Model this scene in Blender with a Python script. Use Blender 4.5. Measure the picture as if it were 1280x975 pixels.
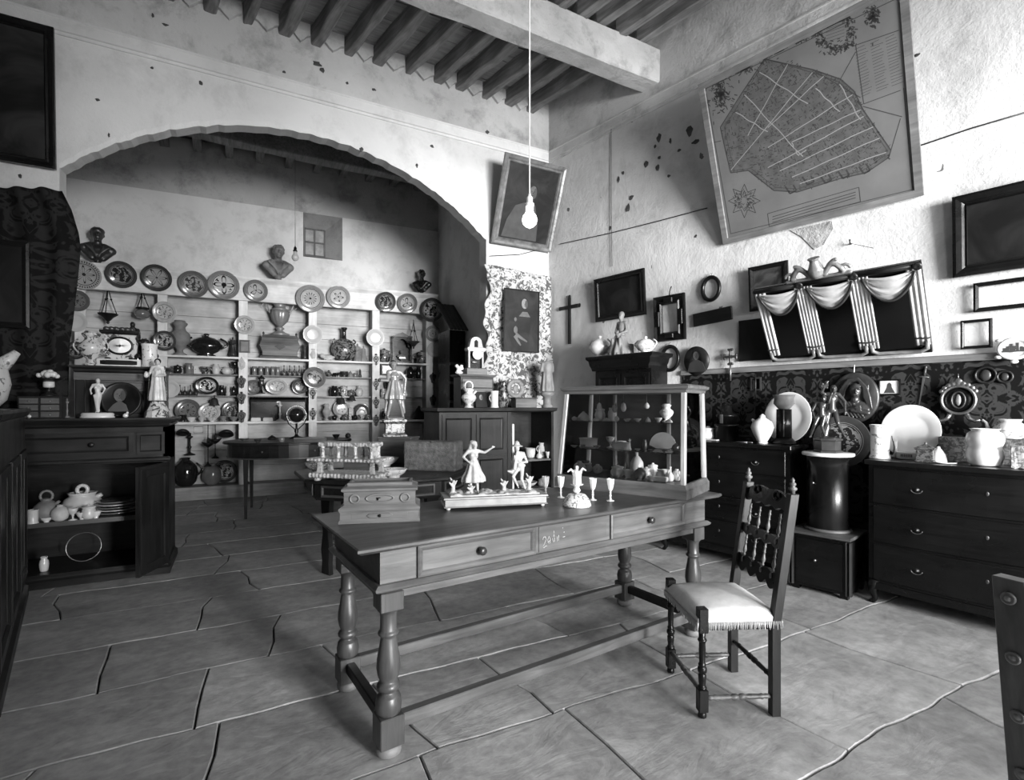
import bpy, bmesh, math, random
from math import sin, cos, pi, radians as R, sqrt, atan2
from mathutils import Vector, Matrix, Euler

# ------------------------------------------------------------------ scene, camera, light
for o in list(bpy.data.objects):
    bpy.data.objects.remove(o)
scene = bpy.context.scene
C = scene.collection
rnd = random.Random(7)

FPX, CAMH, CXP, HYP = 640.0, 1.38, 640.0, 507.0      # focal length (px), eye height, principal column, horizon row
YAW = R(28.27)
cam_data = bpy.data.cameras.new('camera')
cam_data.sensor_width = 36.0
cam_data.lens = FPX / 1280 * 36.0
cam_data.shift_y = (HYP - 487.5) / 1280
cam_data.clip_start = 0.05
cam = bpy.data.objects.new('camera', cam_data)
C.objects.link(cam)
cam.location = (0, 0, CAMH)
cam.rotation_euler = (R(90), 0, -YAW)
scene.camera = cam

world = bpy.data.worlds.new('world')
scene.world = world
world.use_nodes = True
world.node_tree.nodes['Background'].inputs[0].default_value = (.8, .8, .8, 1)
world.node_tree.nodes['Background'].inputs[1].default_value = .35

def area(name, loc, rot, sx, sy, power):
    l = bpy.data.lights.new(name, 'AREA')
    l.shape = 'RECTANGLE'
    l.size, l.size_y, l.energy = sx, sy, power
    o = bpy.data.objects.new(name, l)
    C.objects.link(o)
    o.location, o.rotation_euler = loc, rot
    return o
# daylight: the doorway and the window in the wall behind the camera
area('doorway_daylight', (1.8, -1.72, 1.6), (R(88), 0, R(-12)), .8, 2.4, 46)
area('window_daylight', (3.4, -1.72, 2.2), (R(80), 0, R(8)), 1.5, 2.3, 92)
area('added_alcove_fill', (2.7, -9.0, 2.0), (R(90), 0, R(6)), 4.4, 3.4, 4900)  # far lamp added outside so that enough light reaches the alcove

scene.view_settings.view_transform = 'Standard'
scene.view_settings.look = 'None'
scene.view_settings.gamma = 1.0
scene.view_settings.use_curve_mapping = False
scene.view_settings.exposure = 0.2

# ------------------------------------------------------------------ pixel -> place helpers (a pixel is only a direction)
_s, _c = sin(YAW), cos(YAW)
def ray(x, y):
    l, u = (x - CXP) / FPX, (HYP - y) / FPX
    return Vector((_s + l * _c, _c - l * _s, u))
EYE = Vector((0, 0, CAMH))
def onZ(x, y, z=0.0):
    r = ray(x, y); return EYE + r * ((z - CAMH) / r.z)
def onY(x, y, Y):
    r = ray(x, y); return EYE + r * (Y / r.y)
def onX(x, y, X):
    r = ray(x, y); return EYE + r * (X / r.x)
def depth(p):
    return p[0] * _s + p[1] * _c
def pxm(p):                                            # metres per photo pixel at point p
    return depth(p) / FPX
YA = 5.71                                              # arch wall
BA = R(12.25)                                          # the right wall meets it at an obtuse corner
BD = Vector((-sin(BA), cos(BA), 0)); UR = -BD; RN = Vector((cos(BA), sin(BA), 0)); RDIST = 4.75
RZR = -pi / 2 + BA                                     # turn of a thing hung on the right wall
def onR(x, y, off=0.0):                                # a point `off` in front of the right wall
    r = ray(x, y); return EYE + r * ((RDIST - off) / r.dot(RN))
W0 = onR(686, 300); W0.z = 0
def rp(a, off, z):                                     # along the right wall from the corner, off the wall, height
    return W0 + UR * a - RN * off + Vector((0, 0, z))
def rloc(p):
    return (Vector(p) - W0).dot(UR)
SA = R(-3.72)                                          # the shelving stands slightly askew to the arch wall
S0 = Vector((-.81, 8.79, 0)); SU = Vector((cos(SA), sin(SA), 0)); SN = Vector((-sin(SA), cos(SA), 0))
def onS(x, y, off=0.0):                                # a point on the plane `off` behind the shelving front
    r = ray(x, y); t = ((S0 - EYE).dot(SN) + off) / r.dot(SN)
    return EYE + r * t
def sloc(p):                                           # world point -> (along, behind, z) of the shelving
    d = Vector(p) - S0
    return d.dot(SU), d.dot(SN), p[2]

# ------------------------------------------------------------------ materials
MATS = {}
def _nt(name):
    m = bpy.data.materials.new(name); m.use_nodes = True
    nt = m.node_tree
    return m, nt, nt.nodes['Principled BSDF']
def g(v):
    return (v, v, v, 1)
def coords(nt, scale=(1, 1, 1), gen='Object'):
    tc = nt.nodes.new('ShaderNodeTexCoord'); mp = nt.nodes.new('ShaderNodeMapping')
    mp.inputs['Scale'].default_value = scale
    nt.links.new(tc.outputs[gen], mp.inputs[0])
    return mp.outputs[0]
def ramp(nt, fac, stops):
    n = nt.nodes.new('ShaderNodeValToRGB'); nt.links.new(fac, n.inputs[0])
    cr = n.color_ramp
    while len(cr.elements) < len(stops): cr.elements.new(.5)
    for e, (p, v) in zip(cr.elements, stops):
        e.position = p; e.color = g(v)
    return n.outputs[0]
def noise(nt, vec, scale, detail=4, rough=.55, dist=0):
    n = nt.nodes.new('ShaderNodeTexNoise'); nt.links.new(vec, n.inputs['Vector'])
    n.inputs['Scale'].default_value = scale; n.inputs['Detail'].default_value = detail
    n.inputs['Roughness'].default_value = rough; n.inputs['Distortion'].default_value = dist
    return n.outputs[0]
def mth(nt, op, a, b=None, c=None):
    n = nt.nodes.new('ShaderNodeMath'); n.operation = op
    for i, v in enumerate((a, b, c)):
        if v is None: continue
        if isinstance(v, (int, float)): n.inputs[i].default_value = v
        else: nt.links.new(v, n.inputs[i])
    return n.outputs[0]
def mix(nt, a, b, fac, mode='MIX'):
    n = nt.nodes.new('ShaderNodeMix'); n.data_type = 'RGBA'; n.blend_type = mode
    for s, v in ((0, fac), (6, a), (7, b)):
        if isinstance(v, (int, float)): n.inputs[s].default_value = v if s == 0 else g(v)
        else: nt.links.new(v, n.inputs[s])
    return n.outputs[2]
def bump(nt, bs, h, strength, dist=.01):
    n = nt.nodes.new('ShaderNodeBump'); n.inputs['Strength'].default_value = strength
    n.inputs['Distance'].default_value = dist
    nt.links.new(h, n.inputs['Height']); nt.links.new(n.outputs[0], bs.inputs['Normal'])
def mat(name, base, rough=.5, metal=0.0, var=.25, vscale=9, stretch=(1, 1, 1), bmp=.15, bscale=60, bdist=.004, spec=.5, coat=0.0):
    """plain surface: base grey with a soft mottling and a fine relief"""
    if name in MATS: return MATS[name]
    m, nt, bs = _nt(name)
    v = coords(nt, stretch)
    n1 = noise(nt, v, vscale, 5)
    nt.links.new(ramp(nt, n1, [(.25, base * (1 - var)), (.75, base * (1 + var))]), bs.inputs['Base Color'])
    bs.inputs['Roughness'].default_value = rough; bs.inputs['Metallic'].default_value = metal
    bs.inputs['Specular IOR Level'].default_value = spec; bs.inputs['Coat Weight'].default_value = coat
    if bmp: bump(nt, bs, noise(nt, v, bscale, 3), bmp, bdist)
    MATS[name] = m
    return m
def wood(name, lo, hi, rough=.45, axis='x', spec=.5, gs=1.0, coat=0.0):
    if name in MATS: return MATS[name]
    m, nt, bs = _nt(name)
    st = {'x': (1.2, 14, 14), 'y': (14, 1.2, 14), 'z': (14, 14, 1.2)}[axis]
    v = coords(nt, tuple(a * gs for a in st))
    n1 = noise(nt, v, 2.2, 6, .62, .6)
    v2 = coords(nt)
    n2 = noise(nt, v2, 3.0, 3)
    c1 = ramp(nt, n1, [(.3, lo), (.72, hi)])
    c2 = ramp(nt, n2, [(.3, .65), (.75, 1.25)])
    nt.links.new(mix(nt, c1, c2, 1.0, 'MULTIPLY'), bs.inputs['Base Color'])
    nt.links.new(ramp(nt, n2, [(.25, max(.05, rough - .13)), (.8, min(1, rough + .15))]), bs.inputs['Roughness'])
    bs.inputs['Specular IOR Level'].default_value = spec; bs.inputs['Coat Weight'].default_value = coat
    bump(nt, bs, n1, .25, .004)
    MATS[name] = m
    return m
def plaster(name, lo, hi, stain=.35, bs_=.35, spots=.0, scale=1.0):
    if name in MATS: return MATS[name]
    m, nt, bs = _nt(name)
    v = coords(nt)
    n1 = noise(nt, v, .8 * scale, 8, .62, .3)
    n2 = noise(nt, v, 2.6 * scale, 9, .72, .2)
    n3 = noise(nt, v, 42, 4, .6)
    c = ramp(nt, n1, [(.25, lo), (.6, hi)])
    st = ramp(nt, n2, [(.30, 1 - stain), (.50, 1.0)])
    c = mix(nt, c, st, 1.0, 'MULTIPLY')
    if spots:
        vo = nt.nodes.new('ShaderNodeTexVoronoi'); vo.inputs['Scale'].default_value = 2.6
        nv = mth(nt, 'MULTIPLY', noise(nt, v, 6, 3), .35)
        cmb = nt.nodes.new('ShaderNodeVectorMath'); cmb.operation = 'ADD'
        nt.links.new(v, cmb.inputs[0]); nt.links.new(nv, cmb.inputs[1])
        nt.links.new(cmb.outputs[0], vo.inputs['Vector'])
        n5 = noise(nt, v, 1.3, 2)
        thr = ramp(nt, n5, [(.5, .0), (.62, .075)])
        sp = mth(nt, 'LESS_THAN', vo.outputs['Distance'], thr)
        c = mix(nt, c, mix(nt, c, .06, 1 - .0), mth(nt, 'MULTIPLY', sp, spots))
    nt.links.new(c, bs.inputs['Base Color'])
    bs.inputs['Roughness'].default_value = .92; bs.inputs['Specular IOR Level'].default_value = .15
    h = mth(nt, 'ADD', mth(nt, 'MULTIPLY', n2, 1.6), mth(nt, 'MULTIPLY', n3, .25))
    bump(nt, bs, h, bs_, .02)
    MATS[name] = m
    return m

# ------------------------------------------------------------------ mesh builder
class MB:
    def __init__(s):
        s.v, s.f, s.sm, s.M = [], [], [], None
    def at(s, M): s.M = M; return s
    def add(s, vs, fs, smooth=False):
        b = len(s.v)
        if s.M is not None: vs = [s.M @ Vector(p) for p in vs]
        s.v += [tuple(p) for p in vs]
        s.f += [tuple(i + b for i in q) for q in fs]
        s.sm += [smooth] * len(fs)
        return s
    def box(s, x0, x1, y0, y1, z0, z1):
        v = [(x, y, z) for z in (z0, z1) for y in (y0, y1) for x in (x0, x1)]
        return s.add(v, [(0, 2, 3, 1), (4, 5, 7, 6), (0, 1, 5, 4), (2, 6, 7, 3), (0, 4, 6, 2), (1, 3, 7, 5)])
    def cb(s, cx, cy, cz, sx, sy, sz):
        return s.box(cx - sx / 2, cx + sx / 2, cy - sy / 2, cy + sy / 2, cz - sz / 2, cz + sz / 2)
    def frus(s, z0, a0, b0, z1, a1, b1, cx=0, cy=0):      # box with different half sizes at bottom and top
        v = [(cx + i * a, cy + j * b, z) for z, a, b in ((z0, a0, b0), (z1, a1, b1)) for j in (-1, 1) for i in (-1, 1)]
        return s.add(v, [(0, 2, 3, 1), (4, 5, 7, 6), (0, 1, 5, 4), (2, 6, 7, 3), (0, 4, 6, 2), (1, 3, 7, 5)])
    def stack(s, prof, cx=0, cy=0):                        # moulded rectangular profile [(z, half x, half y)]
        v, f = [], []
        for z, a, b in prof:
            v += [(cx - a, cy - b, z), (cx + a, cy - b, z), (cx + a, cy + b, z), (cx - a, cy + b, z)]
        n = len(prof)
        for k in range(n - 1):
            for i in range(4):
                j = (i + 1) % 4
                f.append((4 * k + i, 4 * k + j, 4 * k + 4 + j, 4 * k + 4 + i))
        f += [(3, 2, 1, 0), tuple(4 * (n - 1) + i for i in range(4))]
        return s.add(v, f)
    def lathe(s, prof, n=20, c=(0, 0, 0), sy=1.0, smooth=True, front=False, flute=0, fl=0.0):
        v, f = [], []
        for r, z in prof:
            for k in range(n):
                a = 2 * pi * k / n
                q = r * (1 + fl * cos(flute * a)) if flute else r
                p = (q * cos(a), q * sin(a) * sy, z)
                if front: p = (p[0], -z, p[1])
                v.append((p[0] + c[0], p[1] + c[1], p[2] + c[2]))
        m = len(prof)
        for i in range(m - 1):
            for k in range(n):
                a, b = i * n + k, i * n + (k + 1) % n
                f.append((a, b, b + n, a + n))
        if prof[0][0] > 1e-6: f.append(tuple(range(n - 1, -1, -1)))
        if prof[-1][0] > 1e-6: f.append(tuple((m - 1) * n + k for k in range(n)))
        return s.add(v, f, smooth)
    def tube(s, pts, r, n=6, closed=False, smooth=True, flat=1.0):
        pts = [Vector(p) for p in pts]
        m = len(pts)
        rr = r if isinstance(r, (list, tuple)) else [r] * m
        v, f = [], []
        up = None
        for i, p in enumerate(pts):
            a = pts[(i - 1) % m] if (closed or i > 0) else pts[i]
            b = pts[(i + 1) % m] if (closed or i < m - 1) else pts[i]
            t = (b - a)
            if t.length < 1e-9: t = Vector((0, 0, 1))
            t.normalize()
            if up is None:
                up = Vector((0, 0, 1)) if abs(t.z) < .9 else Vector((1, 0, 0))
            up = (up - t * up.dot(t))
            if up.length < 1e-6: up = t.orthogonal()
            up.normalize()
            w = t.cross(up)
            for k in range(n):
                an = 2 * pi * k / n
                v.append(p + up * (rr[i] * cos(an)) + w * (rr[i] * flat * sin(an)))
        q = m if closed else m - 1
        for i in range(q):
            for k in range(n):
                a, b = i * n + k, i * n + (k + 1) % n
                j = ((i + 1) % m) * n
                f.append((a, b, j + (k + 1) % n, j + k))
        if not closed:
            f.append(tuple(range(n - 1, -1, -1))); f.append(tuple((m - 1) * n + k for k in range(n)))
        return s.add(v, f, smooth)
    def ball(s, c, r, n=12, smooth=True):
        if not isinstance(r, (list, tuple)): r = (r, r, r)
        m = max(5, n // 2 + 1)
        v, f = [], []
        for i in range(m + 1):
            t = pi * i / m
            for k in range(n):
                a = 2 * pi * k / n
                v.append((c[0] + r[0] * sin(t) * cos(a), c[1] + r[1] * sin(t) * sin(a), c[2] - r[2] * cos(t)))
        for i in range(m):
            for k in range(n):
                a, b = i * n + k, i * n + (k + 1) % n
                f.append((a, b, b + n, a + n))
        return s.add(v, f, smooth)
    def cap(s, p0, p1, r0, r1=None, n=10):                 # tapered capsule
        if r1 is None: r1 = r0
        p0, p1 = Vector(p0), Vector(p1); d = p1 - p0; L = d.length or 1e-6; t = d / L
        pts, rr = [], []
        for k in range(4):
            a = pi / 2 * k / 3; pts.append(p0 - t * (r0 * cos(a))); rr.append(max(r0 * sin(a), 1e-4))
        for k in range(4):
            a = pi / 2 * k / 3; pts.append(p1 + t * (r1 * sin(a))); rr.append(max(r1 * cos(a), 1e-4))
        return s.tube(pts, rr, n)
    def prism(s, poly, a0, a1, plane='xz', smooth=False):
        """extrude a polygon; 'xz' extrudes along y (a0 front .. a1 back), 'xy' along z, 'yz' along x"""
        def P(u, w, a):
            return (u, a, w) if plane == 'xz' else ((u, w, a) if plane == 'xy' else (a, u, w))
        n = len(poly)
        v = [P(u, w, a0) for u, w in poly] + [P(u, w, a1) for u, w in poly]
        f = [(i, (i + 1) % n, n + (i + 1) % n, n + i) for i in range(n)]
        f += [tuple(range(n - 1, -1, -1)), tuple(range(n, 2 * n))]
        return s.add(v, f, smooth)
    def frame(s, w, h, prof, cz=0.0):
        """mitred rectangular frame in the xz plane, front is -y; prof = [(inset from the outer edge, y)]"""
        v, f = [], []
        for d, y in prof:
            a, b = w / 2 - d, h / 2 - d
            v += [(-a, y, cz - b), (a, y, cz - b), (a, y, cz + b), (-a, y, cz + b)]
        n = len(prof)
        for k in range(n):
            kk = (k + 1) % n
            for i in range(4):
                j = (i + 1) % 4
                f.append((4 * k + i, 4 * k + j, 4 * kk + j, 4 * kk + i))
        return s.add(v, f)
    def oval(s, a, b, prof, n=32, cz=0.0):
        v, f = [], []
        for d, y in prof:
            for k in range(n):
                t = 2 * pi * k / n
                v.append(((a - d) * cos(t), y, cz + (b - d) * sin(t)))
        m = len(prof)
        for i in range(m):
            ii = (i + 1) % m
            for k in range(n):
                kk = (k + 1) % n
                f.append((i * n + k, i * n + kk, ii * n + kk, ii * n + k))
        return s.add(v, f, True)
    def sheet(s, nx, nz, fn, thick=0.0, smooth=True):
        """a grid surface fn(u, v) -> point, with optional thickness towards +y"""
        v, f = [], []
        layers = (0, thick) if thick else (0,)
        for th in layers:
            for j in range(nz + 1):
                for i in range(nx + 1):
                    p = Vector(fn(i / nx, j / nz)); v.append((p.x, p.y + th, p.z))
        W = nx + 1; Nn = W * (nz + 1)
        for L in range(len(layers)):
            for j in range(nz):
                for i in range(nx):
                    a = L * Nn + j * W + i
                    q = (a, a + 1, a + W + 1, a + W)
                    f.append(q if L == 0 else q[::-1])
        if thick:
            rim = [i for i in range(W)] + [j * W + nx for j in range(1, nz + 1)] + [nz * W + i for i in range(nx - 1, -1, -1)] + [j * W for j in range(nz - 1, 0, -1)]
            for i in range(len(rim)):
                a, b = rim[i], rim[(i + 1) % len(rim)]
                f.append((b, a, a + Nn, b + Nn))
        return s.add(v, f, smooth)
    def mesh(s, name, bevel=0.0, seg=1):
        me = bpy.data.meshes.new(name)
        me.from_pydata(s.v, [], s.f)
        me.polygons.foreach_set('use_smooth', s.sm)
        bm = bmesh.new(); bm.from_mesh(me)
        bmesh.ops.recalc_face_normals(bm, faces=bm.faces)
        if bevel:
            ed = [e for e in bm.edges if len(e.link_faces) == 2 and e.calc_face_angle(0) > R(35)]
            bmesh.ops.bevel(bm, geom=ed, offset=bevel, segments=seg, affect='EDGES', profile=.6, clamp_overlap=True)
        bm.to_mesh(me); bm.free()
        me.update()
        return me

def obj(name, mb, m, parent=None, bevel=0.0, loc=None, rot=None, label=None):
    me = mb.mesh(name, bevel) if isinstance(mb, MB) else mb
    if m is not None and not me.materials: me.materials.append(m)
    o = bpy.data.objects.new(name, me)
    C.objects.link(o)
    if parent: o.parent = parent
    if loc is not None: o.location = loc
    if rot is not None: o.rotation_euler = rot
    if label: o['label'] = label
    return o
def tag(o, label, cat, group=None):
    o['label'] = label; o['category'] = cat
    if group: o['group'] = group
    return o
def thing(name, label, cat, loc=(0, 0, 0), rz=0.0, rx=0.0, group=None, ry=0.0):
    o = bpy.data.objects.new(name, None)
    o.empty_display_size = .1
    C.objects.link(o)
    o.location = loc; o.rotation_euler = (rx, ry, rz)
    return tag(o, label, cat, group)
def one(name, label, cat, mb, m, loc=(0, 0, 0), rz=0.0, rx=0.0, group=None, bevel=0.0, ry=0.0):
    o = obj(name, mb, m, None, bevel, loc, (rx, ry, rz))
    return tag(o, label, cat, group)
def struct(name, mb, m, parent=None, bevel=0.0):
    o = obj(name, mb, m, parent, bevel)
    o['kind'] = 'structure'
    return o
def copy_tree(o, parent=None):
    c = o.copy(); C.objects.link(c); c.parent = parent
    for ch in [x for x in bpy.data.objects if x.parent == o]: copy_tree(ch, c)
    return c
def copies(src, loc, label=None, rz=None, scale=None):
    c = copy_tree(src)
    c.location = loc
    if rz is not None: c.rotation_euler.z = rz
    if scale: c.scale = (scale,) * 3
    if label: c['label'] = label
    return c
def Mx(loc=(0, 0, 0), rx=0, ry=0, rz=0, s=1):
    return Matrix.Translation(loc) @ Euler((rx, ry, rz)).to_matrix().to_4x4() @ Matrix.Scale(s, 4)

def remesh(name, mb, voxel, smooth=3):
    """fuse overlapping volumes into one continuous skin"""
    me = mb.mesh(name)
    o = bpy.data.objects.new(name, me); C.objects.link(o)
    r = o.modifiers.new('r', 'REMESH'); r.mode = 'VOXEL'; r.voxel_size = voxel; r.use_smooth_shade = True
    if smooth:
        s_ = o.modifiers.new('s', 'SMOOTH'); s_.factor = .5; s_.iterations = smooth
    dg = bpy.context.evaluated_depsgraph_get()
    out = bpy.data.meshes.new_from_object(o.evaluated_get(dg))
    out.name = name
    bpy.data.objects.remove(o); bpy.data.meshes.remove(me)
    out.polygons.foreach_set('use_smooth', [True] * len(out.polygons))
    return out

# ------------------------------------------------------------------ shared materials
M_WALL = plaster('wall_plaster', .52, .66, .2, .4, spots=.0)
M_WALLR = plaster('wall_plaster_worn', .46, .59, .26, .5, spots=.85)
M_UPPER = plaster('wall_plaster_rough', .36, .56, .45, .8)
M_ALC = plaster('alcove_plaster', .56, .70, .25, .4)
M_ALCU = plaster('alcove_plaster_rough', .36, .5, .45, .9)
M_BEAM = plaster('limewashed_beam', .34, .62, .45, .8, scale=1.5)
M_DARK = wood('dark_walnut', 0.007, 0.022, .38, 'x', .3)
M_DARKZ = wood('dark_walnut_upright', 0.007, 0.022, .38, 'z', .3)
M_BLACK = wood('ebonised_wood', 0.003, 0.008, .3, 'x', .3)
M_BLACKZ = wood('ebonised_wood_upright', 0.003, 0.008, .3, 'z', .3)
M_MID = wood('worn_walnut', .05, .13, .45)
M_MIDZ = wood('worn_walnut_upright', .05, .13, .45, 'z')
M_TABLE = wood('table_walnut', .055, .125, .42)
M_TABLEZ = wood('table_walnut_upright', .03, .085, .38, 'z')
M_JOIST = wood('old_joist_wood', .13, .32, .8, 'y')
M_PLANK = wood('ceiling_plank_wood', .22, .42, .85, 'x')
M_WHITEWOOD = wood('white_painted_wood', .6, .78, .6)
M_WHITEWOODZ = wood('white_painted_upright', .6, .78, .6, 'z')
M_GILT = mat('old_gilding', .26, .36, .3, .2, 14, bmp=.35, bscale=40)
M_GILTD = mat('dulled_gilding', .18, .42, .3, .5, 14, bmp=.35, bscale=40)
M_BRONZE = mat('dark_bronze', .04, .34, .3, .5, 12, bmp=.2)
M_IRON = mat('black_iron', .012, .45, .4, .3)
M_BRASS = mat('brass', .35, .3, .9, .3)
M_CHINA = mat('white_china', .60, .16, 0, .05, 6, bmp=0, coat=.3)
M_CREAM = mat('cream_earthenware', .50, .3, 0, .2, 10, bmp=.1)
M_TERRA = mat('terracotta', .16, .6, 0, .35, 10, bmp=.3)
M_STONE = mat('pale_stone', .42, .7, 0, .3, 14, bmp=.4)
M_DGLAZE = mat('dark_glaze', .012, .1, 0, .4, 8, bmp=0, coat=.4)
M_GGLAZE = mat('grey_glaze', .16, .15, 0, .3, 8, bmp=0, coat=.4)
M_PEWTER = mat('pewter', .3, .35, .9, .3)
M_PAPER = mat('print_paper', .5, .85, 0, .15, 3, bmp=.1)
M_INK = mat('printing_ink', .03, .8, 0, .2, bmp=0)
# ------------------------------------------------------------------ floor of big flagstones
def flag_material(k):
    m, nt, bs = _nt('flagstone_%d' % k)
    v = coords(nt)
    tc = nt.nodes['Texture Coordinate'] if 'Texture Coordinate' in nt.nodes else None
    n1 = noise(nt, v, 1.7, 7, .62, .8)
    n2 = noise(nt, v, 14, 5, .65)
    v3 = coords(nt, (1.0, 2.4, 1))
    n3 = noise(nt, v3, 2.6, 8, .66, .8)
    base = (.40, .47, .36)[k]
    c = ramp(nt, n1, [(.25, base * .72), (.7, base * 1.16)])
    c = mix(nt, c, ramp(nt, n2, [(.3, .75), (.6, 1.08)]), 1, 'MULTIPLY')
    c = mix(nt, c, ramp(nt, n3, [(.32, .72), (.6, 1.06)]), 1, 'MULTIPLY')
    nt.links.new(c, bs.inputs['Base Color'])
    nt.links.new(ramp(nt, n1, [(.3, .42), (.7, .68)]), bs.inputs['Roughness'])
    bs.inputs['Specular IOR Level'].default_value = .35
    h = mth(nt, 'ADD', mth(nt, 'MULTIPLY', n3, 1.2), mth(nt, 'MULTIPLY', n2, .35))
    bump(nt, bs, h, .36, .012)
    return m
M_FLAGS = [flag_material(k) for k in range(3)]
M_MORTAR = mat('dark_joint_earth', .035, .95, 0, .5, 20, bmp=.6)
floor = struct('floor', MB().box(-3.0, 5.6, -1.9, 9.7, -.16, -.022), M_MORTAR)

ROWS = [-1.7, -1.05, -.45, .1, .62, 1.16, 1.93, 2.56, 3.12, 3.72, 4.3, 4.85, 5.4, 5.95, 6.5, 7.05, 7.65, 8.25, 8.85, 9.3]
KNOWN = {5: [-.3, .6, 1.33, 2.12, 3.1, 4.0], 6: [-.75, -.1, .65, 1.22, 2.1, 3.1], 7: [-1.1, -.15, .5, 1.7, 2.8], 8: [-.62, .2, 1.2, 2.2, 3.2],
         4: [-.4, .7, 1.82, 2.9, 3.9], 9: [-1.2, -.2, .9, 1.9, 2.9]}
def XLEFT(y): return (-.85 - .217 * y) if y < YA + .3 else -2.6
def XRIGHT(y): return ((RDIST - RN.y * y) / RN.x + .05) if y < YA + .3 else 3.6
fr = random.Random(11)
wob = [[(fr.uniform(.008, .024), fr.uniform(1.0, 2.4), fr.uniform(0, 6)), (fr.uniform(.004, .010), fr.uniform(6, 9), fr.uniform(0, 6)), (fr.uniform(.003, .006), fr.uniform(17, 26), fr.uniform(0, 6))] for _ in ROWS]
def rowy(i, x):
    return ROWS[i] + sum(a * sin(f * x + p) for a, f, p in wob[i])
def flagstone(poly, h, k, n):
    ins = .005
    cx = sum(p[0] for p in poly) / len(poly); cy = sum(p[1] for p in poly) / len(poly)
    def sh(p, d):
        q = Vector((cx - p[0], cy - p[1])); L = q.length
        q = q / L * min(d, L * .3)
        return (p[0] - cx + q.x, p[1] - cy + q.y)
    m = len(poly)
    a = [sh(p, .001) for p in poly]; b = [sh(p, .001 + ins) for p in poly]
    v = [(x, y, -.05) for x, y in a] + [(x, y, h - .004) for x, y in a] + [(x, y, h) for x, y in b]
    f = []
    for i in range(m):
        j = (i + 1) % m
        f += [(i, j, m + j, m + i), (m + i, m + j, 2 * m + j, 2 * m + i)]
    f.append(tuple(range(2 * m, 3 * m)))
    mb = MB().add(v, f)
    o = obj('flagstone', mb, M_FLAGS[k], floor, loc=(cx, cy, 0))
    return o
for i in range(len(ROWS) - 1):
    XA, XB = XLEFT((ROWS[i] + ROWS[i + 1]) / 2) - .1, XRIGHT((ROWS[i] + ROWS[i + 1]) / 2) + .08
    if i in KNOWN: js = [XA] + [x for x in KNOWN[i] if XA + .3 < x < XB] + [XB]
    else:
        js = [XA]; x = XA + fr.uniform(.4, 1.1)
        while x < XB - .4:
            js.append(x); x += fr.uniform(.75, 1.5)
        js.append(XB)
    sl = [fr.uniform(-.16, .12) for _ in js]; sl[0] = sl[-1] = 0
    jp = [(fr.uniform(.005, .02), fr.uniform(0, 6)) for _ in js]
    for k in range(len(js) - 1):
        gp = .0035
        poly = []
        nx = 16
        def jx(q, t): return js[q] + sl[q] * (t - .5) + jp[q][0] * sin(7 * t + jp[q][1])
        for a in range(nx + 1):
            x = jx(k, 0) + (jx(k + 1, 0) - jx(k, 0)) * a / nx
            poly.append((x + (gp if a == 0 else -gp if a == nx else 0), rowy(i, x) + gp))
        for t in (.33, .66): poly.append((jx(k + 1, t) - gp, ROWS[i] + (ROWS[i + 1] - ROWS[i]) * t))
        for a in range(nx, -1, -1):
            x = jx(k, 1) + (jx(k + 1, 1) - jx(k, 1)) * a / nx
            poly.append((x + (gp if a == 0 else -gp if a == nx else 0), rowy(i + 1, x) - gp))
        for t in (.66, .33): poly.append((jx(k, t) + gp, ROWS[i] + (ROWS[i + 1] - ROWS[i]) * t))
        flagstone(poly, fr.uniform(-.005, -.001), fr.choice((0, 0, 1, 2)), k)

# ------------------------------------------------------------------ walls
ZM0, ZM1, ZC = 4.56, 4.72, 5.34                         # moulding bottom / top, ceiling boards
AX0, AX1, ASP, ARISE = -1.34, 2.71, 3.42, .80           # the arch opening
def archz(x):
    w = (AX1 - AX0) / 2; rr = (w * w + ARISE * ARISE) / (2 * ARISE)
    cz = ASP + ARISE - rr
    d = x - (AX0 + AX1) / 2
    return cz + sqrt(max(rr * rr - d * d, 0))
def arch_wall():
    mb = MB(); y0, y1 = YA, YA + .2
    mb.box(-2.6, AX0, y0, y1, -.1, ZM0); mb.box(AX1, W0.x + .6, y0, y1, -.1, ZM0)
    n = 110
    xs = [AX0 + (AX1 - AX0) * (1 - cos(pi * k / n)) / 2 for k in range(n + 1)]
    v, f = [], []
    for x in xs:
        z = archz(x) + .006 * sin(x * 31) + .004 * sin(x * 77)
        v += [(x, y0 + .012, z), (x, y1, z + .02), (x, y1, ZM0), (x, y0, ZM0), (x, y0, z + .045)]
    for k in range(n):
        a, b = 5 * k, 5 * k + 5
        f += [(a, b, b + 1, a + 1), (a + 1, b + 1, b + 2, a + 2), (a + 3, b + 3, b + 4, a + 4), (a + 4, b + 4, b, a), (a + 2, b + 2, b + 3, a + 3)]
    mb.add(v, f)
    return mb
wall_arch = struct('wall_arch', arch_wall(), M_WALL)
obj('upper_wall', MB().box(-2.6, W0.x + .6, YA + .004, YA + .38, ZM1, ZC + .25), M_UPPER, wall_arch)
def slab(p0, p1, th, z0, z1):                           # upright slab from p0 to p1, thickness to the right of travel
    d = (p1 - p0).normalized(); n = Vector((d.y, -d.x, 0)) * th
    v = [Vector((p.x, p.y, z)) for z in (z0, z1) for p in (p0, p1, p1 + n, p0 + n)]
    return MB().add(v, [(0, 1, 2, 3), (4, 7, 6, 5), (0, 4, 5, 1), (1, 5, 6, 2), (2, 6, 7, 3), (3, 7, 4, 0)])
YF = -1.6                                               # wall behind the camera
RL = (YA - YF) / cos(BA)
rA, rB = rp(0, 0, 0), rp(RL, 0, 0)
wall_right = struct('wall_right', slab(rA, rB, -.3, -.1, ZM0), M_WALLR)
obj('upper_wall', slab(rA + RN * .004, rB + RN * .004, -.3, ZM1, ZC + .25), M_UPPER, wall_right)
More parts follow.
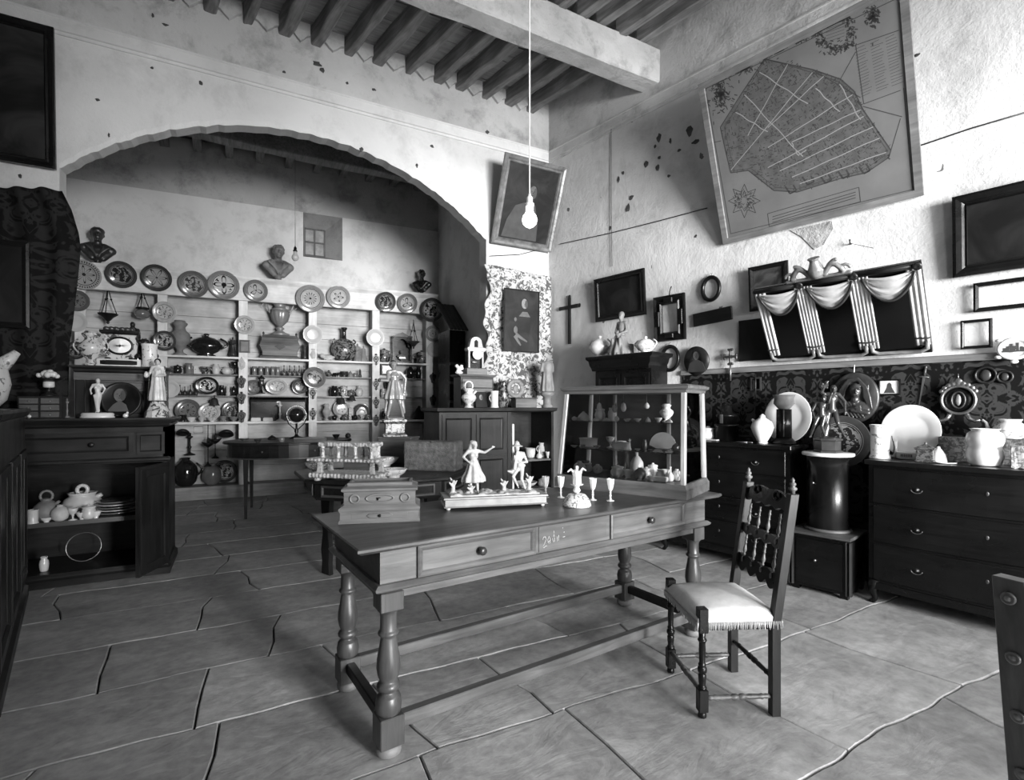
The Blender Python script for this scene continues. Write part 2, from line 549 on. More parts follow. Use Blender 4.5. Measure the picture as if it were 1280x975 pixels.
lA, lB = Vector((-.85 - .217 * YF, YF, 0)), Vector((-.85 - .217 * YA, YA, 0))
struct('wall_left', slab(lA, lB, -.2, -.1, ZC + .25), M_ALCU)
# wall behind the camera with a doorway and a window for the daylight
wf = MB(); ZT = ZC + .25
for x0, x1, z0, z1 in ((-.9, 1.3, -.1, ZT), (2.15, 2.5, -.1, ZT), (4.75, 5.5, -.1, ZT), (1.3, 2.15, 3.1, ZT), (2.5, 4.75, 3.5, ZT), (2.5, 4.75, -.1, .9)):
    wf.box(x0, x1, YF - .25, YF, z0, z1)
struct('wall_front', wf, M_ALCU)
# cornice moulding on both walls
def moulding(length):
    prof = [(0, ZM0 - .0), (-.012, ZM0), (-.014, ZM0 + .012), (-.006, ZM0 + .016), (-.006, ZM0 + .03), (-.022, ZM0 + .036), (-.024, ZM0 + .05), (-.010, ZM0 + .056),
            (-.012, ZM1 - .02), (-.02, ZM1 - .014), (-.02, ZM1), (0, ZM1)]
    return MB().prism(prof, 0, length, 'yz')
t = struct('trim_1', moulding(W0.x + 2.1), M_WALL); t.location = (-2.1, YA, 0)
t2 = struct('trim_2', moulding(RL), M_UPPER); t2.location = W0; t2.rotation_euler = (0, 0, RZR)
# alcove behind the arch
AW = .36                                               # alcove wall lies this far behind the shelving front
def sp(a, b, z): return S0 + SU * a + SN * b + Vector((0, 0, z))
def swall(mb, a0, a1, b0, b1, z0, z1):
    v = [sp(a, b, z) for z in (z0, z1) for b in (b0, b1) for a in (a0, a1)]
    return mb.add(v, [(0, 2, 3, 1), (4, 5, 7, 6), (0, 1, 5, 4), (2, 6, 7, 3), (0, 4, 6, 2), (1, 3, 7, 5)])
nA = [sloc(onS(x, y, AW)) for x, y in ((379, 265), (428, 326))]
na0, na1, nz1, nz0 = nA[0][0], nA[1][0], nA[0][2], nA[1][2] + .0
wb = MB()
swall(wb, -2.2, na0, AW, AW + .5, -.1, ZM0); swall(wb, na1, 4.4, AW, AW + .5, -.1, ZM0)
swall(wb, na0, na1, AW, AW + .5, -.1, nz0); swall(wb, na0, na1, AW, AW + .5, nz1, ZM0)
alc = struct('wall_alcove_back', wb, M_ALC)
obj('upper_wall', swall(MB(), -2.2, 4.4, AW + .01, AW + .5, ZM0, ZC + .2), M_ALCU, alc)
aR = sloc(onS(548, 400, AW))[0]
pR = sp(aR, AW, 0)
struct('wall_alcove_right', MB().box(pR.x, pR.x + .3, YA + .38, pR.y + .3, -.1, ZC + .2), M_ALC)
struct('wall_alcove_left', MB().box(-2.7, -2.4, YA + .38, 9.5, -.1, ZC + .2), M_ALC)
# the small shuttered window, deep in the alcove wall
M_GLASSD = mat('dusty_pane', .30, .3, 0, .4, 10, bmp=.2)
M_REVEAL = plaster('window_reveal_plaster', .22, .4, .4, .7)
aw, zw, D = (na1 - na0), (nz1 - nz0), .34
rv = MB()
q = [(na0, nz0), (na1, nz0), (na1, nz1), (na0, nz1)]
wi = [(na0 + aw * .06, nz0 + zw * .16), (na0 + aw * .58, nz0 + zw * .16), (na0 + aw * .58, nz1 - zw * .22), (na0 + aw * .06, nz1 - zw * .22)]
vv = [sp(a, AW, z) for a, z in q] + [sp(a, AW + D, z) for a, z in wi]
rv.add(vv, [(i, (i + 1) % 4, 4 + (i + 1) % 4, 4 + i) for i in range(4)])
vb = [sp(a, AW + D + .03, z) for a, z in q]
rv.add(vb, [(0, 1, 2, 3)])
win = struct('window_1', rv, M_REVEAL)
fw = MB(); a0, a1, z0, z1 = wi[0][0], wi[1][0], wi[0][1], wi[2][1]
am, zs = (a0 + a1) / 2, [z0, z0 + (z1 - z0) / 2, z1]
def sbar(mb, A0, A1, Z0, Z1): return swall(mb, A0, A1, AW + D - .03, AW + D + .02, Z0, Z1)
for a in (a0, am, a1): sbar(fw, a - .012, a + .012, z0, z1)
for z in zs: sbar(fw, a0, a1, z - .012, z + .012)
obj('window_frame', fw, M_MIDZ, win)
for i in range(2):
    for j in range(2):
        A0, A1 = (a0, am) if i == 0 else (am, a1)
        obj('pane', swall(MB(), A0 + .012, A1 - .012, AW + D - .008, AW + D + .0, zs[j] + .012, zs[j + 1] - .012), M_GLASSD, win)

# ------------------------------------------------------------------ timber ceiling
ceil_ = struct('ceiling', MB().box(-2.4, 5.6, YF - .3, YA + .4, ZC + .06, ZC + .14), M_UPPER)
by0, by1, bz0, bz1 = 4.07, 4.30, 4.83, 5.19
def rough_box(x0, x1, y0, y1, z0, z1, nseg, amp, axis, seed, taper=0):
    """hewn timber: box with a wandering section"""
    q = random.Random(seed); mb = MB(); v, f = [], []
    for i in range(nseg + 1):
        t = i / nseg
        d = [q.uniform(-amp, amp) for _ in range(8)]
        if axis == 'x':
            X = x0 + (x1 - x0) * t
            v += [(X, y0 + d[0], z0 + d[1]), (X, y1 + d[2], z0 + d[3]), (X, y1 + d[4], z1), (X, y0 + d[6], z1)]
        else:
            Y = y0 + (y1 - y0) * t
            v += [(x0 + d[0], Y, z0 + d[1]), (x1 + d[2], Y, z0 + d[3]), (x1 + d[4], Y, z1), (x0 + d[6], Y, z1)]
    for i in range(nseg):
        for k in range(4):
            a, b = 4 * i + k, 4 * i + (k + 1) % 4
            f.append((a, b, b + 4, a + 4))
    f += [(0, 1, 2, 3), tuple(4 * nseg + k for k in range(4))]
    return mb.add(v, f)
obj('beam', rough_box(-1.8, 4.02, by0, by1, bz0, bz1, 16, .007, 'x', 3), M_BEAM, ceil_, bevel=.012)
jx_ = [-1.55, -1.22, -.9, -.56, -.23, .10, .43, .73, 1.07, 1.38, 1.73, 2.08, 2.36, 2.70, 3.02, 3.34]
def joist(x, y0, y1, w, seed, z0=5.16):                 # joists run along the right wall
    L = (y1 - y0) / cos(BA)
    o = obj('joist', rough_box(-w, w, 0, L, z0, ZC + .005, 6, .012, 'y', seed), M_JOIST, ceil_, bevel=.01)
    o.location = (x + math.tan(BA) * (YA - y0), y0, 0); o.rotation_euler = (0, 0, BA)
for i, x in enumerate(jx_):
    joist(x, by1 - .05, YA + .1, .048 + .01 * sin(i * 2.3), 20 + i)
x = -1.3; i = 0
fr = random.Random(5)
while x < W0.x - .08:
    w = fr.uniform(.04, .065)
    joist(x, .8, by0 + .06, w, 60 + i, 5.165 + fr.uniform(-.01, .02))
    x += fr.uniform(.2, .3); i += 1
for (ya, yb) in ((by1 - .03, YA + .02), (.8, by0 + .03)):
    y = ya; fr2 = random.Random(int(ya * 10))
    while y < yb - .05:
        w = min(fr2.uniform(.17, .28), yb - y)
        zz = ZC + fr2.uniform(0, .018)
        obj('plank', MB().box(-2.2, 4.75 - .217 * y, y + .004, y + w - .004, zz, zz + .03), M_PLANK, ceil_)
        y += w
# plaster packed between the joist ends, in scallops, along the arch wall and on the beam
pk = MB()
for a, b in zip(jx_[:-1], jx_[1:]):
    n = 6
    poly = [(a + .055 + (b - a - .11) * k / n, 5.17 + .085 * abs(cos(pi * k / n)) ** 1.5) for k in range(n + 1)]
    pk.prism([(poly[0][0], ZC)] + [(p[0], p[1] - .03) for p in poly] + [(poly[-1][0], ZC)], YA - .035, YA + .01)
obj('joist_end_plaster', pk, M_UPPER, ceil_)
# alcove ceiling: one beam and the joists resting on it
ca = struct('ceiling_alcove', MB().box(-2.7, 3.9, YA + .38, 9.6, 5.42, 5.5), mat('alcove_boards', .05, .9, 0, .4))
obj('beam', rough_box(-2.4, pR.x, 7.9, 8.12, 4.98, 5.25, 12, .012, 'x', 9), M_JOIST, ca, bevel=.015)
for i in range(14):
    x = -2.2 + i * .42
    obj('joist', rough_box(x - .055, x + .055, YA + .3, 9.2, 5.24, 5.43, 6, .012, 'y', 200 + i), M_JOIST, ca)
# ------------------------------------------------------------------ main table
def onPl(x, y, P, N):
    r = ray(x, y); return EYE + r * ((Vector(P) - EYE).dot(N) / r.dot(N))
TA = R(5.4); TC = Vector((1.45, 2.39, 0)); TZ = .85
TU = Vector((cos(TA), sin(TA), 0)); TN = Vector((-sin(TA), cos(TA), 0))
def tl(p): d = Vector(p) - TC; return d.dot(TU), d.dot(TN)
def tw(a, b, z=TZ): return TC + TU * a + TN * b + Vector((0, 0, z))
def turned(mb, prof, c, n=20): mb.lathe(prof, n, c)
def build_table():
    t = thing('refectory_table', 'long walnut table with turned legs and two drawers in the middle of the room', 'table', TC, TA)
    lx, ly, ax, ay = .95, .28, 1.0, .325
    obj('table_top', MB().stack([(.822, 1.05, .345), (.826, 1.085, .362), (.836, 1.10, .372), (.846, 1.10, .372), (.85, 1.094, .366)]), wood('worn_table_top', .03, .10, .38), t)
    obj('apron', MB().box(-ax, ax, -ay, ay, .69, .822), M_TABLE, t)
    obj('moulding', MB().stack([(.655, ax - .01, ay - .01), (.66, ax + .01, ay + .01), (.668, ax + .022, ay + .022), (.678, ax + .026, ay + .026), (.69, ax + .012, ay + .012), (.692, ax, ay)]), M_TABLE, t)
    obj('rail', MB().box(-ax + .01, ax - .01, -ay + .01, ay - .01, .625, .657), M_TABLE, t)
    prof = [(.046, .165), (.05, .18), (.052, .205), (.046, .235), (.03, .248), (.032, .255), (.045, .262), (.047, .274), (.042, .285), (.033, .292), (.042, .315), (.047, .345), (.045, .38),
            (.036, .43), (.031, .462), (.031, .47), (.041, .476), (.042, .486), (.033, .494), (.032, .55), (.035, .565), (.045, .574), (.045, .585)]
    for sx in (-1, 1):
        for sy in (-1, 1):
            c = (sx * lx, sy * ly, 0)
            lg = MB(); lg.cb(c[0], c[1], .615, .094, .094, .075); lg.lathe(prof, 20, c); lg.cb(c[0], c[1], .105, .098, .098, .12)
            obj('leg', lg, M_TABLEZ, t, bevel=.003)
            obj('foot', MB().lathe([(.036, 0), (.05, .01), (.052, .028), (.044, .046)], 18, c), M_TERRA, t)
    for sy in (-1, 1):
        obj('stretcher', MB().box(-lx + .045, lx - .045, sy * ly - .022, sy * ly + .022, .095, .15), M_TABLE, t, bevel=.004)
    for sx in (-1, 1):
        obj('stretcher', MB().box(sx * lx - .02, sx * lx + .02, -ly + .045, ly - .045, .095, .145), M_DARK, t, bevel=.004)
    front = tw(0, -ay, 0)
    def fx(x, y): return tl(onPl(x, y, front, TN))[0]
    def drawer(x0, x1):
        cx, w = (x0 + x1) / 2, x1 - x0
        d = obj('drawer', MB().frame(w, .128, [(0, -ay), (0, -ay - .012), (.008, -ay - .016), (.018, -ay - .010), (.024, -ay - .004), (.024, -ay + .01)], .757).at(None), M_TABLE, t, loc=(cx, 0, 0))
        obj('drawer_panel', MB().box(-w / 2 + .02, w / 2 - .02, -ay - .003, -ay + .01, .71, .80), M_TABLE, d)
        obj('knob', MB().lathe([(.006, .0), (.009, .012), (.016, .018), (.019, .026), (.016, .034), (.006, .037)], 16, (0, -ay, .757), front=True), M_BRONZE, d)
    drawer(fx(521, 710), fx(668, 685)); drawer(fx(762, 660), fx(854, 640))
    for x0, x1 in ((fx(672, 690), fx(758, 665)),):
        obj('front_panel', MB().box(x0 + .005, x1 - .005, -ay - .004, -ay + .01, .697, .815), M_TABLE, t)
    # chalk writing on the panel between the drawers
    ch = MB(); x0 = fx(675, 680)
    S = .0042
    strokes = [[(0, 9), (1.5, 12), (4, 12), (5, 9), (3, 5), (0, .5), (2, 0), (4, 1.5), (6, 1.5)],
               [(8, 4), (7, 8), (9, 12), (11, 8), (10, 4), (8, 3), (8, 6), (11, 7)],
               [(15, 5), (14, 9), (17, 9), (17, 5), (15, 4.5)], [(15, 10), (16, 13), (17, 10)], [(16, 14), (16, 17)],
               [(20.5, 4.5), (20.5, 10)], [(22.5, 5), (23, 11)], [(29, 8), (32, 8.3)], [(30.5, 13), (31, 14)], [(28.5, 18), (28.8, 19)]]
    for st in strokes:
        ch.tube([(x0 + .012 + a * S, -ay - .0045, .714 + b * S) for a, b in st], .0011, 5)
    obj('chalk_writing', ch, mat('chalk', .62, .95, bmp=0), t, label='chalk scribble in white on the table front')['kind'] = 'stuff'
    return t
table = build_table()

# ------------------------------------------------------------------ chairs
def chair_frame(t, rosettes=False, pw=.0185):
    hw, hd = .19, .165
    fp = [(.013, 0), (.02, .006), (.017, .022), (.012, .03)]
    tp = [(.014, .125), (.02, .13), (.02, .137), (.014, .142), (.017, .17), (.018, .19), (.013, .196), (.02, .203), (.021, .22), (.013, .228), (.019, .234), (.013, .242),
          (.015, .30), (.014, .335), (.02, .34), (.02, .347), (.014, .352), (.016, .38)]
    for sx in (-1, 1):
        c = (sx * hw, -hd, 0)
        lg = MB().lathe(fp, 14, c).lathe(tp, 14, c); lg.cb(c[0], c[1], .078, .042, .042, .098); lg.cb(c[0], c[1], .432, .042, .042, .108)
        obj('front_leg', lg, M_BLACKZ, t, bevel=.003)
    lean = .085
    for sx in (-1, 1):
        x = sx * hw; w = pw
        b = MB()
        ys = [(0, hd, 0), (0, hd, .40), (0, hd + lean, .985)]
        v = []
        for _, y, z in ys:
            v += [(x - w, y - .02, z), (x + w, y - .02, z), (x + w, y + .02, z), (x - w, y + .02, z)]
        f = [(3, 2, 1, 0), (8, 9, 10, 11)]
        for k in range(2):
            for i in range(4):
                j = (i + 1) % 4
                f.append((4 * k + i, 4 * k + j, 4 * k + 4 + j, 4 * k + 4 + i))
        b.add(v, f)
        p = obj('back_post', b, M_MIDZ if rosettes else M_DARKZ, t, bevel=.002)
        if not rosettes: obj('finial', MB().lathe([(.009, .985), (.009, .997), (.017, 1.004), (.018, 1.012), (.008, 1.018), (.014, 1.026), (.013, 1.033), (.006, 1.038), (.009, 1.046), (.002, 1.058)], 14, (x, hd + lean, 0)), M_MIDZ, p)
        if rosettes:
            for z in (.94, .80, .66, .52):
                yy = hd + lean * (z - .4) / .585
                obj('rosette', MB().lathe([(.014, 0), (.0148, .004), (.011, .007), (.0085, .004), (.006, .007), (.002, .009)], 16, (0, 0, 0), front=True), M_GILTD, p, loc=(x, yy + .021, z), rot=(0, 0, pi))
    sp_ = [(.008, 0), (.011, .02), (.009, .03), (.013, .04), (.010, .05), (.012, .10), (.009, .115), (.014, .125), (.014, .14), (.009, .15)]
    def hbar(p0, p1, name='stretcher', m=M_DARK):
        d = Vector(p1) - Vector(p0); L = d.length
        pr_ = [(r, z / .15 * L / 2) for r, z in sp_] + [(r, L - z / .15 * L / 2) for r, z in sp_[::-1]]
        q = d.normalized().to_track_quat('Z', 'Y').to_matrix().to_4x4()
        obj(name, MB().at(Matrix.Translation(p0) @ q).lathe(pr_, 12), m, t)
    for sx in (-1, 1): hbar((sx * hw, -hd + .02, .085), (sx * hw, hd - .02, .085), m=M_MID)
    hbar((-hw + .02, -hd, .11), (hw - .02, -hd, .11), m=M_MID)
    hbar((-hw + .018, hd, .16), (hw - .018, hd, .16))
    # padded seat with fringe
    def seat(u, v):
        a, b = u * 2 - 1, v * 2 - 1
        x = a * (.205 if b > -.8 else .205); y = b * .19
        ed = max(abs(a), abs(b))
        z = .462 + .03 * (1 - a * a) * (1 - b * b) - .02 * max(0, ed - .86) / .14
        return (x, y, z)
    st = MB().sheet(14, 14, seat)
    rim = MB().box(-.2, .2, -.186, .186, .40, .447)
    obj('seat_rail', MB().box(-.172, .172, -.15, .15, .375, .402), M_BLACK, t)
    st.box(-.204, .204, -.189, .189, .41, .4425)
    obj('seat_cushion', st, mat('pale_velvet', .5, .9, 0, .18, 14, bmp=.3, bscale=120), t)
    fg = MB(); q = random.Random(3)
    per = [(-.206 + .412 * k / 60, -.192) for k in range(61)] + [(.207, -.19 + .38 * k / 56) for k in range(57)] + [(-.207, -.19 + .38 * k / 56) for k in range(57)] + [(-.206 + .412 * k / 60, .192) for k in range(61)]
    for x, y in per:
        dx, dy = q.uniform(-.003, .003), q.uniform(-.003, .003)
        fg.tube([(x, y, .425), (x + dx, y + dy, .425 - q.uniform(.028, .04))], [.0028, .0016], 4)
    f_ = obj('fringe', fg, mat('silk_fringe', .42, .8, 0, .3, bmp=0), t); f_['kind'] = 'stuff'
    # carved back: crest, two rows of spindles between shaped rails
    lz = lambda z: hd + lean * (z - .40) / .585
    tilt = -atan2(lean, .585)
    def place(name, mb, z, m, **k): return obj(name, mb, m, t, loc=(0, lz(z), z), rot=(tilt, 0, 0), **k)
    W = hw - .018
    n = 24
    top = [(-W + 2 * W * k / n, .05 + .018 * abs(sin(2 * pi * k / n)) + .02 * (1 - abs(2 * k / n - 1))) for k in range(n + 1)]
    cr = MB().prism([(-W, 0)] + [(x, -.012 + .014 * abs(sin(4 * pi * (x + W) / (2 * W)))) for x, _ in top] + [(W, 0)] + top[::-1], -.009, .009)
    for a in (-.085, .085):
        cr.tube([(a + .03 * cos(k * .5) * (1 - k / 16), -.012, .05 + .03 * sin(k * .5) * (1 - k / 16)) for k in range(13)], .006, 6)
    place('crest_rail', cr, .905, M_BLACK)
    def rail(depthz, zc, sc):
        b = [(-W + 2 * W * k / 40, -depthz - sc * abs(sin(4 * pi * k / 40))) for k in range(41)]
        tt = [(-W + 2 * W * k / 40, .012 + .012 * abs(sin(4 * pi * k / 40 + pi / 2))) for k in range(41)]
        place('carved_rail', MB().prism(b + tt[::-1], -.009, .009), zc, M_BLACK)
    rail(.012, .755, .018); rail(.03, .60, .03)
    sp2 = [(.004, 0), (.0075, .005), (.004, .012), (.0085, .022), (.0095, .032), (.006, .048), (.0045, .06), (.0075, .064), (.0045, .068), (.005, .085), (.0075, .089), (.0045, .094), (.005, .108)]
    for zc in (.62, .775):
        for i in range(4):
            x = (-1.5 + i) * W * .5
            place('spindle', MB().lathe(sp2, 10, (x, -.004, 0)), zc, M_MIDZ)  # lighter wood colour stands in for the shine on the spindles
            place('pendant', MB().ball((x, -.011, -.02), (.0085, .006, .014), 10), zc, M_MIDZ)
CHC = Vector((2.045, 1.70, 0))
c1 = thing('side_chair', 'carved spindle-back chair with pale fringed seat standing beside the long table', 'chair', CHC, R(-115))
chair_frame(c1)
c2 = thing('side_chair', 'carved spindle-back chair with round rosettes on its back posts', 'chair', (1.80, .28, 0), R(85))
chair_frame(c2, True, .03)

# ------------------------------------------------------------------ glass showcase on the table
SCA = atan2(2.07 - 2.86, 2.21 - 1.84)                   # direction of its front
def build_showcase():
    fl, frp = Vector((1.86, 2.83, TZ)), Vector((2.215, 2.07, TZ))
    d = (frp - fl).normalized(); L = (frp - fl).length; rz = atan2(d.y, d.x)
    D = .42
    t = thing('glass_showcase', 'glazed wooden display case full of curios standing on the end of the long table', 'display case', fl + Vector((0, 0, 0)), rz)
    H0, H1 = .095, .69                                  # plinth top, cornice top
    ins = .05
    def sect(z):                                        # (x0, x1, y0, y1) at height z, walls lean in
        k = (z - H0) / (H1 - H0); return (ins * .7 * k, L - ins * .25 * k, ins * k, D - .01 * k)
    pl = MB().stack([(0, L / 2 + .012, D / 2 + .012), (.055, L / 2 + .012, D / 2 + .012), (.065, L / 2 + .006, D / 2 + .006), (.08, L / 2, D / 2)], L / 2, D / 2)
    obj('plinth', pl, M_MID, t)
    z0, z1 = .08, .62
    def post(a, b, name='corner_post'):
        v = []
        for z in (z0, z1):
            x0, x1, y0, y1 = sect(z); X = x0 if a == 0 else x1; Y = y0 if b == 0 else y1
            w = .028; xs = (X, X + w) if a == 0 else (X - w, X); ys = (Y, Y + w) if b == 0 else (Y - w, Y)
            v += [(xs[0], ys[0], z), (xs[1], ys[0], z), (xs[1], ys[1], z), (xs[0], ys[1], z)]
        obj(name, MB().add(v, [(3, 2, 1, 0), (4, 5, 6, 7), (0, 1, 5, 4), (1, 2, 6, 5), (2, 3, 7, 6), (3, 0, 4, 7)]), wood('pale_case_wood', .22, .42, .35, 'z'), t, bevel=.003)
    for a in (0, 1):
        for b in (0, 1): post(a, b)
    x0, x1, y0, y1 = sect(z1)
    wx, wy = x1 - x0, y1 - y0
    obj('cornice', MB().frame(wx + .044, wy + .044, [(.02, .0), (.018, -.015), (.002, -.025), (0, -.04), (.022, -.05), (.07, -.05), (.07, 0)]), wood('case_top_wood', .05, .13, .35), t, loc=((x0 + x1) / 2, (y0 + y1) / 2, .605), rot=(R(-90), 0, 0))
    obj('pane', MB().box(x0 + .04, x1 - .04, y0 + .04, y1 - .04, .64, .644), M_PANE, t)
    xb0, xb1, yb0, yb1 = sect(z0)
    obj('back_board', MB().add([(xb0 + .02, yb1 - .012, z0), (xb1 - .02, yb1 - .012, z0), (x1 - .02, y1 - .012, z1), (x0 + .02, y1 - .012, z1),
                                (xb0 + .02, yb1, z0), (xb1 - .02, yb1, z0), (x1 - .02, y1, z1), (x0 + .02, y1, z1)],
                               [(0, 1, 2, 3), (7, 6, 5, 4), (0, 4, 5, 1), (1, 5, 6, 2), (2, 6, 7, 3), (3, 7, 4, 0)]), M_DARK, t)
    for xq in (.22, .60):
        obj('back_batten', MB().box(xq, xq + .018, D - .045, D - .02, .085, .605), M_MIDZ, t)
    for z in (.255, .43):
        a0, a1, b0, b1 = sect(z)
        obj('glass_shelf', MB().box(a0 + .03, a1 - .03, b0 + .03, b1 - .03, z - .006, z), M_GLASS, t)
    for side in range(3):
        v = []
        for z in (z0 + .002, z1):
            a0, a1, b0, b1 = sect(z); q = .012
            if side == 0: v += [(a0 + .028, b0 + q, z), (a1 - .028, b0 + q, z), (a1 - .028, b0 + q + .003, z), (a0 + .028, b0 + q + .003, z)]
            elif side == 1: v += [(a1 - q - .003, b0 + .028, z), (a1 - q, b0 + .028, z), (a1 - q, b1 - .028, z), (a1 - q - .003, b1 - .028, z)]
            else: v += [(a0 + q, b0 + .028, z), (a0 + q + .003, b0 + .028, z), (a0 + q + .003, b1 - .028, z), (a0 + q, b1 - .028, z)]
        obj('pane', MB().add(v, [(3, 2, 1, 0), (4, 5, 6, 7), (0, 1, 5, 4), (1, 2, 6, 5), (2, 3, 7, 6), (3, 0, 4, 7)]), M_PANE, t)
    return t, fl, rz, L, D
def glass_mat(name, rough=.0, refl=.1, tint=.97):
    m, nt, bs = _nt(name)
    nt.nodes.remove(bs)
    out = nt.nodes['Material Output']
    tr = nt.nodes.new('ShaderNodeBsdfTransparent'); tr.inputs[0].default_value = g(tint)
    gl = nt.nodes.new('ShaderNodeBsdfGlossy'); gl.inputs['Roughness'].default_value = .02
    fz = nt.nodes.new('ShaderNodeFresnel'); fz.inputs[0].default_value = 1.45
    mx = nt.nodes.new('ShaderNodeMixShader')
    nt.links.new(fz.outputs[0], mx.inputs[0]); nt.links.new(tr.outputs[0], mx.inputs[1]); nt.links.new(gl.outputs[0], mx.inputs[2])
    nt.links.new(mx.outputs[0], out.inputs[0])
    return m
M_PANE = glass_mat('window_glass', tint=.95)
M_GLASS = glass_mat('shelf_glass', tint=.8)
showcase, SCO, SCR, SCL, SCD = build_showcase()

# ------------------------------------------------------------------ generic panelled furniture
def panel(parent, name, x0, x1, z0, z1, y, m, depth_=.012, border=.045, knob=None, km=None):
    """a drawer or door front: mitred frame with a recessed field"""
    w, h = x1 - x0, z1 - z0
    d = obj(name, MB().frame(w, h, [(0, y + .01), (0, y - depth_), (border * .6, y - depth_), (border * .8, y - depth_ * .4), (border, y - .001), (border, y + .01)], 0), m, parent, loc=((x0 + x1) / 2, 0, (z0 + z1) / 2))
    obj('field', MB().box(-w / 2 + border * .9, w / 2 - border * .9, y - .002, y + .008, -h / 2 + border * .9, h / 2 - border * .9), m, d)
    for kx in (knob or []):
        obj('knob', MB().lathe([(.008, 0), (.008, .012), (.018, .018), (.02, .026), (.014, .034), (.004, .036)], 14, (kx, y - .001, 0), front=True), km or M_BRONZE, d)
    return d
# credenza against the left pier, its right-hand door standing open
CRY = 5.08
def build_credenza():
    x0, x1, dp, H = -1.95, -.505, .60, 1.28
    t = thing('credenza', 'tall dark credenza with an open door showing pots on its shelf', 'sideboard', ((x0 + x1) / 2, CRY, 0))
    hw = (x1 - x0) / 2
    top = MB().stack([(H - .075, hw + .0, dp / 2), (H - .06, hw + .02, dp / 2 + .02), (H - .05, hw + .012, dp / 2 + .012), (H - .03, hw + .035, dp / 2 + .03), (H - .012, hw + .05, dp / 2 + .04), (H, hw + .045, dp / 2 + .04)], 0, dp / 2)
    obj('top', top, M_DARK, t)
    b = MB()
    b.box(-hw, -hw + .03, 0, dp, 0, H - .075); b.box(hw - .03, hw, 0, dp, 0, H - .075)
    b.box(-hw, hw, dp - .02, dp, .05, H - .075)
    b.box(-hw, hw, 0, dp, .06, .10); b.box(-hw, hw, 0, dp, .92, H - .075)
    obj('carcass', b, M_DARK, t)
    obj('base', MB().stack([(.0, hw + .02, dp / 2 + .02), (.05, hw + .02, dp / 2 + .02), (.065, hw + .005, dp / 2 + .005), (.08, hw, dp / 2)], 0, dp / 2), M_DARK, t)
    def lx(x, y=600): return onY(x, y, CRY).x - (x0 + x1) / 2
    panel(t, 'drawer', lx(18), lx(167), .985, 1.165, 0, M_DARK, .014, .05, [0.0 + lx(115) - (lx(18) + lx(167)) / 2], M_IRON)
    panel(t, 'end_panel', lx(171), lx(206), .985, 1.165, 0, M_DARK, .012, .035)
    obj('rail_moulding', MB().stack([(.925, hw + .004, .018), (.935, hw + .022, .028), (.95, hw + .022, .028), (.962, hw + .004, .018)], 0, .012), M_DARK, t)
    obj('shelf', MB().box(-hw + .03, hw - .03, .03, dp - .02, .455, .49), M_MID, t)
    obj('stile', MB().box(-hw, lx(30), -.005, .03, .08, .93), M_DARK, t)
    # open door hinged at the right end, swung out to the front
    d = obj('door', MB().box(0, .40, 0, .028, .09, .915), M_DARKZ, t, loc=(hw - .012, -.004, 0), rot=(0, 0, R(-112)))
    obj('door_frame', MB().frame(.36, .78, [(0, .026), (0, .036), (.05, .036), (.06, .03), (.06, .026)], 0), M_DARKZ, d, loc=(.20, 0, .5))
    return t
credenza = build_credenza()
# cabinet along the left wall, nearest part of the room
def build_left_cabinet():
    p0, p1 = onZ(31, 745), onZ(0, 870)
    d = (p1 - p0).normalized(); rz = atan2(d.y, d.x)       # local x runs towards the camera, front faces the room
    t = thing('panelled_cabinet', 'black panelled cabinet along the left wall holding a white jug', 'cabinet', p0, rz + 0)
    L, dp, H = 1.9, .42, 1.36
    # local +y is the room side here, so the body lies towards -y
    obj('body', MB().box(0, L, -dp, 0, .06, H - .05), M_DARK, t)
    obj('top', MB().stack([(H - .06, L / 2, dp / 2), (H - .045, L / 2 + .03, dp / 2 + .02), (H - .02, L / 2 + .04, dp / 2 + .03), (H, L / 2 + .04, dp / 2 + .03)], L / 2, -dp / 2), M_DARK, t)
    obj('base', MB().stack([(0, L / 2 + .02, dp / 2 + .02), (.07, L / 2 + .02, dp / 2 + .02), (.085, L / 2, dp / 2)], L / 2, -dp / 2), M_DARK, t)
    for i in range(3):
        e = obj('door_panel', MB().frame(L / 3 - .06, .9, [(0, 0), (0, .016), (.05, .016), (.065, .004), (.065, 0)], 0), M_DARKZ, t, loc=(L / 6 + i * L / 3, 0, .62))
    return t
left_cab = build_left_cabinet()
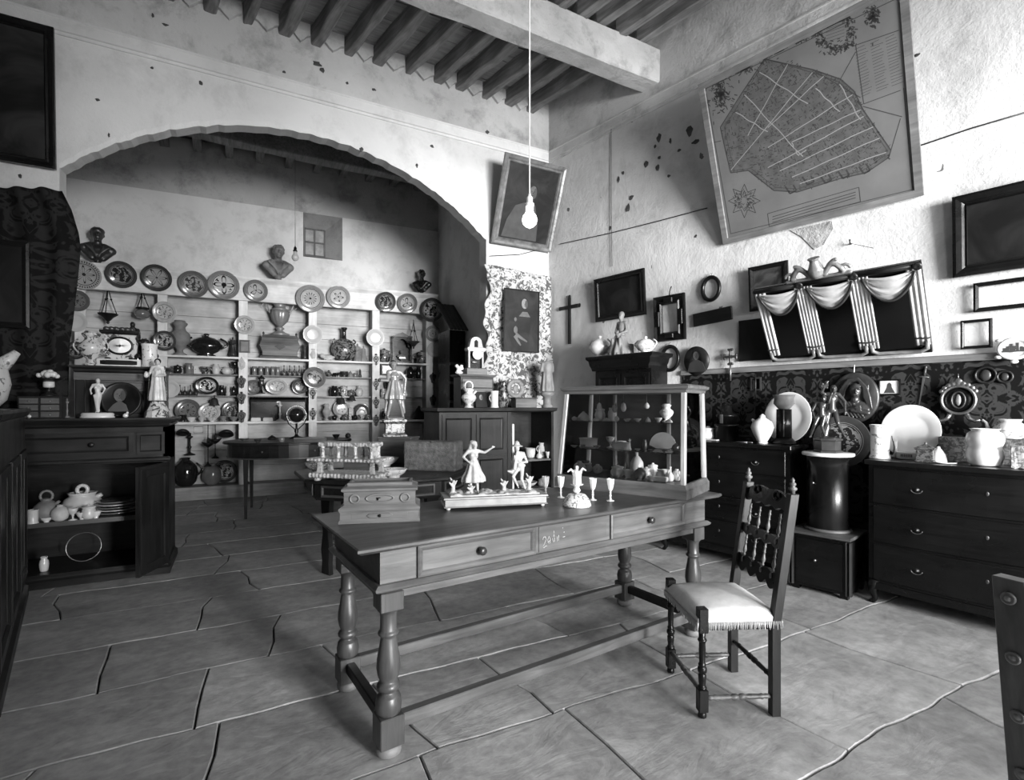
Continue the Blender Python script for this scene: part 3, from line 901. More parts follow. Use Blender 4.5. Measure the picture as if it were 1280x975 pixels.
# secretary cabinet standing at the back of the credenza
def build_secretary():
    a, b = onY(98, 520, 5.42), onY(212, 520, 5.42)
    z0 = 1.28; zt = onY(150, 458, 5.42).z
    x0, x1 = a.x - .02, b.x - .03; hw = (x1 - x0) / 2; H = zt - z0; dp = .24
    t = thing('writing_cabinet', 'small dark cabinet with pilasters standing on the credenza', 'cabinet', ((x0 + x1) / 2, 5.41, z0))
    obj('body', MB().box(-hw, hw, 0, dp, 0, H - .05), M_DARK, t)
    obj('cornice', MB().stack([(H - .06, hw, dp / 2), (H - .045, hw + .012, dp / 2 + .012), (H - .03, hw + .008, dp / 2 + .008), (H - .015, hw + .035, dp / 2 + .03), (H, hw + .04, dp / 2 + .03)], 0, dp / 2), M_DARK, t)
    obj('frieze', MB().box(-hw - .006, hw + .006, -.014, .01, H - .12, H - .06), M_MID, t)
    for sx in (-1, 1):
        obj('pilaster', MB().box(sx * (hw - .035) - .03, sx * (hw - .035) + .03, -.012, .01, .0, H - .12), M_DARKZ, t, bevel=.004)
        obj('pilaster', MB().box(sx * (hw - .12) - .02, sx * (hw - .12) + .02, -.008, .01, .0, H - .12), M_DARKZ, t, bevel=.004)
    dr = panel(t, 'drawer', -hw + .15, hw - .15, H - .21, H - .125, 0, M_MID, .008, .02)
    obj('keyhole_plate', MB().box(-.007, .007, -.012, -.008, -.02, .02), M_BRASS, dr)
    panel(t, 'door', -hw + .15, hw - .15, .015, H - .22, 0, M_DARK, .008, .025)
    return t, (x0 + x1) / 2, hw, zt
secretary, SECX, SECW, SECZ = build_secretary()
# low box on the secretary and a nest of six drawers on the credenza
def small_chest():
    a, b = onY(24, 521, 5.3), onY(79, 521, 5.3)
    hw = (b.x - a.x) / 2; h = (521 - 495) * pxm(a)
    t = thing('nest_of_drawers', 'little dark nest of six drawers on the credenza', 'drawers', ((a.x + b.x) / 2, 5.26, 1.28))
    obj('case', MB().box(-hw, hw, 0, .2, 0, h + .012), M_DARK, t)
    for i in range(2):
        for j in range(3):
            w = hw - .015; x0 = -hw + .01 + i * (hw - .005)
            d = obj('drawer', MB().box(x0, x0 + w - .005, -.008, .01, .008 + j * h / 3, (j + 1) * h / 3 - .002), M_MID, t, bevel=.002)
            obj('knob', MB().ball((x0 + w / 2, -.012, (j + .5) * h / 3), .006, 8), M_BRASS, d)
    k = one('key_tag', 'tiny white tag on a string hung on the nest of drawers', 'tag', MB().lathe([(.001, 0), (.012, 0), (.012, .002), (.001, .002)], 12, (0, 0, 0), front=True).tube([(0, -.001, .012), (0, -.001, .05)], .001, 5), M_CHINA, (onY(37, 519, 5.24).x, 5.235, 1.297))
small_chest()

# sideboard with open shelves against the right pier
def build_sideboard():
    Y = 5.16; a, b = onY(549, 512, Y), onY(692, 512, Y)
    x0, x1 = a.x, b.x; hw = (x1 - x0) / 2; dp = .5; H = 1.355
    t = thing('open_sideboard', 'dark sideboard with a panelled door and open shelves of bowls below the flowered cloth', 'sideboard', ((x0 + x1) / 2, Y, 0))
    xm = onY(637, 550, Y).x - (x0 + x1) / 2
    obj('top', MB().stack([(H - .05, hw, dp / 2), (H - .035, hw + .03, dp / 2 + .03), (H, hw + .035, dp / 2 + .035)], 0, dp / 2), M_DARK, t)
    c = MB().box(-hw, xm, 0, dp, .05, H - .05).box(hw - .03, hw, 0, dp, .05, H - .05).box(xm, hw, dp - .02, dp, .05, H - .05).box(xm, hw, 0, dp, .05, .1)
    obj('carcass', c, M_DARK, t)
    z1 = onY(660, 575, Y).z; z2 = onY(660, 612, Y).z
    for z in (z1, z2): obj('shelf', MB().box(xm, hw - .03, .02, dp - .02, z - .02, z), M_MID, t)
    obj('upright', MB().box(xm - .03, xm + .015, -.008, .03, .05, H - .05), M_DARKZ, t)
    xs = [-hw + .02, onY(594, 540, Y).x - (x0 + x1) / 2, xm - .04]
    for q in range(2):
        panel(t, 'door', xs[q] + .01, xs[q + 1] - .01, .85, 1.28, 0, M_DARKZ, .012, .06)
        panel(t, 'door', xs[q] + .01, xs[q + 1] - .01, .1, .82, 0, M_DARKZ, .012, .06)
    return t, Y, z1, z2
sideboard, SBY, SBZ1, SBZ2 = build_sideboard()

# ------------------------------------------------------------------ chests along the right wall (local frame of the wall)
def wall_thing(name, label, cat, a, off, z=0.0, rx=0.0, group=None):
    return thing(name, label, cat, rp(a, off, z), RZR, rx, group)
M_TARN = mat('tarnished_brass', .10, .4, .7, .4)
def chest(name, label, a0, a1, off, H, rows, bow):
    w = a1 - a0; dp = off - .03
    t = wall_thing(name, label, 'chest of drawers', (a0 + a1) / 2, off)
    hw = w / 2
    def front(z0, z1, y, xa, xb, n=12):                      # bowed front slab
        P = [(xa + (xb - xa) * k / n, y - bow * cos(pi * (xa + (xb - xa) * k / n) / w)) for k in range(n + 1)]
        return MB().prism(P + [(xb, .08), (xa, .08)], z0, z1, 'xy')
    obj('top', front(H - .032, H, -.02, -hw - .02, hw + .02).box(-hw - .02, hw + .02, .05, dp, H - .032, H), M_BLACK, t, bevel=.004)
    obj('carcass', front(.14, H - .032, .012, -hw, hw).box(-hw, hw, .06, dp, .14, H - .032), M_BLACK, t)
    hts = [(H - .032 - .17) * k / rows for k in range(rows + 1)]
    for r_ in range(rows):
        z0, z1 = .16 + hts[r_] + .008, .16 + hts[r_ + 1] - .008
        d = obj('drawer', front(z0, z1, .0, -hw + .03, hw - .03), M_BLACK, t, bevel=.004)
        for sx in (-1, 1):
            xk = sx * hw * .55; yk = -bow * cos(pi * xk / w)
            obj('handle', MB().lathe([(.012, 0), (.014, .004), (.007, .008), (.006, .016)], 12, (xk, yk, (z0 + z1) / 2), front=True).tube([(xk + .03 * cos(q * pi / 8 + pi), yk - .014, (z0 + z1) / 2 + .022 * sin(q * pi / 8 + pi)) for q in range(9)], .0035, 6), M_TARN, d)
        obj('keyhole_plate', MB().ball((0, -bow - .001, (z0 + z1) / 2 + .02), (.009, .003, .014), 10), M_TARN, d)
    obj('apron', front(.10, .15, .004, -hw + .02, hw - .02), M_BLACK, t)
    for sx in (-1, 1):
        for y in (.03, dp - .05):
            obj('leg', MB().tube([(sx * (hw - .03), y, .16), (sx * (hw - .02), y - .005, .08), (sx * (hw - .035), y, .03), (sx * (hw - .015), y - .012, 0)], [.04, .03, .018, .02], 8), M_BLACKZ, t)
    return t
chestN = chest('chest_of_drawers', 'black chest of drawers with the white oval platter and the round jar on top', 3.70, 4.95, .50, 1.0, 3, .05)
chestF = chest('chest_of_drawers', 'black chest of drawers behind the round pedestal, a white jug on its corner', 2.0, 3.16, .46, 1.06, 4, .0)
# round pedestal cupboard on a box
def build_pedestal():
    a = (rloc(onR(989, 565, .62)) + rloc(onR(1056, 570, .62))) / 2; off = .40
    t = wall_thing('pedestal_cupboard', 'cylindrical dark cupboard with a white marble top holding the bronze group', 'pedestal', a, off, .44)
    obj('drum', MB().lathe([(.135, .012), (.14, .02), (.14, .56)], 36), M_BLACKZ, t)
    obj('base_ring', MB().lathe([(.15, 0), (.158, .006), (.155, .016), (.142, .022)], 36), M_MID, t)
    obj('marble_top', MB().lathe([(.155, .56), (.17, .563), (.174, .572), (.172, .583), (.165, .586)], 40), mat('white_marble', .72, .25, 0, .12, 5, bmp=0), t)
    obj('knob', MB().ball((-.055, -.138, .36), .009, 10), M_BRASS, t)
    k = wall_thing('bedside_box', 'low dark box with one door knob under the round pedestal', 'cabinet', a, off)
    w = .19
    obj('body', MB().box(-w, w, -w, w, .03, .41), M_BLACK, k)
    obj('top', MB().stack([(.41, w, w), (.42, w + .018, w + .018), (.436, w + .02, w + .02), (.44, w + .016, w + .016)]), M_MID, k)
    for sx in (-1, 1):
        obj('pilaster', MB().prism([(sx * w - .022 + .011 * q, -w - .014 * (q % 2) - .004) for q in range(5)] + [(sx * w + .022, -w + .02), (sx * w - .022, -w + .02)], .03, .41, 'xy'), M_DARKZ, k)
        for sy in (-1, 1): obj('foot', MB().cb(sx * (w - .03), sy * (w - .03), .015, .05, .05, .03), M_BLACK, k)
    obj('door', MB().box(-w + .035, w - .035, -w - .008, -w + .004, .05, .39), M_BLACK, k, bevel=.003)
    obj('knob', MB().ball((-.02, -w - .016, .24), .011, 10), M_BRASS, k)
    return rp(a, off, .44 + .586), a, off
PEDTOP, PEDA, PEDO = build_pedestal()
# cabinet with a deep cornice behind the showcase, carrying the tureens
def build_tureen_cabinet():
    a0, a1 = rloc(onR(737, 443, .33)), rloc(onR(818, 440, .33)); z = onR(780, 443, .33).z
    t = wall_thing('corniced_cabinet', 'tall dark cabinet with a heavy projecting cornice behind the display case', 'cabinet', (a0 + a1) / 2, .36)
    hw = (a1 - a0) / 2
    obj('body', MB().box(-hw + .07, hw - .05, .05, .34, 0, z - .10), M_BLACK, t)
    obj('cornice', MB().stack([(z - .16, hw - .055, .15), (z - .13, hw - .05, .16), (z - .1, hw - .03, .165), (z - .05, hw - .02, .175), (z - .03, hw + .01, .185), (z - .008, hw + .012, .19), (z, hw + .008, .185)], 0, .16), M_BLACK, t)
    panel(t, 'door', -hw + .09, -.01, .1, z - .2, .05, M_BLACKZ, .012, .06)
    panel(t, 'door', .01, hw - .07, .1, z - .2, .05, M_BLACKZ, .012, .06)
    return a0, a1, z
TCA0, TCA1, TCZ = build_tureen_cabinet()
# ------------------------------------------------------------------ octagonal table and the table behind it
OC = Vector((1.2, 4.66, 0)); OZ = .80
def build_octagon():
    t = thing('octagonal_table', 'dark eight-sided pedestal table behind the long table', 'table', OC, R(2))
    def oct_(r, z0, z1): return [(r, z0), (r, z1)]
    obj('top', MB().lathe([(.75, .76), (.79, .765), (.80, .775), (.80, .79), (.795, .80)], 8, smooth=False).at(None), M_DARK, t, rot=(0, 0, R(22.5)))
    obj('frieze', MB().lathe([(.70, .62), (.71, .64), (.71, .76)], 8, smooth=False), M_DARK, t, rot=(0, 0, R(22.5)))
    for k in range(8):
        a = R(45 * k)
        p = obj('apron_panel', MB().frame(.42, .09, [(0, .0), (0, -.012), (.012, -.012), (.018, -.004), (.018, 0)], 0), M_MID, t, loc=(.658 * cos(a), .658 * sin(a), .695), rot=(0, 0, a + pi / 2))
    for k in range(8):
        a = R(45 * k + 22.5)
        lg = MB().prism([(-.06, 0), (.06, 0), (.05, .1), (.065, .2), (.04, .34), (.055, .46), (.07, .63), (-.07, .63), (-.055, .46), (-.04, .34), (-.065, .2), (-.05, .1)], -.02, .02)
        if k % 2 == 0: obj('leg', lg, M_DARKZ, t, loc=(.60 * cos(a), .60 * sin(a), 0), rot=(0, 0, a + pi / 2), bevel=.006)
    obj('pedestal', MB().lathe([(.2, .0), (.2, .06), (.12, .1), (.1, .3), (.14, .5), (.2, .62)], 8, smooth=False), M_DARKZ, t)
    return t
build_octagon()
def build_demilune():
    c = Vector((.62, 7.35, 0)); H = .93
    t = thing('oval_table', 'thin-legged oval table with drawers in front of the shelves', 'table', c, R(-6))
    a, b = .78, .62
    def el(k, s=1.0): return (a * s * cos(k), b * s * sin(k))
    ring = [el(2 * pi * k / 40) for k in range(40)]
    obj('top', MB().prism(ring, H - .03, H, 'xy'), M_DARK, t, bevel=.006)
    obj('apron', MB().prism([el(2 * pi * k / 40, .93) for k in range(40)], H - .20, H - .03, 'xy'), M_DARK, t)
    obj('beading', MB().prism([el(2 * pi * k / 40, .945) for k in range(40)], H - .205, H - .19, 'xy'), M_MID, t)
    for k in range(4):
        x, y = el(pi / 4 + k * pi / 2 + .0, .88)
        obj('leg', MB().frus(0, .014, .014, H - .19, .028, .028, x, y), M_DARKZ, t)
    for k in (-1, 1):
        x, y = el(-pi / 2 + k * .42, .935)
        obj('drawer_knob', MB().ball((x, y - .008, H - .11), .012, 10), M_BRASS, t)
    return c, H
DEM, DEMZ = build_demilune()
# tall dark cupboard with a sloping boarded roof at the right of the shelving
def build_roofed():
    Y = 7.55; a, b = onY(560, 440, Y), onY(612, 440, Y)
    x0, x1 = a.x + .04, 3.22
    t = thing('roofed_cupboard', 'tall dark cupboard with a sloping boarded roof in the alcove corner', 'cupboard', ((x0 + x1) / 2, Y, 0))
    hw = (x1 - x0) / 2; z = onY(585, 412, Y).z; zt = onY(590, 384, Y + .5).z
    obj('body', MB().box(-hw, hw, .03, .55, 0, z - .02), M_BLACKZ, t)
    n = 5
    for k in range(n):
        xa, xb = -hw - .03 + (2 * hw + .06) * k / n, -hw - .03 + (2 * hw + .06) * (k + 1) / n - .008
        v = [(xa, -.06, z - .03), (xb, -.06, z - .03), (xb, .56, zt), (xa, .56, zt)]
        v += [(x, y, q + .02) for x, y, q in v]
        obj('roof_board', MB().add(v, [(0, 3, 2, 1), (4, 5, 6, 7), (0, 1, 5, 4), (1, 2, 6, 5), (2, 3, 7, 6), (3, 0, 4, 7)]), M_DARK, t)
    panel(t, 'door', -hw + .02, hw - .02, .15, 1.25, .03, M_BLACKZ, .012, .07)
    obj('shelf_edge', MB().box(-hw, hw, .0, .04, 1.72, 1.76), M_MID, t); obj('shelf_edge', MB().box(-hw, hw, .0, .04, 2.02, 2.06), M_MID, t)
    obj('shelf_edge', MB().box(-hw, hw, .0, .04, 1.42, 1.46), M_MID, t)
build_roofed()
# ------------------------------------------------------------------ figures: one continuous skin per body
def human(mb, h, J=None, sx=1.0, female=False, M=None):
    """capsule body facing -y, base at z=0; J overrides joints (in units of the height)"""
    P = dict(head=(0, -.01, .925), neck=(0, .005, .845), chest=(0, .005, .73), waist=(0, 0, .62), pelvis=(0, .005, .53),
             sL=(.105, .01, .805), sR=(-.105, .01, .805), eL=(.135, .015, .635), eR=(-.135, .015, .635), wL=(.14, -.03, .49), wR=(-.14, -.03, .49),
             hL=(.05, .005, .50), hR=(-.05, .005, .50), kL=(.055, -.015, .28), kR=(-.055, -.015, .28), aL=(.055, .01, .045), aR=(-.055, .01, .045))
    if J: P.update(J)
    q = {k: Vector((v[0] * h * sx, v[1] * h, v[2] * h)) for k, v in P.items()}
    if M is not None: mb.M = M
    hd = q['head']
    mb.ball(hd, (.055 * h, .064 * h, .074 * h), 14)
    mb.ball(hd + Vector((0, -.012 * h, -.035 * h)), (.042 * h, .05 * h, .045 * h), 12)
    mb.cap(hd + Vector((0, -.062 * h, .008 * h)), hd + Vector((0, -.072 * h, -.016 * h)), .008 * h, .012 * h, 8)
    mb.cap(hd + Vector((-.03 * h, -.052 * h, .018 * h)), hd + Vector((.03 * h, -.052 * h, .018 * h)), .012 * h, .012 * h, 8)
    mb.cap(hd + Vector((-.012 * h, -.055 * h, -.038 * h)), hd + Vector((.012 * h, -.055 * h, -.038 * h)), .01 * h, .01 * h, 8)
    mb.cap(q['neck'] - Vector((0, 0, .03 * h)), hd - Vector((0, -.01 * h, .03 * h)), .036 * h, .03 * h)
    mb.ball(q['chest'], (.095 * h, .068 * h, .1 * h), 14); mb.cap(q['chest'], q['waist'], .075 * h, .064 * h, 12); mb.cap(q['waist'], q['pelvis'], .064 * h, .074 * h, 12)
    if female:
        for s_ in (-1, 1): mb.ball(q['chest'] + Vector((s_ * .042 * h, -.05 * h, .005 * h)), .036 * h, 10)
    mb.ball(q['pelvis'], (.088 * h, .07 * h, .06 * h), 12)
    for s_ in 'LR':
        mb.cap(q['neck'] - Vector((0, 0, .02 * h)), q['s' + s_], .036 * h, .04 * h)
        mb.cap(q['s' + s_], q['e' + s_], .036 * h, .027 * h); mb.cap(q['e' + s_], q['w' + s_], .027 * h, .019 * h)
        d = (q['w' + s_] - q['e' + s_]).normalized(); sd = d.cross(Vector((0, 1, .3))).normalized()
        w = q['w' + s_]
        mb.cap(w, w + d * .045 * h, .019 * h, .022 * h, 8)
        for k in range(4): mb.cap(w + d * .05 * h + sd * (k - 1.5) * .011 * h, w + d * (.085 + .008 * (1.5 - abs(k - 1.5))) * h + sd * (k - 1.5) * .013 * h, .0068 * h, .005 * h, 6)
        mb.cap(w + d * .02 * h + sd * .018 * h, w + d * .055 * h + sd * .038 * h, .008 * h, .006 * h, 6)
        mb.cap(q['h' + s_], q['k' + s_], .052 * h, .037 * h); mb.cap(q['k' + s_], q['a' + s_], .037 * h, .022 * h)
        a = q['a' + s_]; mb.cap(a + Vector((0, .015 * h, -.02 * h)), a + Vector((0, -.085 * h, -.027 * h)), .022 * h, .016 * h, 8)
    mb.M = None
    return q
def drape(mb, c, z0, z1, r0, r1, folds=9, amp=.1, sy=.8, n=40):
    """a pleated skirt or robe: fluted cone"""
    mb.lathe([(r0, z0), (r0 * .94 + r1 * .06, z0 + (z1 - z0) * .2), ((r0 + r1) / 2, (z0 + z1) / 2), (r1, z1)], n, (c[0], c[1], 0), sy=sy, flute=folds, fl=amp)

def bust_mesh(name, h, kind):
    mb = MB()
    H = h / .42                                          # as if a whole figure
    z = -.58 * H
    hd = Vector((0, -.01 * H, .925 * H + z))
    mb.ball(hd, (.056 * H, .066 * H, .074 * H), 16); mb.ball(hd + Vector((0, -.014 * H, -.036 * H)), (.042 * H, .05 * H, .046 * H), 12)
    mb.cap(hd + Vector((0, -.064 * H, .008 * H)), hd + Vector((0, -.078 * H, -.018 * H)), .007 * H, .012 * H, 8)
    mb.cap(hd + Vector((-.03 * H, -.055 * H, .018 * H)), hd + Vector((.03 * H, -.055 * H, .018 * H)), .011 * H, None, 8)
    mb.cap(hd + Vector((-.014 * H, -.058 * H, -.04 * H)), hd + Vector((.014 * H, -.058 * H, -.04 * H)), .009 * H, None, 8)
    mb.ball(hd + Vector((0, -.05 * H, -.068 * H)), .02 * H, 8)
    for s_ in (-1, 1): mb.ball(hd + Vector((s_ * .056 * H, .005 * H, -.005 * H)), (.01 * H, .016 * H, .02 * H), 8)
    q = random.Random(kind)
    hair = 26 if kind != 2 else 40
    for k in range(hair):
        a, e = q.uniform(0, 2 * pi), q.uniform(.15, 1.3)
        p = Vector((cos(a) * cos(e) * .056, abs(sin(a)) * cos(e) * .064 - .012 * (1 - e), sin(e) * .076)) * H
        mb.ball(hd + p, .019 * H, 8)
    if kind == 0:
        mb.ball(hd + Vector((0, 0, .035 * H)), (.068 * H, .074 * H, .045 * H), 14)      # soft cap
    mb.cap((0, .012 * H, .80 * H + z), hd - Vector((0, -.008 * H, .03 * H)), .042 * H, .036 * H)
    mb.ball((0, .01 * H, .745 * H + z), (.125 * H, .07 * H, .075 * H), 16)
    for s_ in (-1, 1):
        mb.cap((s_ * .06 * H, .01 * H, .80 * H + z), (s_ * .125 * H, .015 * H, .765 * H + z), .04 * H, .045 * H)
        mb.cap((s_ * .13 * H, .012 * H, .76 * H + z), (s_ * .05 * H, -.01 * H, .66 * H + z), .035 * H, .03 * H)
        for k in range(3): mb.cap((s_ * (.05 + .03 * k) * H, -.055 * H, .79 * H + z), (s_ * .012 * H, -.06 * H, (.66 + .015 * k) * H + z), .011 * H, .009 * H, 6)
    mb.cap((0, 0, .70 * H + z), (0, .005 * H, .63 * H + z), .07 * H, .035 * H)
    mb.lathe([(.06 * H, 0), (.062 * H, .012 * H), (.04 * H, .02 * H), (.028 * H, .035 * H), (.034 * H, .055 * H)], 18)
    return remesh(name, mb, h / 62, 2)
def bust(label, px, py_base, hpx, plane, kind, m, rz=0.0, yaw=0.0):
    p = plane(px, py_base); h = hpx * pxm(p)
    one('bust', label, 'bust', bust_mesh('bust', h, kind), m, p, rz + yaw)

# ------------------------------------------------------------------ patterned pottery
def plate_mat(name, base, ink, n=6, rim=None, twist=0.0, core=.25, reach=.62, dots=0, breakup=.5, rough=.2):
    m, nt, bs = _nt(name)
    tc = nt.nodes.new('ShaderNodeTexCoord'); sep = nt.nodes.new('ShaderNodeSeparateXYZ'); nt.links.new(tc.outputs['Generated'], sep.inputs[0])
    x = mth(nt, 'MULTIPLY', mth(nt, 'SUBTRACT', sep.outputs[0], .5), 2.0); y = mth(nt, 'MULTIPLY', mth(nt, 'SUBTRACT', sep.outputs[2], .5), 2.0)
    r = mth(nt, 'SQRT', mth(nt, 'ADD', mth(nt, 'MULTIPLY', x, x), mth(nt, 'MULTIPLY', y, y)))
    an = mth(nt, 'ARCTAN2', y, x)
    ns = noise(nt, tc.outputs['Generated'], 7, 3)
    pet = mth(nt, 'COSINE', mth(nt, 'ADD', mth(nt, 'MULTIPLY', an, n), mth(nt, 'MULTIPLY', r, twist)))
    edge = mth(nt, 'MULTIPLY', mth(nt, 'ADD', mth(nt, 'MULTIPLY', pet, .5), .5), reach)      # petal outline
    mask = mth(nt, 'LESS_THAN', mth(nt, 'ABSOLUTE', mth(nt, 'SUBTRACT', r, edge)), .06)
    mask = mth(nt, 'MAXIMUM', mask, mth(nt, 'LESS_THAN', r, core * .35))
    mask = mth(nt, 'MAXIMUM', mask, mth(nt, 'MULTIPLY', mth(nt, 'GREATER_THAN', ns, 1 - breakup * .95), mth(nt, 'LESS_THAN', r, .66)))
    mask = mth(nt, 'MAXIMUM', mask, mth(nt, 'LESS_THAN', mth(nt, 'ABSOLUTE', mth(nt, 'SUBTRACT', r, .7)), .02))
    if dots:
        dd = mth(nt, 'GREATER_THAN', mth(nt, 'COSINE', mth(nt, 'MULTIPLY', an, dots)), .25)
        mask = mth(nt, 'MAXIMUM', mask, mth(nt, 'MULTIPLY', dd, mth(nt, 'LESS_THAN', mth(nt, 'ABSOLUTE', mth(nt, 'SUBTRACT', r, .84)), .06)))
    c = mix(nt, base, ink, mask)
    if rim is not None: c = mix(nt, c, rim, mth(nt, 'GREATER_THAN', r, .74))
    c = mix(nt, c, ramp(nt, ns, [(.3, .8), (.7, 1.1)]), 1, 'MULTIPLY')
    nt.links.new(c, bs.inputs['Base Color']); bs.inputs['Roughness'].default_value = rough; bs.inputs['Coat Weight'].default_value = .3
    return m
def speckle(name, base, ink, scale=18, thr=.55, rough=.3, metal=0.0):
    """painted or carved all-over ornament"""
    m, nt, bs = _nt(name); v = coords(nt)
    n1 = noise(nt, v, scale, 3, .6, 1.2)
    c = ramp(nt, n1, [(thr - .05, base), (thr + .02, ink)])
    nt.links.new(c, bs.inputs['Base Color']); bs.inputs['Roughness'].default_value = rough; bs.inputs['Metallic'].default_value = metal
    bump(nt, bs, n1, .4, .006)
    return m
PM = dict(
    sun=plate_mat('dish_sunburst', .34, .03, 8, None, 0, .3, .55, 40, .3), dark=plate_mat('dish_dark_rim', .26, .02, 5, .05, 2, .3, .5, 0, .55),
    flower=plate_mat('dish_big_flower', .32, .03, 6, .045, 0, .2, .62, 0, .25), bird=plate_mat('dish_bird', .34, .05, 3, .12, 3, .3, .5, 0, .5),
    cross=plate_mat('dish_cross_flower', .5, .015, 4, .2, 0, .45, .6, 16, .4), sprig=plate_mat('dish_sprig', .42, .04, 3, .16, 2, .2, .5, 0, .35),
    wheel=plate_mat('dish_wheel', .46, .02, 14, .26, 0, .2, .4, 22, .2), sprig2=plate_mat('dish_pale_sprig', .5, .05, 5, .3, 1, .2, .4, 0, .3),
    swirl=plate_mat('dish_swirl', .4, .015, 4, .05, 5, .3, .62, 0, .5), white=mat('plain_white_dish', .5, .2, 0, .1, 5, bmp=0, coat=.3),
    lace=plate_mat('dish_lace', .5, .12, 9, .42, 4, .1, .5, 30, .45), figure=plate_mat('dish_figure', .32, .02, 2, .14, 1.5, .5, .6, 0, .48),
    grey=plate_mat('dish_grey', .16, .04, 7, .1, 3, .3, .5, 24, .4), inky=plate_mat('dish_black_white', .6, .008, 2, .01, 4, .2, .55, 0, .52))
PLP = [(.0, .0), (.34, .0), (.36, .012), (.40, .03), (.62, .10), (.66, .115), (.97, .17), (1.0, .178), (1.0, .165), (.66, .10), (.40, .0)]
def plate_mesh(Rr, dish=1.0):
    front = [(0, .02), (.5, .022), (.62, .04), (.68, .085), (.97, .14), (1.0, .142)]
    back = [(1.0, .125), (.7, .06), (.55, 0), (0, 0)]
    return MB().lathe([(a * Rr, b * Rr * dish) for a, b in back[::-1] + front[::-1]], 32, front=True)
def plate(label, px, py, hpx, plane, m, tilt=8, rz=SA, off=0.0, group=None, wk=1.0, name='dish', dish=1.0):
    """a round dish hung up facing the room: centre pixel and height in pixels"""
    p = plane(px, py, off) if off is not None else plane(px, py)
    r = hpx * pxm(p) / 2
    o = one(name, label, 'plate', plate_mesh(r, dish), m, p, rz, R(tilt), group)
    o.scale = (wk, 1, 1)
    return o

# ------------------------------------------------------------------ the shelving
SHZ1, SHZ0, SZA, SZB = 2.11, 1.14, 1.85, 1.53
PX = [100, 203, 304, 391, 470, 537]
PA = [sloc(onS(x, 447))[0] for x in PX]
def build_shelving():
    t = thing('shelving', 'white painted wall shelving full of pottery in the arched alcove', 'shelves', S0, SA)
    D = .31
    for i, a in enumerate(PA):
        obj('post', MB().box(a - .06, a + .06, 0, .035, .16, 2.99), M_WHITEWOODZ, t, bevel=.003)
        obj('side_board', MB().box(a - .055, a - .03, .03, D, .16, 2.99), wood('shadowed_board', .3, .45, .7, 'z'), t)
    x0, x1 = PA[0] - .45, PA[-1] + .12
    obj('cornice', MB().prism([(0, 2.96), (-.03, 2.965), (-.05, 3.02), (-.09, 3.22), (-.13, 3.27), (-.14, 3.30), (D, 3.30), (D, 3.28), (-.08, 3.27), (0, 3.0)], x0, x1, 'yz'), M_WHITEWOOD, t)
    obj('top_board', MB().box(x0, x1, -.10, D, 3.285, 3.305), M_WHITEWOOD, t)
    for z, th in ((SHZ1, .03), (SHZ0, .035)):
        obj('shelf', MB().box(x0, x1 - .05, -.012, D, z - th, z), M_WHITEWOOD, t, bevel=.003)
    for i in range(1, 5):
        for z in (SZA, SZB):
            obj('narrow_shelf', MB().box(PA[i] + .03, PA[i + 1] - .03, .08, D, z - .018, z), M_MID, t)
    obj('plinth', MB().box(x0, x1 - .05, -.02, D, 0, .19), wood('scuffed_plinth', .2, .36, .7), t, bevel=.004)
    nb = 11
    for k in range(nb):
        z0, z1 = .19 + (2.98 - .19) * k / nb, .19 + (2.98 - .19) * (k + 1) / nb
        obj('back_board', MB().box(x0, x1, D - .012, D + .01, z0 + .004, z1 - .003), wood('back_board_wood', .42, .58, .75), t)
    return t
shelving = build_shelving()
def cor(x, y, off=0.0):                                   # sloping face of the cornice
    z = onS(x, y, -.08).z
    return onS(x, y, -.075 - .1 * (z - 3.1) / .3 + off)
def onSz(z):                                              # plane for things standing on a shelf at height z: `y` only sets the depth row
    def f(x, y, off=.12):
        p = onS(x, y, off); return Vector((p.x, p.y, z))
    return f
CD = [('big dish with a sunburst of dark rays, half behind the dark drape', 105, 343, 37, 'sun'), ('dark-rimmed dish next to the sunburst dish on the shelf cornice', 152, 343, 33, 'dark'),
      ('dark dish painted with a large six-petalled flower', 196, 347, 33, 'flower'), ('dish with a crouching bird on the shelf cornice', 242, 355, 33, 'bird'),
      ('pale dish with a dark cross-shaped flower', 280, 356, 35, 'cross'), ('shallow oval-looking dish with a dark sprig under the middle bust', 320, 363, 27, 'sprig'),
      ('dish painted with a spiky wheel and a dotted border', 388, 373, 34, 'wheel'), ('pale dish with a small leafy sprig beside the wheel dish', 423, 371, 28, 'sprig2'),
      ('dark-rimmed dish on the cornice above the shrine', 482, 377, 25, 'dark'), ('pale dish with one curving dark stroke', 509, 379, 25, 'sprig'),
      ('black and white swirl dish at the end of the cornice', 539, 387, 30, 'swirl')]
for L, x, y, h, k in CD:
    plate(L, x, y, h, cor, PM[k], tilt=20, off=-.03, group='dishes along the shelf cornice')
PD = [('brown striped oval dish on the first shelf post', 97, 376, 26, 'grey'), ('plain buff dish low on the first shelf post by the dark drape', 95, 402, 25, 'white'),
      ('pale dish with a faint spray on the second shelf post', 206, 390, 26, 'lace'), ('dark dish with a pale whirl behind the grey urn', 206, 426, 25, 'swirl'),
      ('scalloped pale dish on the third shelf post', 306, 406, 23, 'lace'), ('glossy white dish on the fourth shelf post', 391, 418, 23, 'white'),
      ('dish showing a seated figure hung on the fourth shelf post', 393, 472, 27, 'figure'), ('plain white dish with a sunken centre on the fifth shelf post', 469, 422, 22, 'white'),
      ('dish with a dark dotted rim on the last shelf post', 541, 417, 20, 'wheel'), ('white dish with a small round boss, lowest on the last post', 543, 437, 19, 'white'),
      ('white lobed dish behind the painted standing saint', 213, 486, 21, 'white')]
for L, x, y, h, k in PD:
    plate(L, x, y, h, onS, PM[k], tilt=6, off=-.035, group='dishes hung on the shelf posts')
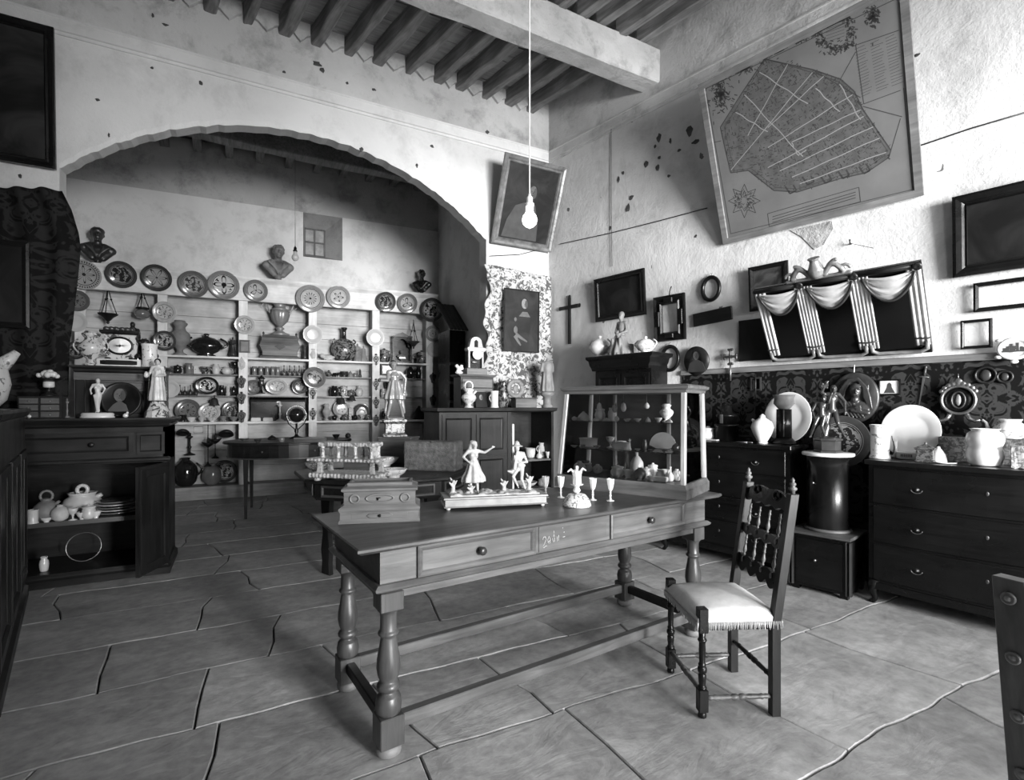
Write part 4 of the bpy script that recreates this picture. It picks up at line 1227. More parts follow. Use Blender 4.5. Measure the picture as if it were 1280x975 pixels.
# busts on top of the cornice
onTop = lambda x, y: Vector((*onS(x, y, .06).xy, 3.306))
bust('dark bust of a woman in a cap on the shelf beside the drape', 122, 328, 47, onTop, 0, M_BRONZE, SA, .25)
bust('bust with ribbed drapery on the shelf below the little window', 348, 350, 46, onTop, 1, M_TERRA, SA, .15)
bust('small black bust at the right end of the shelf top', 527, 366, 31, onTop, 2, M_DGLAZE, SA, -.4)

# ------------------------------------------------------------------ small pottery kit
KIT = dict(
    urn=[(.30, 0), (.34, .03), (.16, .10), (.14, .16), (.40, .34), (.50, .50), (.46, .62), (.28, .72), (.24, .80), (.34, .88), (.36, .92), (.26, .96), (.24, 1)],
    jar=[(.36, 0), (.40, .04), (.48, .3), (.5, .5), (.44, .72), (.32, .84), (.34, .9), (.38, 1), (.30, 1), (.28, .86), (0, .8)],
    bottle=[(.34, 0), (.46, .06), (.5, .22), (.44, .42), (.2, .56), (.13, .66), (.13, .92), (.18, .95), (.18, 1)],
    flask=[(.2, 0), (.24, .02), (.42, .12), (.5, .36), (.46, .56), (.26, .74), (.12, .80), (.11, .92), (.17, .95), (.17, 1)],
    bowl=[(.22, 0), (.24, .1), (.2, .16), (.4, .5), (.5, .95), (.5, 1), (.46, 1), (.36, .5), (0, .3)],
    cup=[(.28, 0), (.42, .1), (.48, .5), (.5, 1), (.46, 1), (.42, .4), (0, .2)],
    goblet=[(.4, 0), (.42, .03), (.1, .1), (.08, .3), (.16, .36), (.08, .42), (.3, .55), (.42, .75), (.5, 1), (.47, 1), (.38, .75), (0, .6)],
    bell=[(.5, 0), (.48, .06), (.4, .18), (.34, .5), (.28, .66), (.14, .74), (.05, .76), (.05, .86), (.09, .9), (.08, 1), (0, 1)],
    pot=[(.3, 0), (.46, .15), (.5, .4), (.42, .62), (.38, .7), (.44, .78), (.44, .84), (.2, .9), (.1, .93), (.12, .98), (.05, 1)],
    mug=[(.5, 0), (.5, .05), (.44, .12), (.46, .9), (.5, .95), (.5, 1), (.44, 1), (.4, .2), (0, .15)],
    candle=[(.5, 0), (.5, .04), (.2, .1), (.1, .14), (.12, .3), (.2, .36), (.1, .42), (.09, .7), (.16, .76), (.3, .8), (.3, .84), (.14, .86), (.12, 1)],
    ball=[(.2, 0), (.26, .02), (.42, .16), (.5, .44), (.44, .7), (.26, .86), (.16, .92), (.2, 1), (.15, 1), (.1, .9)],
    tureen=[(.26, 0), (.3, .05), (.2, .12), (.36, .22), (.49, .42), (.5, .52), (.46, .56), (.42, .66), (.26, .8), (.09, .85), (.06, .9), (.1, .95), (.03, 1)],
    gourd=[(.34, 0), (.40, .02), (.42, .06), (.5, .25), (.46, .42), (.425, .5), (.46, .57), (.5, .72), (.45, .87), (.35, .93), (.34, .95), (.4, 1), (.34, 1), (.3, .92), (0, .85)],
    pear=[(.2, 0), (.24, .03), (.2, .07), (.4, .34), (.5, .58), (.42, .78), (.2, .89), (.13, .93), (.13, 1)],
    lid=[(.5, 0), (.5, .1), (.4, .5), (.2, .8), (.1, .9), (.12, .96), (.03, 1)])
def lathe_mb(kind, w, h, n=20, c=(0, 0, 0), sy=1.0, flute=0, fl=0):
    return MB().lathe([(r * w, z * h) for r, z in KIT[kind]], n, c, sy=sy, flute=flute, fl=fl)
def handle(mb, w, h, side, z0=.35, z1=.8, r=.035, out=.22):
    pts = [(side * (w * .42 + out * w * sin(pi * k / 8)), 0, h * (z0 + (z1 - z0) * k / 8)) for k in range(9)]
    return mb.tube(pts, r * w, 6)
def pot(name, label, cat, px, pyb, wpx, hpx, plane, kind, m, handles=(), group=None, rz=0.0, sy=1.0, flute=0, fl=0.0, spout=False, lidm=None, **kw):
    """a turned pot standing at a pixel on a given surface; handles, spout are its parts"""
    p = plane(px, pyb, **kw); k = pxm(p); w, h = wpx * k * .9, hpx * k
    body = lathe_mb(kind, w, h, sy=sy, flute=flute, fl=fl)
    if not handles and not spout:
        return one(name, label, cat, body, m, p, rz, group=group)
    t = thing(name, label, cat, p, rz, group=group)
    obj('body', body, m, t)
    for s_ in handles: obj('handle', handle(MB(), w, h, s_), m, t)
    if spout: obj('spout', MB().tube([(-w * .4, 0, h * .3), (-w * .6, 0, h * .42), (-w * .66, 0, h * .66), (-w * .78, 0, h * .76)], [w * .1, w * .08, w * .06, w * .05], 8), m, t)
    return t
M_MAJ = speckle('painted_majolica', .46, .06, 22, .56, .2)
M_MAJD = speckle('dark_majolica', .16, .02, 20, .52, .2)
M_MAJW = speckle('sprigged_white_china', .58, .16, 26, .62, .2)
M_CARVE = speckle('carved_gilt_ornament', .20, .04, 30, .55, .45, .4)
s1, sA_, sB_, s0_ = onSz(SHZ1), onSz(SZA), onSz(SZB), onSz(SHZ0)
# ---- upper shelf
pot('urn', 'matt grey urn with two swelling bulges on the upper shelf', 'urn', 225, 446, 26, 44, s1, 'urn', M_TERRA, sy=.8)
pot('tureen', 'dark lidded tureen with side handles on the upper shelf', 'tureen', 258, 446, 40, 29, s1, 'tureen', M_DGLAZE, (-1, 1), sy=.5)
def statuette(label, px, pyb, hpx, plane, m, J=None, robe=None, rz=0.0, extra=None, name='statuette', vox=46, female=False, base=True, group=None, lean=0.0, cat='statuette', sm=2):
    p = plane(px, pyb); h = hpx * pxm(p)
    bh = .08 * h if base else 0
    t = thing(name, label, cat, p, rz, group=group)
    mb = MB(); hh = h - bh
    q = human(mb, hh, J, female=female)
    if robe: drape(mb, (0, 0), robe[0] * hh, robe[1] * hh, robe[2] * hh, robe[3] * hh, robe[4] if len(robe) > 4 else 9)
    if extra: extra(mb, hh, q)
    mb.v = [(x + lean * z, y, z + bh) for x, y, z in mb.v]
    obj('figure', remesh('figure', mb, h / vox, sm), m, t)
    if base: obj('base', MB().lathe([(.17 * h, 0), (.17 * h, bh * .5), (.14 * h, bh)], 16), m, t)
    return t, h
statuette('little dark robed figure on the upper shelf beside the tureen', 291, 447, 26, s1, M_BRONZE, dict(wL=(.05, -.1, .62), wR=(-.05, -.1, .62)), (.0, .6, .17, .08), vox=34)
statuette('little dark figure beside the swelling casket', 381, 448, 22, s1, M_BRONZE, dict(wL=(.2, -.05, .8), eL=(.19, 0, .7)), (.0, .55, .15, .08), vox=34)
def build_casket_urn():
    p = s1(350, 447); k = pxm(p); w, h = 46 * k, 29 * k
    t = thing('swelling_casket', 'bow-sided wooden casket with a diamond inlay carrying the gilt urn', 'casket', p, SA)
    dpt = w * .5
    obj('body', MB().stack([(0, w * .48, dpt * .48), (h * .06, w * .5, dpt * .5), (h * .12, w * .43, dpt * .44), (h * .3, w * .43, dpt * .44), (h * .55, w * .5, dpt * .5), (h * .8, w * .44, dpt * .45), (h * .86, w * .46, dpt * .47), (h * .93, w * .42, dpt * .42), (h, w * .4, dpt * .4)]), M_MID, t, bevel=.004)
    obj('inlay', MB().prism([(-w * .14, h * .5), (0, h * .36), (w * .14, h * .5), (0, h * .64)], -dpt * .5 - .004, -dpt * .44), M_DARK, t)
    for s_ in (-1, 1): obj('finial', MB().lathe([(.01, 0), (.02, .01), (.008, .025), (.018, .045), (.003, .07)], 10, (s_ * w * .4, -dpt * .35, h * .93)), M_BRONZE, t)
    u = thing('gilt_urn', 'fluted gilt urn with tall scrolled handles on the swelling casket', 'urn', p + Vector((0, 0, h)), SA)
    H = 42 * k; W = 22 * k
    obj('bowl', MB().lathe([(.12 * W, .28 * H), (.2 * W, .32 * H), (.4 * W, .45 * H), (.5 * W, .66 * H), (.46 * W, .74 * H)], 36, flute=12, fl=.07), M_GILT, u)
    obj('lip', MB().lathe([(.44 * W, .74 * H), (.5 * W, .77 * H), (.3 * W, .82 * H), (.28 * W, .9 * H), (.4 * W, .97 * H), (.42 * W, 1.0 * H), (.3 * W, 1.0 * H), (.2 * W, .9 * H)], 24), M_GILT, u)
    obj('foot', MB().lathe([(.5 * W, 0), (.5 * W, .06 * H), (.3 * W, .1 * H), (.14 * W, .16 * H), (.24 * W, .22 * H), (.12 * W, .28 * H)], 24), M_GILT, u)
    for s_ in (-1, 1):
        pts = [(s_ * W * (.45 + .25 * k_ / 6), 0, H * (.6 + .32 * k_ / 6)) for k_ in range(7)] + [(s_ * W * (.8 + .1 * cos(2.6 - k_ * .7)), 0, H * (.9 + .07 * sin(2.6 - k_ * .7))) for k_ in range(8)]
        obj('handle', MB().tube(pts, [.045 * W] * 7 + [.04 * W * (1 - k_ / 12) for k_ in range(8)], 8), M_GILT, u)
build_casket_urn()
pot('ribbed_jar', 'small ribbed jar with a pointed lid in front of the fourth shelf post', 'jar', 391, 449, 12, 16, s1, 'pot', M_STONE, flute=10, fl=.08, off=.05)
def crab():
    p = s1(410, 448); k = pxm(p); mb = MB()
    mb.ball((0, 0, 4 * k), (7 * k, 4 * k, 4 * k), 12).ball((-7 * k, -1 * k, 6 * k), (3 * k, 3 * k, 3 * k), 10).cap((6 * k, 0, 4 * k), (10 * k, 0, 7 * k), 1.5 * k, .8 * k)
    for a in (-4, -1, 2, 5): mb.cap((a * k, -2 * k, 3 * k), (a * k - 1 * k, -4 * k, .5 * k), 1.1 * k, .8 * k, 6)
    one('animal_figurine', 'little crouching animal figurine on the upper shelf', 'figurine', remesh('animal', mb, .9 * k, 2), M_STONE, p, SA)
crab()
def moon_flask():
    p = s1(430, 449); k = pxm(p)
    t = thing('pilgrim_flask', 'large dark round-bellied flask with a narrow neck on the upper shelf', 'flask', p, SA)
    W, H = 30 * k, 42 * k
    obj('body', MB().ball((0, 0, W * .48), (W * .5, W * .32, W * .48), 24), M_MAJD, t)
    obj('neck', MB().lathe([(.1 * W, W * .88), (.085 * W, H * .82), (.085 * W, H * .92), (.13 * W, H * .96), (.13 * W, H)], 16), M_DGLAZE, t)
    obj('foot', MB().lathe([(.2 * W, 0), (.2 * W, .03 * W), (.14 * W, .08 * W)], 16), M_DGLAZE, t)
    for s_ in (-1, 1): obj('handle', MB().tube([(s_ * W * (.36 + .1 * sin(pi * q / 6)), 0, W * (.72 + .2 * q / 6)) for q in range(7)], .03 * W, 6), M_DGLAZE, t)
moon_flask()
def twins():
    p = s1(450, 450); k = pxm(p); h = 23 * k; mb = MB()
    human(mb, h, dict(wR=(-.02, -.1, .6)), M=Mx((-.14 * h, 0, 0))); drape(mb, (-.14 * h, 0), 0, .6 * h, .2 * h, .09 * h)
    human(mb, h * .88, M=Mx((.18 * h, -.03 * h, 0))); drape(mb, (.18 * h, -.03 * h), 0, .55 * h, .22 * h, .09 * h)
    one('figure_group', 'pair of robed earthenware figures next to the round flask', 'figurine', remesh('figure_group', mb, h / 36, 2), M_TERRA, p, SA)
twins()
pot('covered_vase', 'dark bulging vase with knobbed lid left of the shrine', 'vase', 480, 452, 17, 18, s1, 'pot', M_MAJD, (-1, 1))
pot('covered_vase', 'dark bulging vase with knobbed lid right of the shrine', 'vase', 527, 452, 17, 17, s1, 'pot', M_MAJD, (-1, 1))
def shrine():
    p = s1(503, 452); k = pxm(p); w, h = 24 * k, 33 * k; d = .16
    t = thing('shrine', 'black box shrine with a small bust behind its open front', 'shrine', p, SA)
    obj('case', MB().box(-w / 2, -w * .42, 0, d, 0, h).box(w * .42, w / 2, 0, d, 0, h).box(-w / 2, w / 2, d - .01, d, 0, h).box(-w / 2, w / 2, 0, d, 0, h * .09).box(-w / 2, w / 2, 0, d, h * .94, h), M_BLACK, t)
    arch = [(-w * .42, h * .94), (-w * .42, h * .62)] + [(w * .3 * cos(pi - q * pi / 10), h * .62 + w * .42 * sin(q * pi / 10)) for q in range(11)] + [(w * .42, h * .62), (w * .42, h * .94)]
    obj('arch', MB().prism(arch, 0, .012), M_BLACK, t)
    cr = [(-w * .56, h), (-w * .5, h * 1.04), (-w * .3, h * 1.06), (-w * .16, h * 1.12), (0, h * 1.18), (w * .16, h * 1.12), (w * .3, h * 1.06), (w * .5, h * 1.04), (w * .56, h)]
    obj('crest', MB().prism(cr, -.012, .02), M_BRONZE, t)
    obj('plaque', MB().box(-w * .16, w * .16, -.004, .0, h * .18, h * .24), M_PEWTER, t)
    one('bust', 'tiny grey bust inside the black shrine', 'bust', bust_mesh('bust', h * .42, 1), M_TERRA, p + SN * .075 + Vector((0, 0, h * .095)), SA)
shrine()
def sanctuary_lamp(label, px, py_top, py_bot, plane_off, m, chain=True, glass=False):
    a, b = onS(px, py_top, plane_off), onS(px, py_bot, plane_off); k = pxm(a); H = a.z - b.z
    t = thing('hanging_lamp', label, 'lamp', a, SA)
    r = .2 * H if not glass else .2 * H
    bz = -H * (.72 if not glass else .62)
    for j in range(3):
        an = 2 * pi * j / 3 + .5
        pts = [(0, 0, 0), (r * .35 * cos(an), r * .35 * sin(an), bz * .45), (r * cos(an), r * sin(an), bz)]
        obj('chain', MB().tube(pts, .006, 5).ball(pts[1], .014, 8), M_IRON, t)
    if glass:
        obj('globe', MB().ball((0, 0, -H * .82), (r * 1.15, r * 1.15, H * .17), 18), M_GGLAZE, t)
        obj('collar', MB().lathe([(r * .9, -H * .66), (r * 1.0, -H * .64), (r * .8, -H * .6)], 16), M_IRON, t)
    else:
        obj('bowl', MB().lathe([(.006, -H), (.02, -H * .97), (.012, -H * .93), (.03, -H * .9), (r * .6, -H * .82), (r * 1.1, bz - .012), (r * 1.15, bz), (r * 1.0, bz)], 18), m, t)
    obj('hook', MB().tube([(0, 0, 0), (0, 0, .03), (0, .03, .05)], .006, 5), M_IRON, t)
sanctuary_lamp('black hanging lamp on three beaded chains under the cornice', 135, 359, 405, .02, M_IRON)
sanctuary_lamp('hanging lamp with a round glass globe under the cornice', 178, 362, 399, .02, M_IRON, glass=True)
sanctuary_lamp('small hanging lamp in front of the shrine', 517, 403, 436, -.05, M_BRONZE)
# ---- narrow shelf row A (higher) and row B (lower), bay by bay
pot('teapot', 'little dark round teapot on the top narrow shelf', 'teapot', 222, 468, 11, 11, sA_, 'pot', M_DGLAZE, (1,), spout=True)
pot('mug', 'grey mug hung low in the first bay of narrow shelves', 'mug', 236, 468, 9, 13, sA_, 'mug', M_GGLAZE, (1,))
one('tile', 'small pale painted tile leaning on the top narrow shelf', 'tile', MB().box(-.05, .05, 0, .012, 0, .13), M_MAJW, sA_(247, 468, off=.2), SA, R(-8))
pot('bowl', 'dark footed bowl on the top narrow shelf above the black and white dish', 'bowl', 257, 468, 14, 9, sA_, 'bowl', M_MAJD)
pot('jar', 'buff jar with curved handle on the top narrow shelf', 'jar', 270, 468, 10, 13, sA_, 'jar', M_CREAM, (-1,))
pot('jug', 'squat buff jug on the top narrow shelf', 'jug', 283, 468, 12, 10, sA_, 'ball', M_CREAM, (-1, 1))
pot('goblet', 'dark goblet beside the third post on the top narrow shelf', 'goblet', 293, 468, 10, 16, sA_, 'goblet', M_DGLAZE)
for i, x in enumerate((225, 231, 238, 245)):
    pot('vial', 'little dark vial in the row on the lower narrow shelf of the first bay', 'bottle', x, 492, 5, 13 - 2 * (i % 2), sB_, 'bottle', M_BRONZE, group='dark vials in the first bay')
plate('oval dish with black and white figures in the first bay', 259, 482, 22, onS, PM['inky'], tilt=4, off=.09, wk=1.2)
pot('jar', 'tall black jar on the lower narrow shelf of the first bay', 'jar', 277, 493, 8, 13, sB_, 'jar', M_DGLAZE)
statuette('pale little carving on the lower narrow shelf of the first bay', 285, 493, 14, sB_, M_STONE, None, (.0, .6, .2, .1), vox=30)
pot('jar', 'small black rounded jar next to the pale carving', 'jar', 292, 493, 7, 12, sB_, 'ball', M_DGLAZE)
# lower shelf, first bay
plate('large grey dish standing on the lower shelf', 235, 513, 28, onS, PM['grey'], tilt=-10, off=.16)
plate('white openwork dish standing on the lower shelf', 262, 515, 22, onS, PM['lace'], tilt=-10, off=.12, wk=1.1)
plate('dark brown dish standing on the lower shelf', 291, 514, 25, onS, PM['dark'], tilt=-10, off=.16)
for i, (x, w, h, m, L) in enumerate(((216, 12, 7, M_CREAM, 'buff'), (229, 9, 9, M_DGLAZE, 'black'), (239, 11, 6, M_CHINA, 'white'), (252, 9, 6, M_STONE, 'grey stone'), (265, 13, 5, M_MAJW, 'sprigged'), (279, 9, 7, M_TERRA, 'terracotta'), (292, 11, 6, M_GGLAZE, 'glazed grey'))):
    pot('bowl', 'little %s bowl at the front of the lower shelf in the first bay' % L, 'bowl', x, 528, w, h, s0_, 'bowl', m, off=.03)
# bells
def bell(label, px, y0, y1, w, off=.0, m=M_BRONZE):
    a = onS(px, y1, off); k = pxm(a)
    t = thing('bell', label, 'bell', a, SA, group='little bronze bells hung under the narrow shelves')
    obj('body', lathe_mb('bell', w * k, (y1 - y0) * k), m, t)
    obj('clapper', MB().ball((0, 0, -.006), .011, 8).tube([(0, 0, 0), (0, 0, .05)], .003, 5), M_IRON, t)
bell('bronze bell hanging in the first bay above the white openwork dish', 268, 494, 507, 12, .08)
bell('bronze bell hanging in front of the pale spotted dish', 427, 494, 505, 10, .08)
bell('wide dark bell hanging beside the pale spotted dish', 440, 492, 501, 10, .08)
# under the lower shelf, first bay
def hung_pan(label, px, py, w, h):
    p = onS(px, py, .0); k = pxm(p)
    one('pan', label, 'pan', MB().lathe([(0, 0), (.3, .0), (.45, .14), (.5, .3), (.47, .3), (.4, .14), (0, .06)], 20, front=True).at(None), M_IRON, p, SA, R(62)).scale = (w * k, w * k, w * k)
hung_pan('black pan hung under the lower shelf by the credenza', 229, 538, 15, 9)
hung_pan('black pan hung under the lower shelf near the oval table', 283, 539, 17, 10)
one('wire_frame', 'small square wire frame hung under the lower shelf', 'frame', MB().tube([(-.06, 0, 0), (.06, 0, 0), (.06, 0, .09), (-.06, 0, .09)], .004, 6, closed=True), M_IRON, onS(248, 541, .005), SA)
def iron_lamp(label, px, y0, y1, off, arms=True):
    a, b = onS(px, y0, off), onS(px, y1, off); H = a.z - b.z
    t = thing('iron_lamp', label, 'lamp', a, SA)
    obj('rod', MB().tube([(0, 0, 0), (0, 0, -H)], .006, 6), M_IRON, t)
    z = -H * .45
    obj('pan', MB().lathe([(.01, z - .06), (.05, z - .03), (.075, z), (.07, z + .008), (.02, z + .012), (.018, z + .05), (.006, z + .1)], 12), M_IRON, t)
    for s_ in (-1, 1): obj('spout', MB().tube([(s_ * .04, 0, z), (s_ * .065, 0, z + .01), (s_ * .08, 0, z + .025)], [.016, .012, .008], 6), M_IRON, t)
    obj('foot', MB().lathe([(.05, -H), (.05, -H + .01), (.015, -H + .04), (.006, -H + .08)], 12), M_IRON, t)
iron_lamp('iron oil lamp hung between the pans under the lower shelf', 260, 531, 583, .03)
iron_lamp('shorter iron oil lamp hung next to the second pan', 269, 531, 573, .12)
pot('candlestick', 'dark spreading candlestick against the boards under the lower shelf', 'candlestick', 237, 569, 14, 28, lambda x, y: onS(x, y, .2), 'candle', M_IRON)
# on the plinth
pl_ = lambda x, y, off=.14: Vector((*onS(x, y, off).xy, .19))
plate('big pale dish standing behind the black jug on the plinth', 233, 590, 33, onS, PM['lace'], tilt=-4, off=.27)
plate('white patterned dish standing behind the grey ball jar', 281, 589, 28, onS, PM['swirl'], tilt=-4, off=.27)
pot('jug', 'black glazed jug with a short neck on the plinth', 'jug', 232, 607, 31, 36, pl_, 'ball', M_DGLAZE, (1,), sy=.75)
pot('jar', 'grey ball-shaped jar on the plinth', 'jar', 265, 607, 25, 27, pl_, 'ball', M_GGLAZE, sy=.75)
# second bay
for i, x in enumerate((318, 326, 334, 341, 347)):
    pot('pharmacy_jar', 'pale little jar in the row on the top narrow shelf of the second bay', 'jar', x, 469, 6, 11, sA_, 'mug', M_GGLAZE, group='pale jars in the second bay')
for i, x in enumerate((355, 362, 368, 374, 380)):
    pot('pharmacy_jar', 'dark little stoppered jar in the row on the top narrow shelf of the second bay', 'bottle', x, 469, 6, 13, sA_, 'bottle', M_MAJD, group='dark jars in the second bay')
plate('oval relief dish with raised bosses in the second bay', 346, 483, 19, onS, PM['lace'], tilt=4, off=.1, wk=1.35)
plate('round blackened dish in the second bay', 375, 483, 19, onS, PM['dark'], tilt=4, off=.16)
plate('mottled pale dish next to the third post in the second bay', 317, 484, 19, onS, PM['grey'], tilt=4, off=.16)
def lantern(label, px, y0, y1, off):
    a = onS(px, y1, off); k = pxm(a); H = (y1 - y0) * k
    t = thing('lantern', label, 'lantern', a, SA)
    obj('base', MB().lathe([(.05, 0), (.05, .012), (.02, .02), (.012, .06)], 12), M_IRON, t)
    obj('glass', MB().lathe([(.032, H * .4), (.034, H * .75)], 8), M_PEWTER, t)
    for q in range(4): obj('bar', MB().tube([(.038 * cos(q * pi / 2 + .8), .038 * sin(q * pi / 2 + .8), H * .36), (.038 * cos(q * pi / 2 + .8), .038 * sin(q * pi / 2 + .8), H * .8)], .005, 5), M_IRON, t)
    obj('stem', MB().tube([(0, 0, .05), (0, 0, H * .38)], .009, 6), M_IRON, t)
    obj('cap', MB().lathe([(.05, H * .78), (.05, H * .82), (.02, H * .92), (.006, H)], 10), M_IRON, t)
lantern('small iron lantern on a stem in the second bay', 327, 469, 492, .06)
pot('candlestick', 'white china candlestick with a ring at the top on the lower shelf', 'candlestick', 350, 528, 11, 24, s0_, 'candle', M_CHINA, off=.02)
for i, x in enumerate((320, 335)):
    one('china_box', 'low white china box on the lower shelf in the second bay', 'box', MB().stack([(0, .065, .04), (.008, .07, .045), (.05, .066, .042), (.058, .055, .034)]), M_CHINA, s0_(x, 528, off=.05), SA, group='low white china boxes', bevel=.003)
def dark_coffer():
    p = s0_(348, 528, off=.17); k = pxm(p); w, h = 62 * k, 30 * k
    t = thing('coffer', 'black coffer filling the lower shelf of the second bay', 'box', p, SA)
    obj('body', MB().box(-w / 2, w / 2, 0, .13, 0, h * .8), M_BLACK, t, bevel=.004)
    obj('lid', MB().prism([(0, h * .8)] + [(.065 - .068 * cos(pi * q / 8), h * .8 + h * .18 * sin(pi * q / 8)) for q in range(9)], -w / 2 - .005, w / 2 + .005, 'yz'), M_BLACK, t)
    obj('lock', MB().box(-.02, .02, -.006, 0, h * .6, h * .8), M_BRASS, t)
dark_coffer()
# third bay
for i, (x, w, h, kd, m, L) in enumerate(((411, 7, 8, 'ball', M_MAJD, 'round dark'), (420, 9, 5, 'bowl', M_DGLAZE, 'black'), (430, 11, 7, 'bowl', M_BRONZE, 'bronze'), (438, 8, 8, 'lid', M_TERRA, 'domed terracotta'), (444, 6, 6, 'pot', M_GGLAZE, 'grey lidded'))):
    pot('small_pot', 'tiny %s pot on the top narrow shelf of the third bay' % L, 'pot', x, 470, w, h, sA_, kd, m)
statuette('tiny dark figure on the top narrow shelf of the third bay', 450, 470, 11, sA_, M_BRONZE, None, (.0, .6, .2, .1), vox=26)
pot('jug', 'black jug with a wide mouth on the lower narrow shelf of the third bay', 'jug', 418, 492, 11, 13, sB_, 'jar', M_DGLAZE, (1,))
pot('tankard', 'pale tankard on the lower narrow shelf of the third bay', 'tankard', 430, 492, 10, 13, sB_, 'mug', M_MAJ, (-1,))
pot('teapot', 'dark teapot with pale spots between tankard and round bottle', 'teapot', 439, 492, 10, 9, sB_, 'pot', M_MAJD, (1,), spout=True)
pot('bottle', 'pale round-bellied bottle on the lower narrow shelf of the third bay', 'bottle', 449, 492, 10, 14, sB_, 'flask', M_CREAM, (-1, 1))
plate('pale lobed dish with three dark spots in the third bay', 427, 511, 21, onS, PM['sprig2'], tilt=-6, off=.2)
plate('black dish standing on the lower shelf of the third bay', 452, 514, 19, onS, PM['dark'], tilt=-6, off=.22)
plate('small white dish leaning on the black dish in the third bay', 452, 517, 13, onS, PM['white'], tilt=-8, off=.15)
pot('vase', 'grey two-tier vase on the lower shelf of the third bay', 'vase', 408, 524, 11, 21, s0_, 'urn', M_STONE)
one('book', 'upright dark book on the lower shelf of the third bay', 'book', MB().box(-.04, .04, 0, .1, 0, .20), M_BLACK, s0_(439, 524, off=.12), SA, bevel=.004)
for i, (x, L) in enumerate(((418, 'leftmost, by the vase'), (424, 'with the white foot'), (432, 'next to the book'), (444, 'below the black dish'), (452, 'in front of the white dish'), (460, 'beside the fifth post'))):
    pot('cup', 'little cup on the lower third-bay shelf, ' + L, 'cup', x, 525, 7, 6 + (i % 3), s0_, ('cup', 'goblet', 'pot')[i % 3], (M_DGLAZE, M_CREAM, M_MAJD)[i % 3 if i else 0], off=.03)
# fourth bay
def small_frame(label, a_px, y_c, w_px, h_px, off, m):
    p = onS(a_px, y_c, off); k = pxm(p); w, h = w_px * k, h_px * k
    t = thing('small_picture', label, 'picture', p, SA)
    obj('frame', MB().frame(w, h, [(0, .01), (0, -.01), (.015, -.012), (.022, -.004), (.022, .01)]), M_MID, t)
    obj('print', MB().box(-w / 2 + .02, w / 2 - .02, .0, .006, -h / 2 + .02, h / 2 - .02), m, t)
small_frame('little framed print on the top narrow shelf of the fourth bay', 485, 462, 16, 13, .16, M_MAJ)
small_frame('tiny dark picture hung on the third shelf post', 306, 433, 12, 16, -.012, M_TERRA)
pot('vase', 'small mottled vase on the lower narrow shelf of the fourth bay', 'vase', 479, 492, 8, 10, sB_, 'jar', M_MAJ)
pot('goblet', 'tall black goblet on the lower narrow shelf of the fourth bay', 'goblet', 485, 492, 9, 20, sB_, 'goblet', M_DGLAZE)
pot('pitcher', 'black rounded pitcher high in the fourth bay behind the gilt statue', 'pitcher', 513, 470, 12, 15, sA_, 'ball', M_DGLAZE, (1,))
pot('pitcher', 'second dark pitcher at the end of the fourth bay', 'pitcher', 523, 470, 8, 15, sA_, 'jar', M_DGLAZE, (1,))
pot('casserole', 'wide black casserole on the lower shelf of the fourth bay', 'pot', 524, 523, 18, 17, s0_, 'lid', M_IRON)
pot('flask', 'thin black flask beside the fifth post on the lower shelf', 'flask', 479, 523, 6, 14, s0_, 'flask', M_DGLAZE)
# ---- carved escutcheons on the posts
def mask_mesh(s):
    mb = MB()
    n = 20
    out = [(.055 * s * (1 + .18 * sin(3 * a)) * cos(a), .075 * s * (1 + .12 * cos(2 * a)) * sin(a) - (.03 * s if sin(a) < -.8 else 0)) for a in [2 * pi * k / n for k in range(n)]]
    mb.prism(out, -.012, 0)
    mb.oval(.042 * s, .052 * s, [(0, -.012), (.002, -.024), (.012 * s, -.028), (.018 * s, -.014), (.018 * s, -.012)], 20)
    mb.ball((0, -.016, 0), (.016 * s, .014, .022 * s), 10)
    mb.ball((0, -.014, -.075 * s), (.014 * s, .01, .03 * s), 8).ball((0, -.014, .075 * s), (.02 * s, .012, .016 * s), 8)
    return mb.mesh('escutcheon')
MK = mask_mesh(1.0); MK.materials.append(M_BRONZE)
for i, (x, y, nth) in enumerate(((302, 477, 'upper on the third post'), (302, 497, 'middle one on the third post'), (302, 520, 'lowest on the third post'), (391, 491, 'upper on the fourth post below the figure dish'), (391, 517, 'lower on the fourth post'),
                            (470, 449, 'topmost on the fifth post'), (470, 480, 'second on the fifth post'), (470, 503, 'third on the fifth post'), (470, 525, 'lowest on the fifth post'), (541, 472, 'upper on the last post'), (541, 500, 'lower on the last post'), (206, 515, 'on the second post behind the painted saint'))):
    one('escutcheon', 'dark carved oval escutcheon, ' + nth, 'escutcheon', MK, None, onS(x, y, -.003), SA, group='carved escutcheons on the shelf posts')
one('escutcheon', 'pointed pale escutcheon at the top of the third post', 'escutcheon', MB().prism([(0, .11), (.05, .02), (.045, -.05), (0, -.09), (-.045, -.05), (-.05, .02)], -.014, 0).ball((0, -.016, -.02), (.025, .012, .035), 10), M_STONE, onS(302, 455, -.003), SA)
# ------------------------------------------------------------------ patterned cloths
def damask(name, base, ink, p=.42, thr=.5, sc=7.0, soft=.04, rough=.75):
    m, nt, bs = _nt(name)
    tc = nt.nodes.new('ShaderNodeTexCoord'); sep = nt.nodes.new('ShaderNodeSeparateXYZ'); nt.links.new(tc.outputs['Object'], sep.inputs[0])
    u = mth(nt, 'PINGPONG', sep.outputs[0], p / 2); w = mth(nt, 'PINGPONG', sep.outputs[2], p * .85)
    cb = nt.nodes.new('ShaderNodeCombineXYZ'); nt.links.new(u, cb.inputs[0]); nt.links.new(w, cb.inputs[2])
    n = noise(nt, cb.outputs[0], sc, 2, .5, 2.2)
    c = ramp(nt, n, [(thr - soft, base), (thr, ink), (thr + .09, ink), (thr + .09 + soft, base)])
    nt.links.new(c, bs.inputs['Base Color']); bs.inputs['Roughness'].default_value = rough; bs.inputs['Specular IOR Level'].default_value = .08
    return m
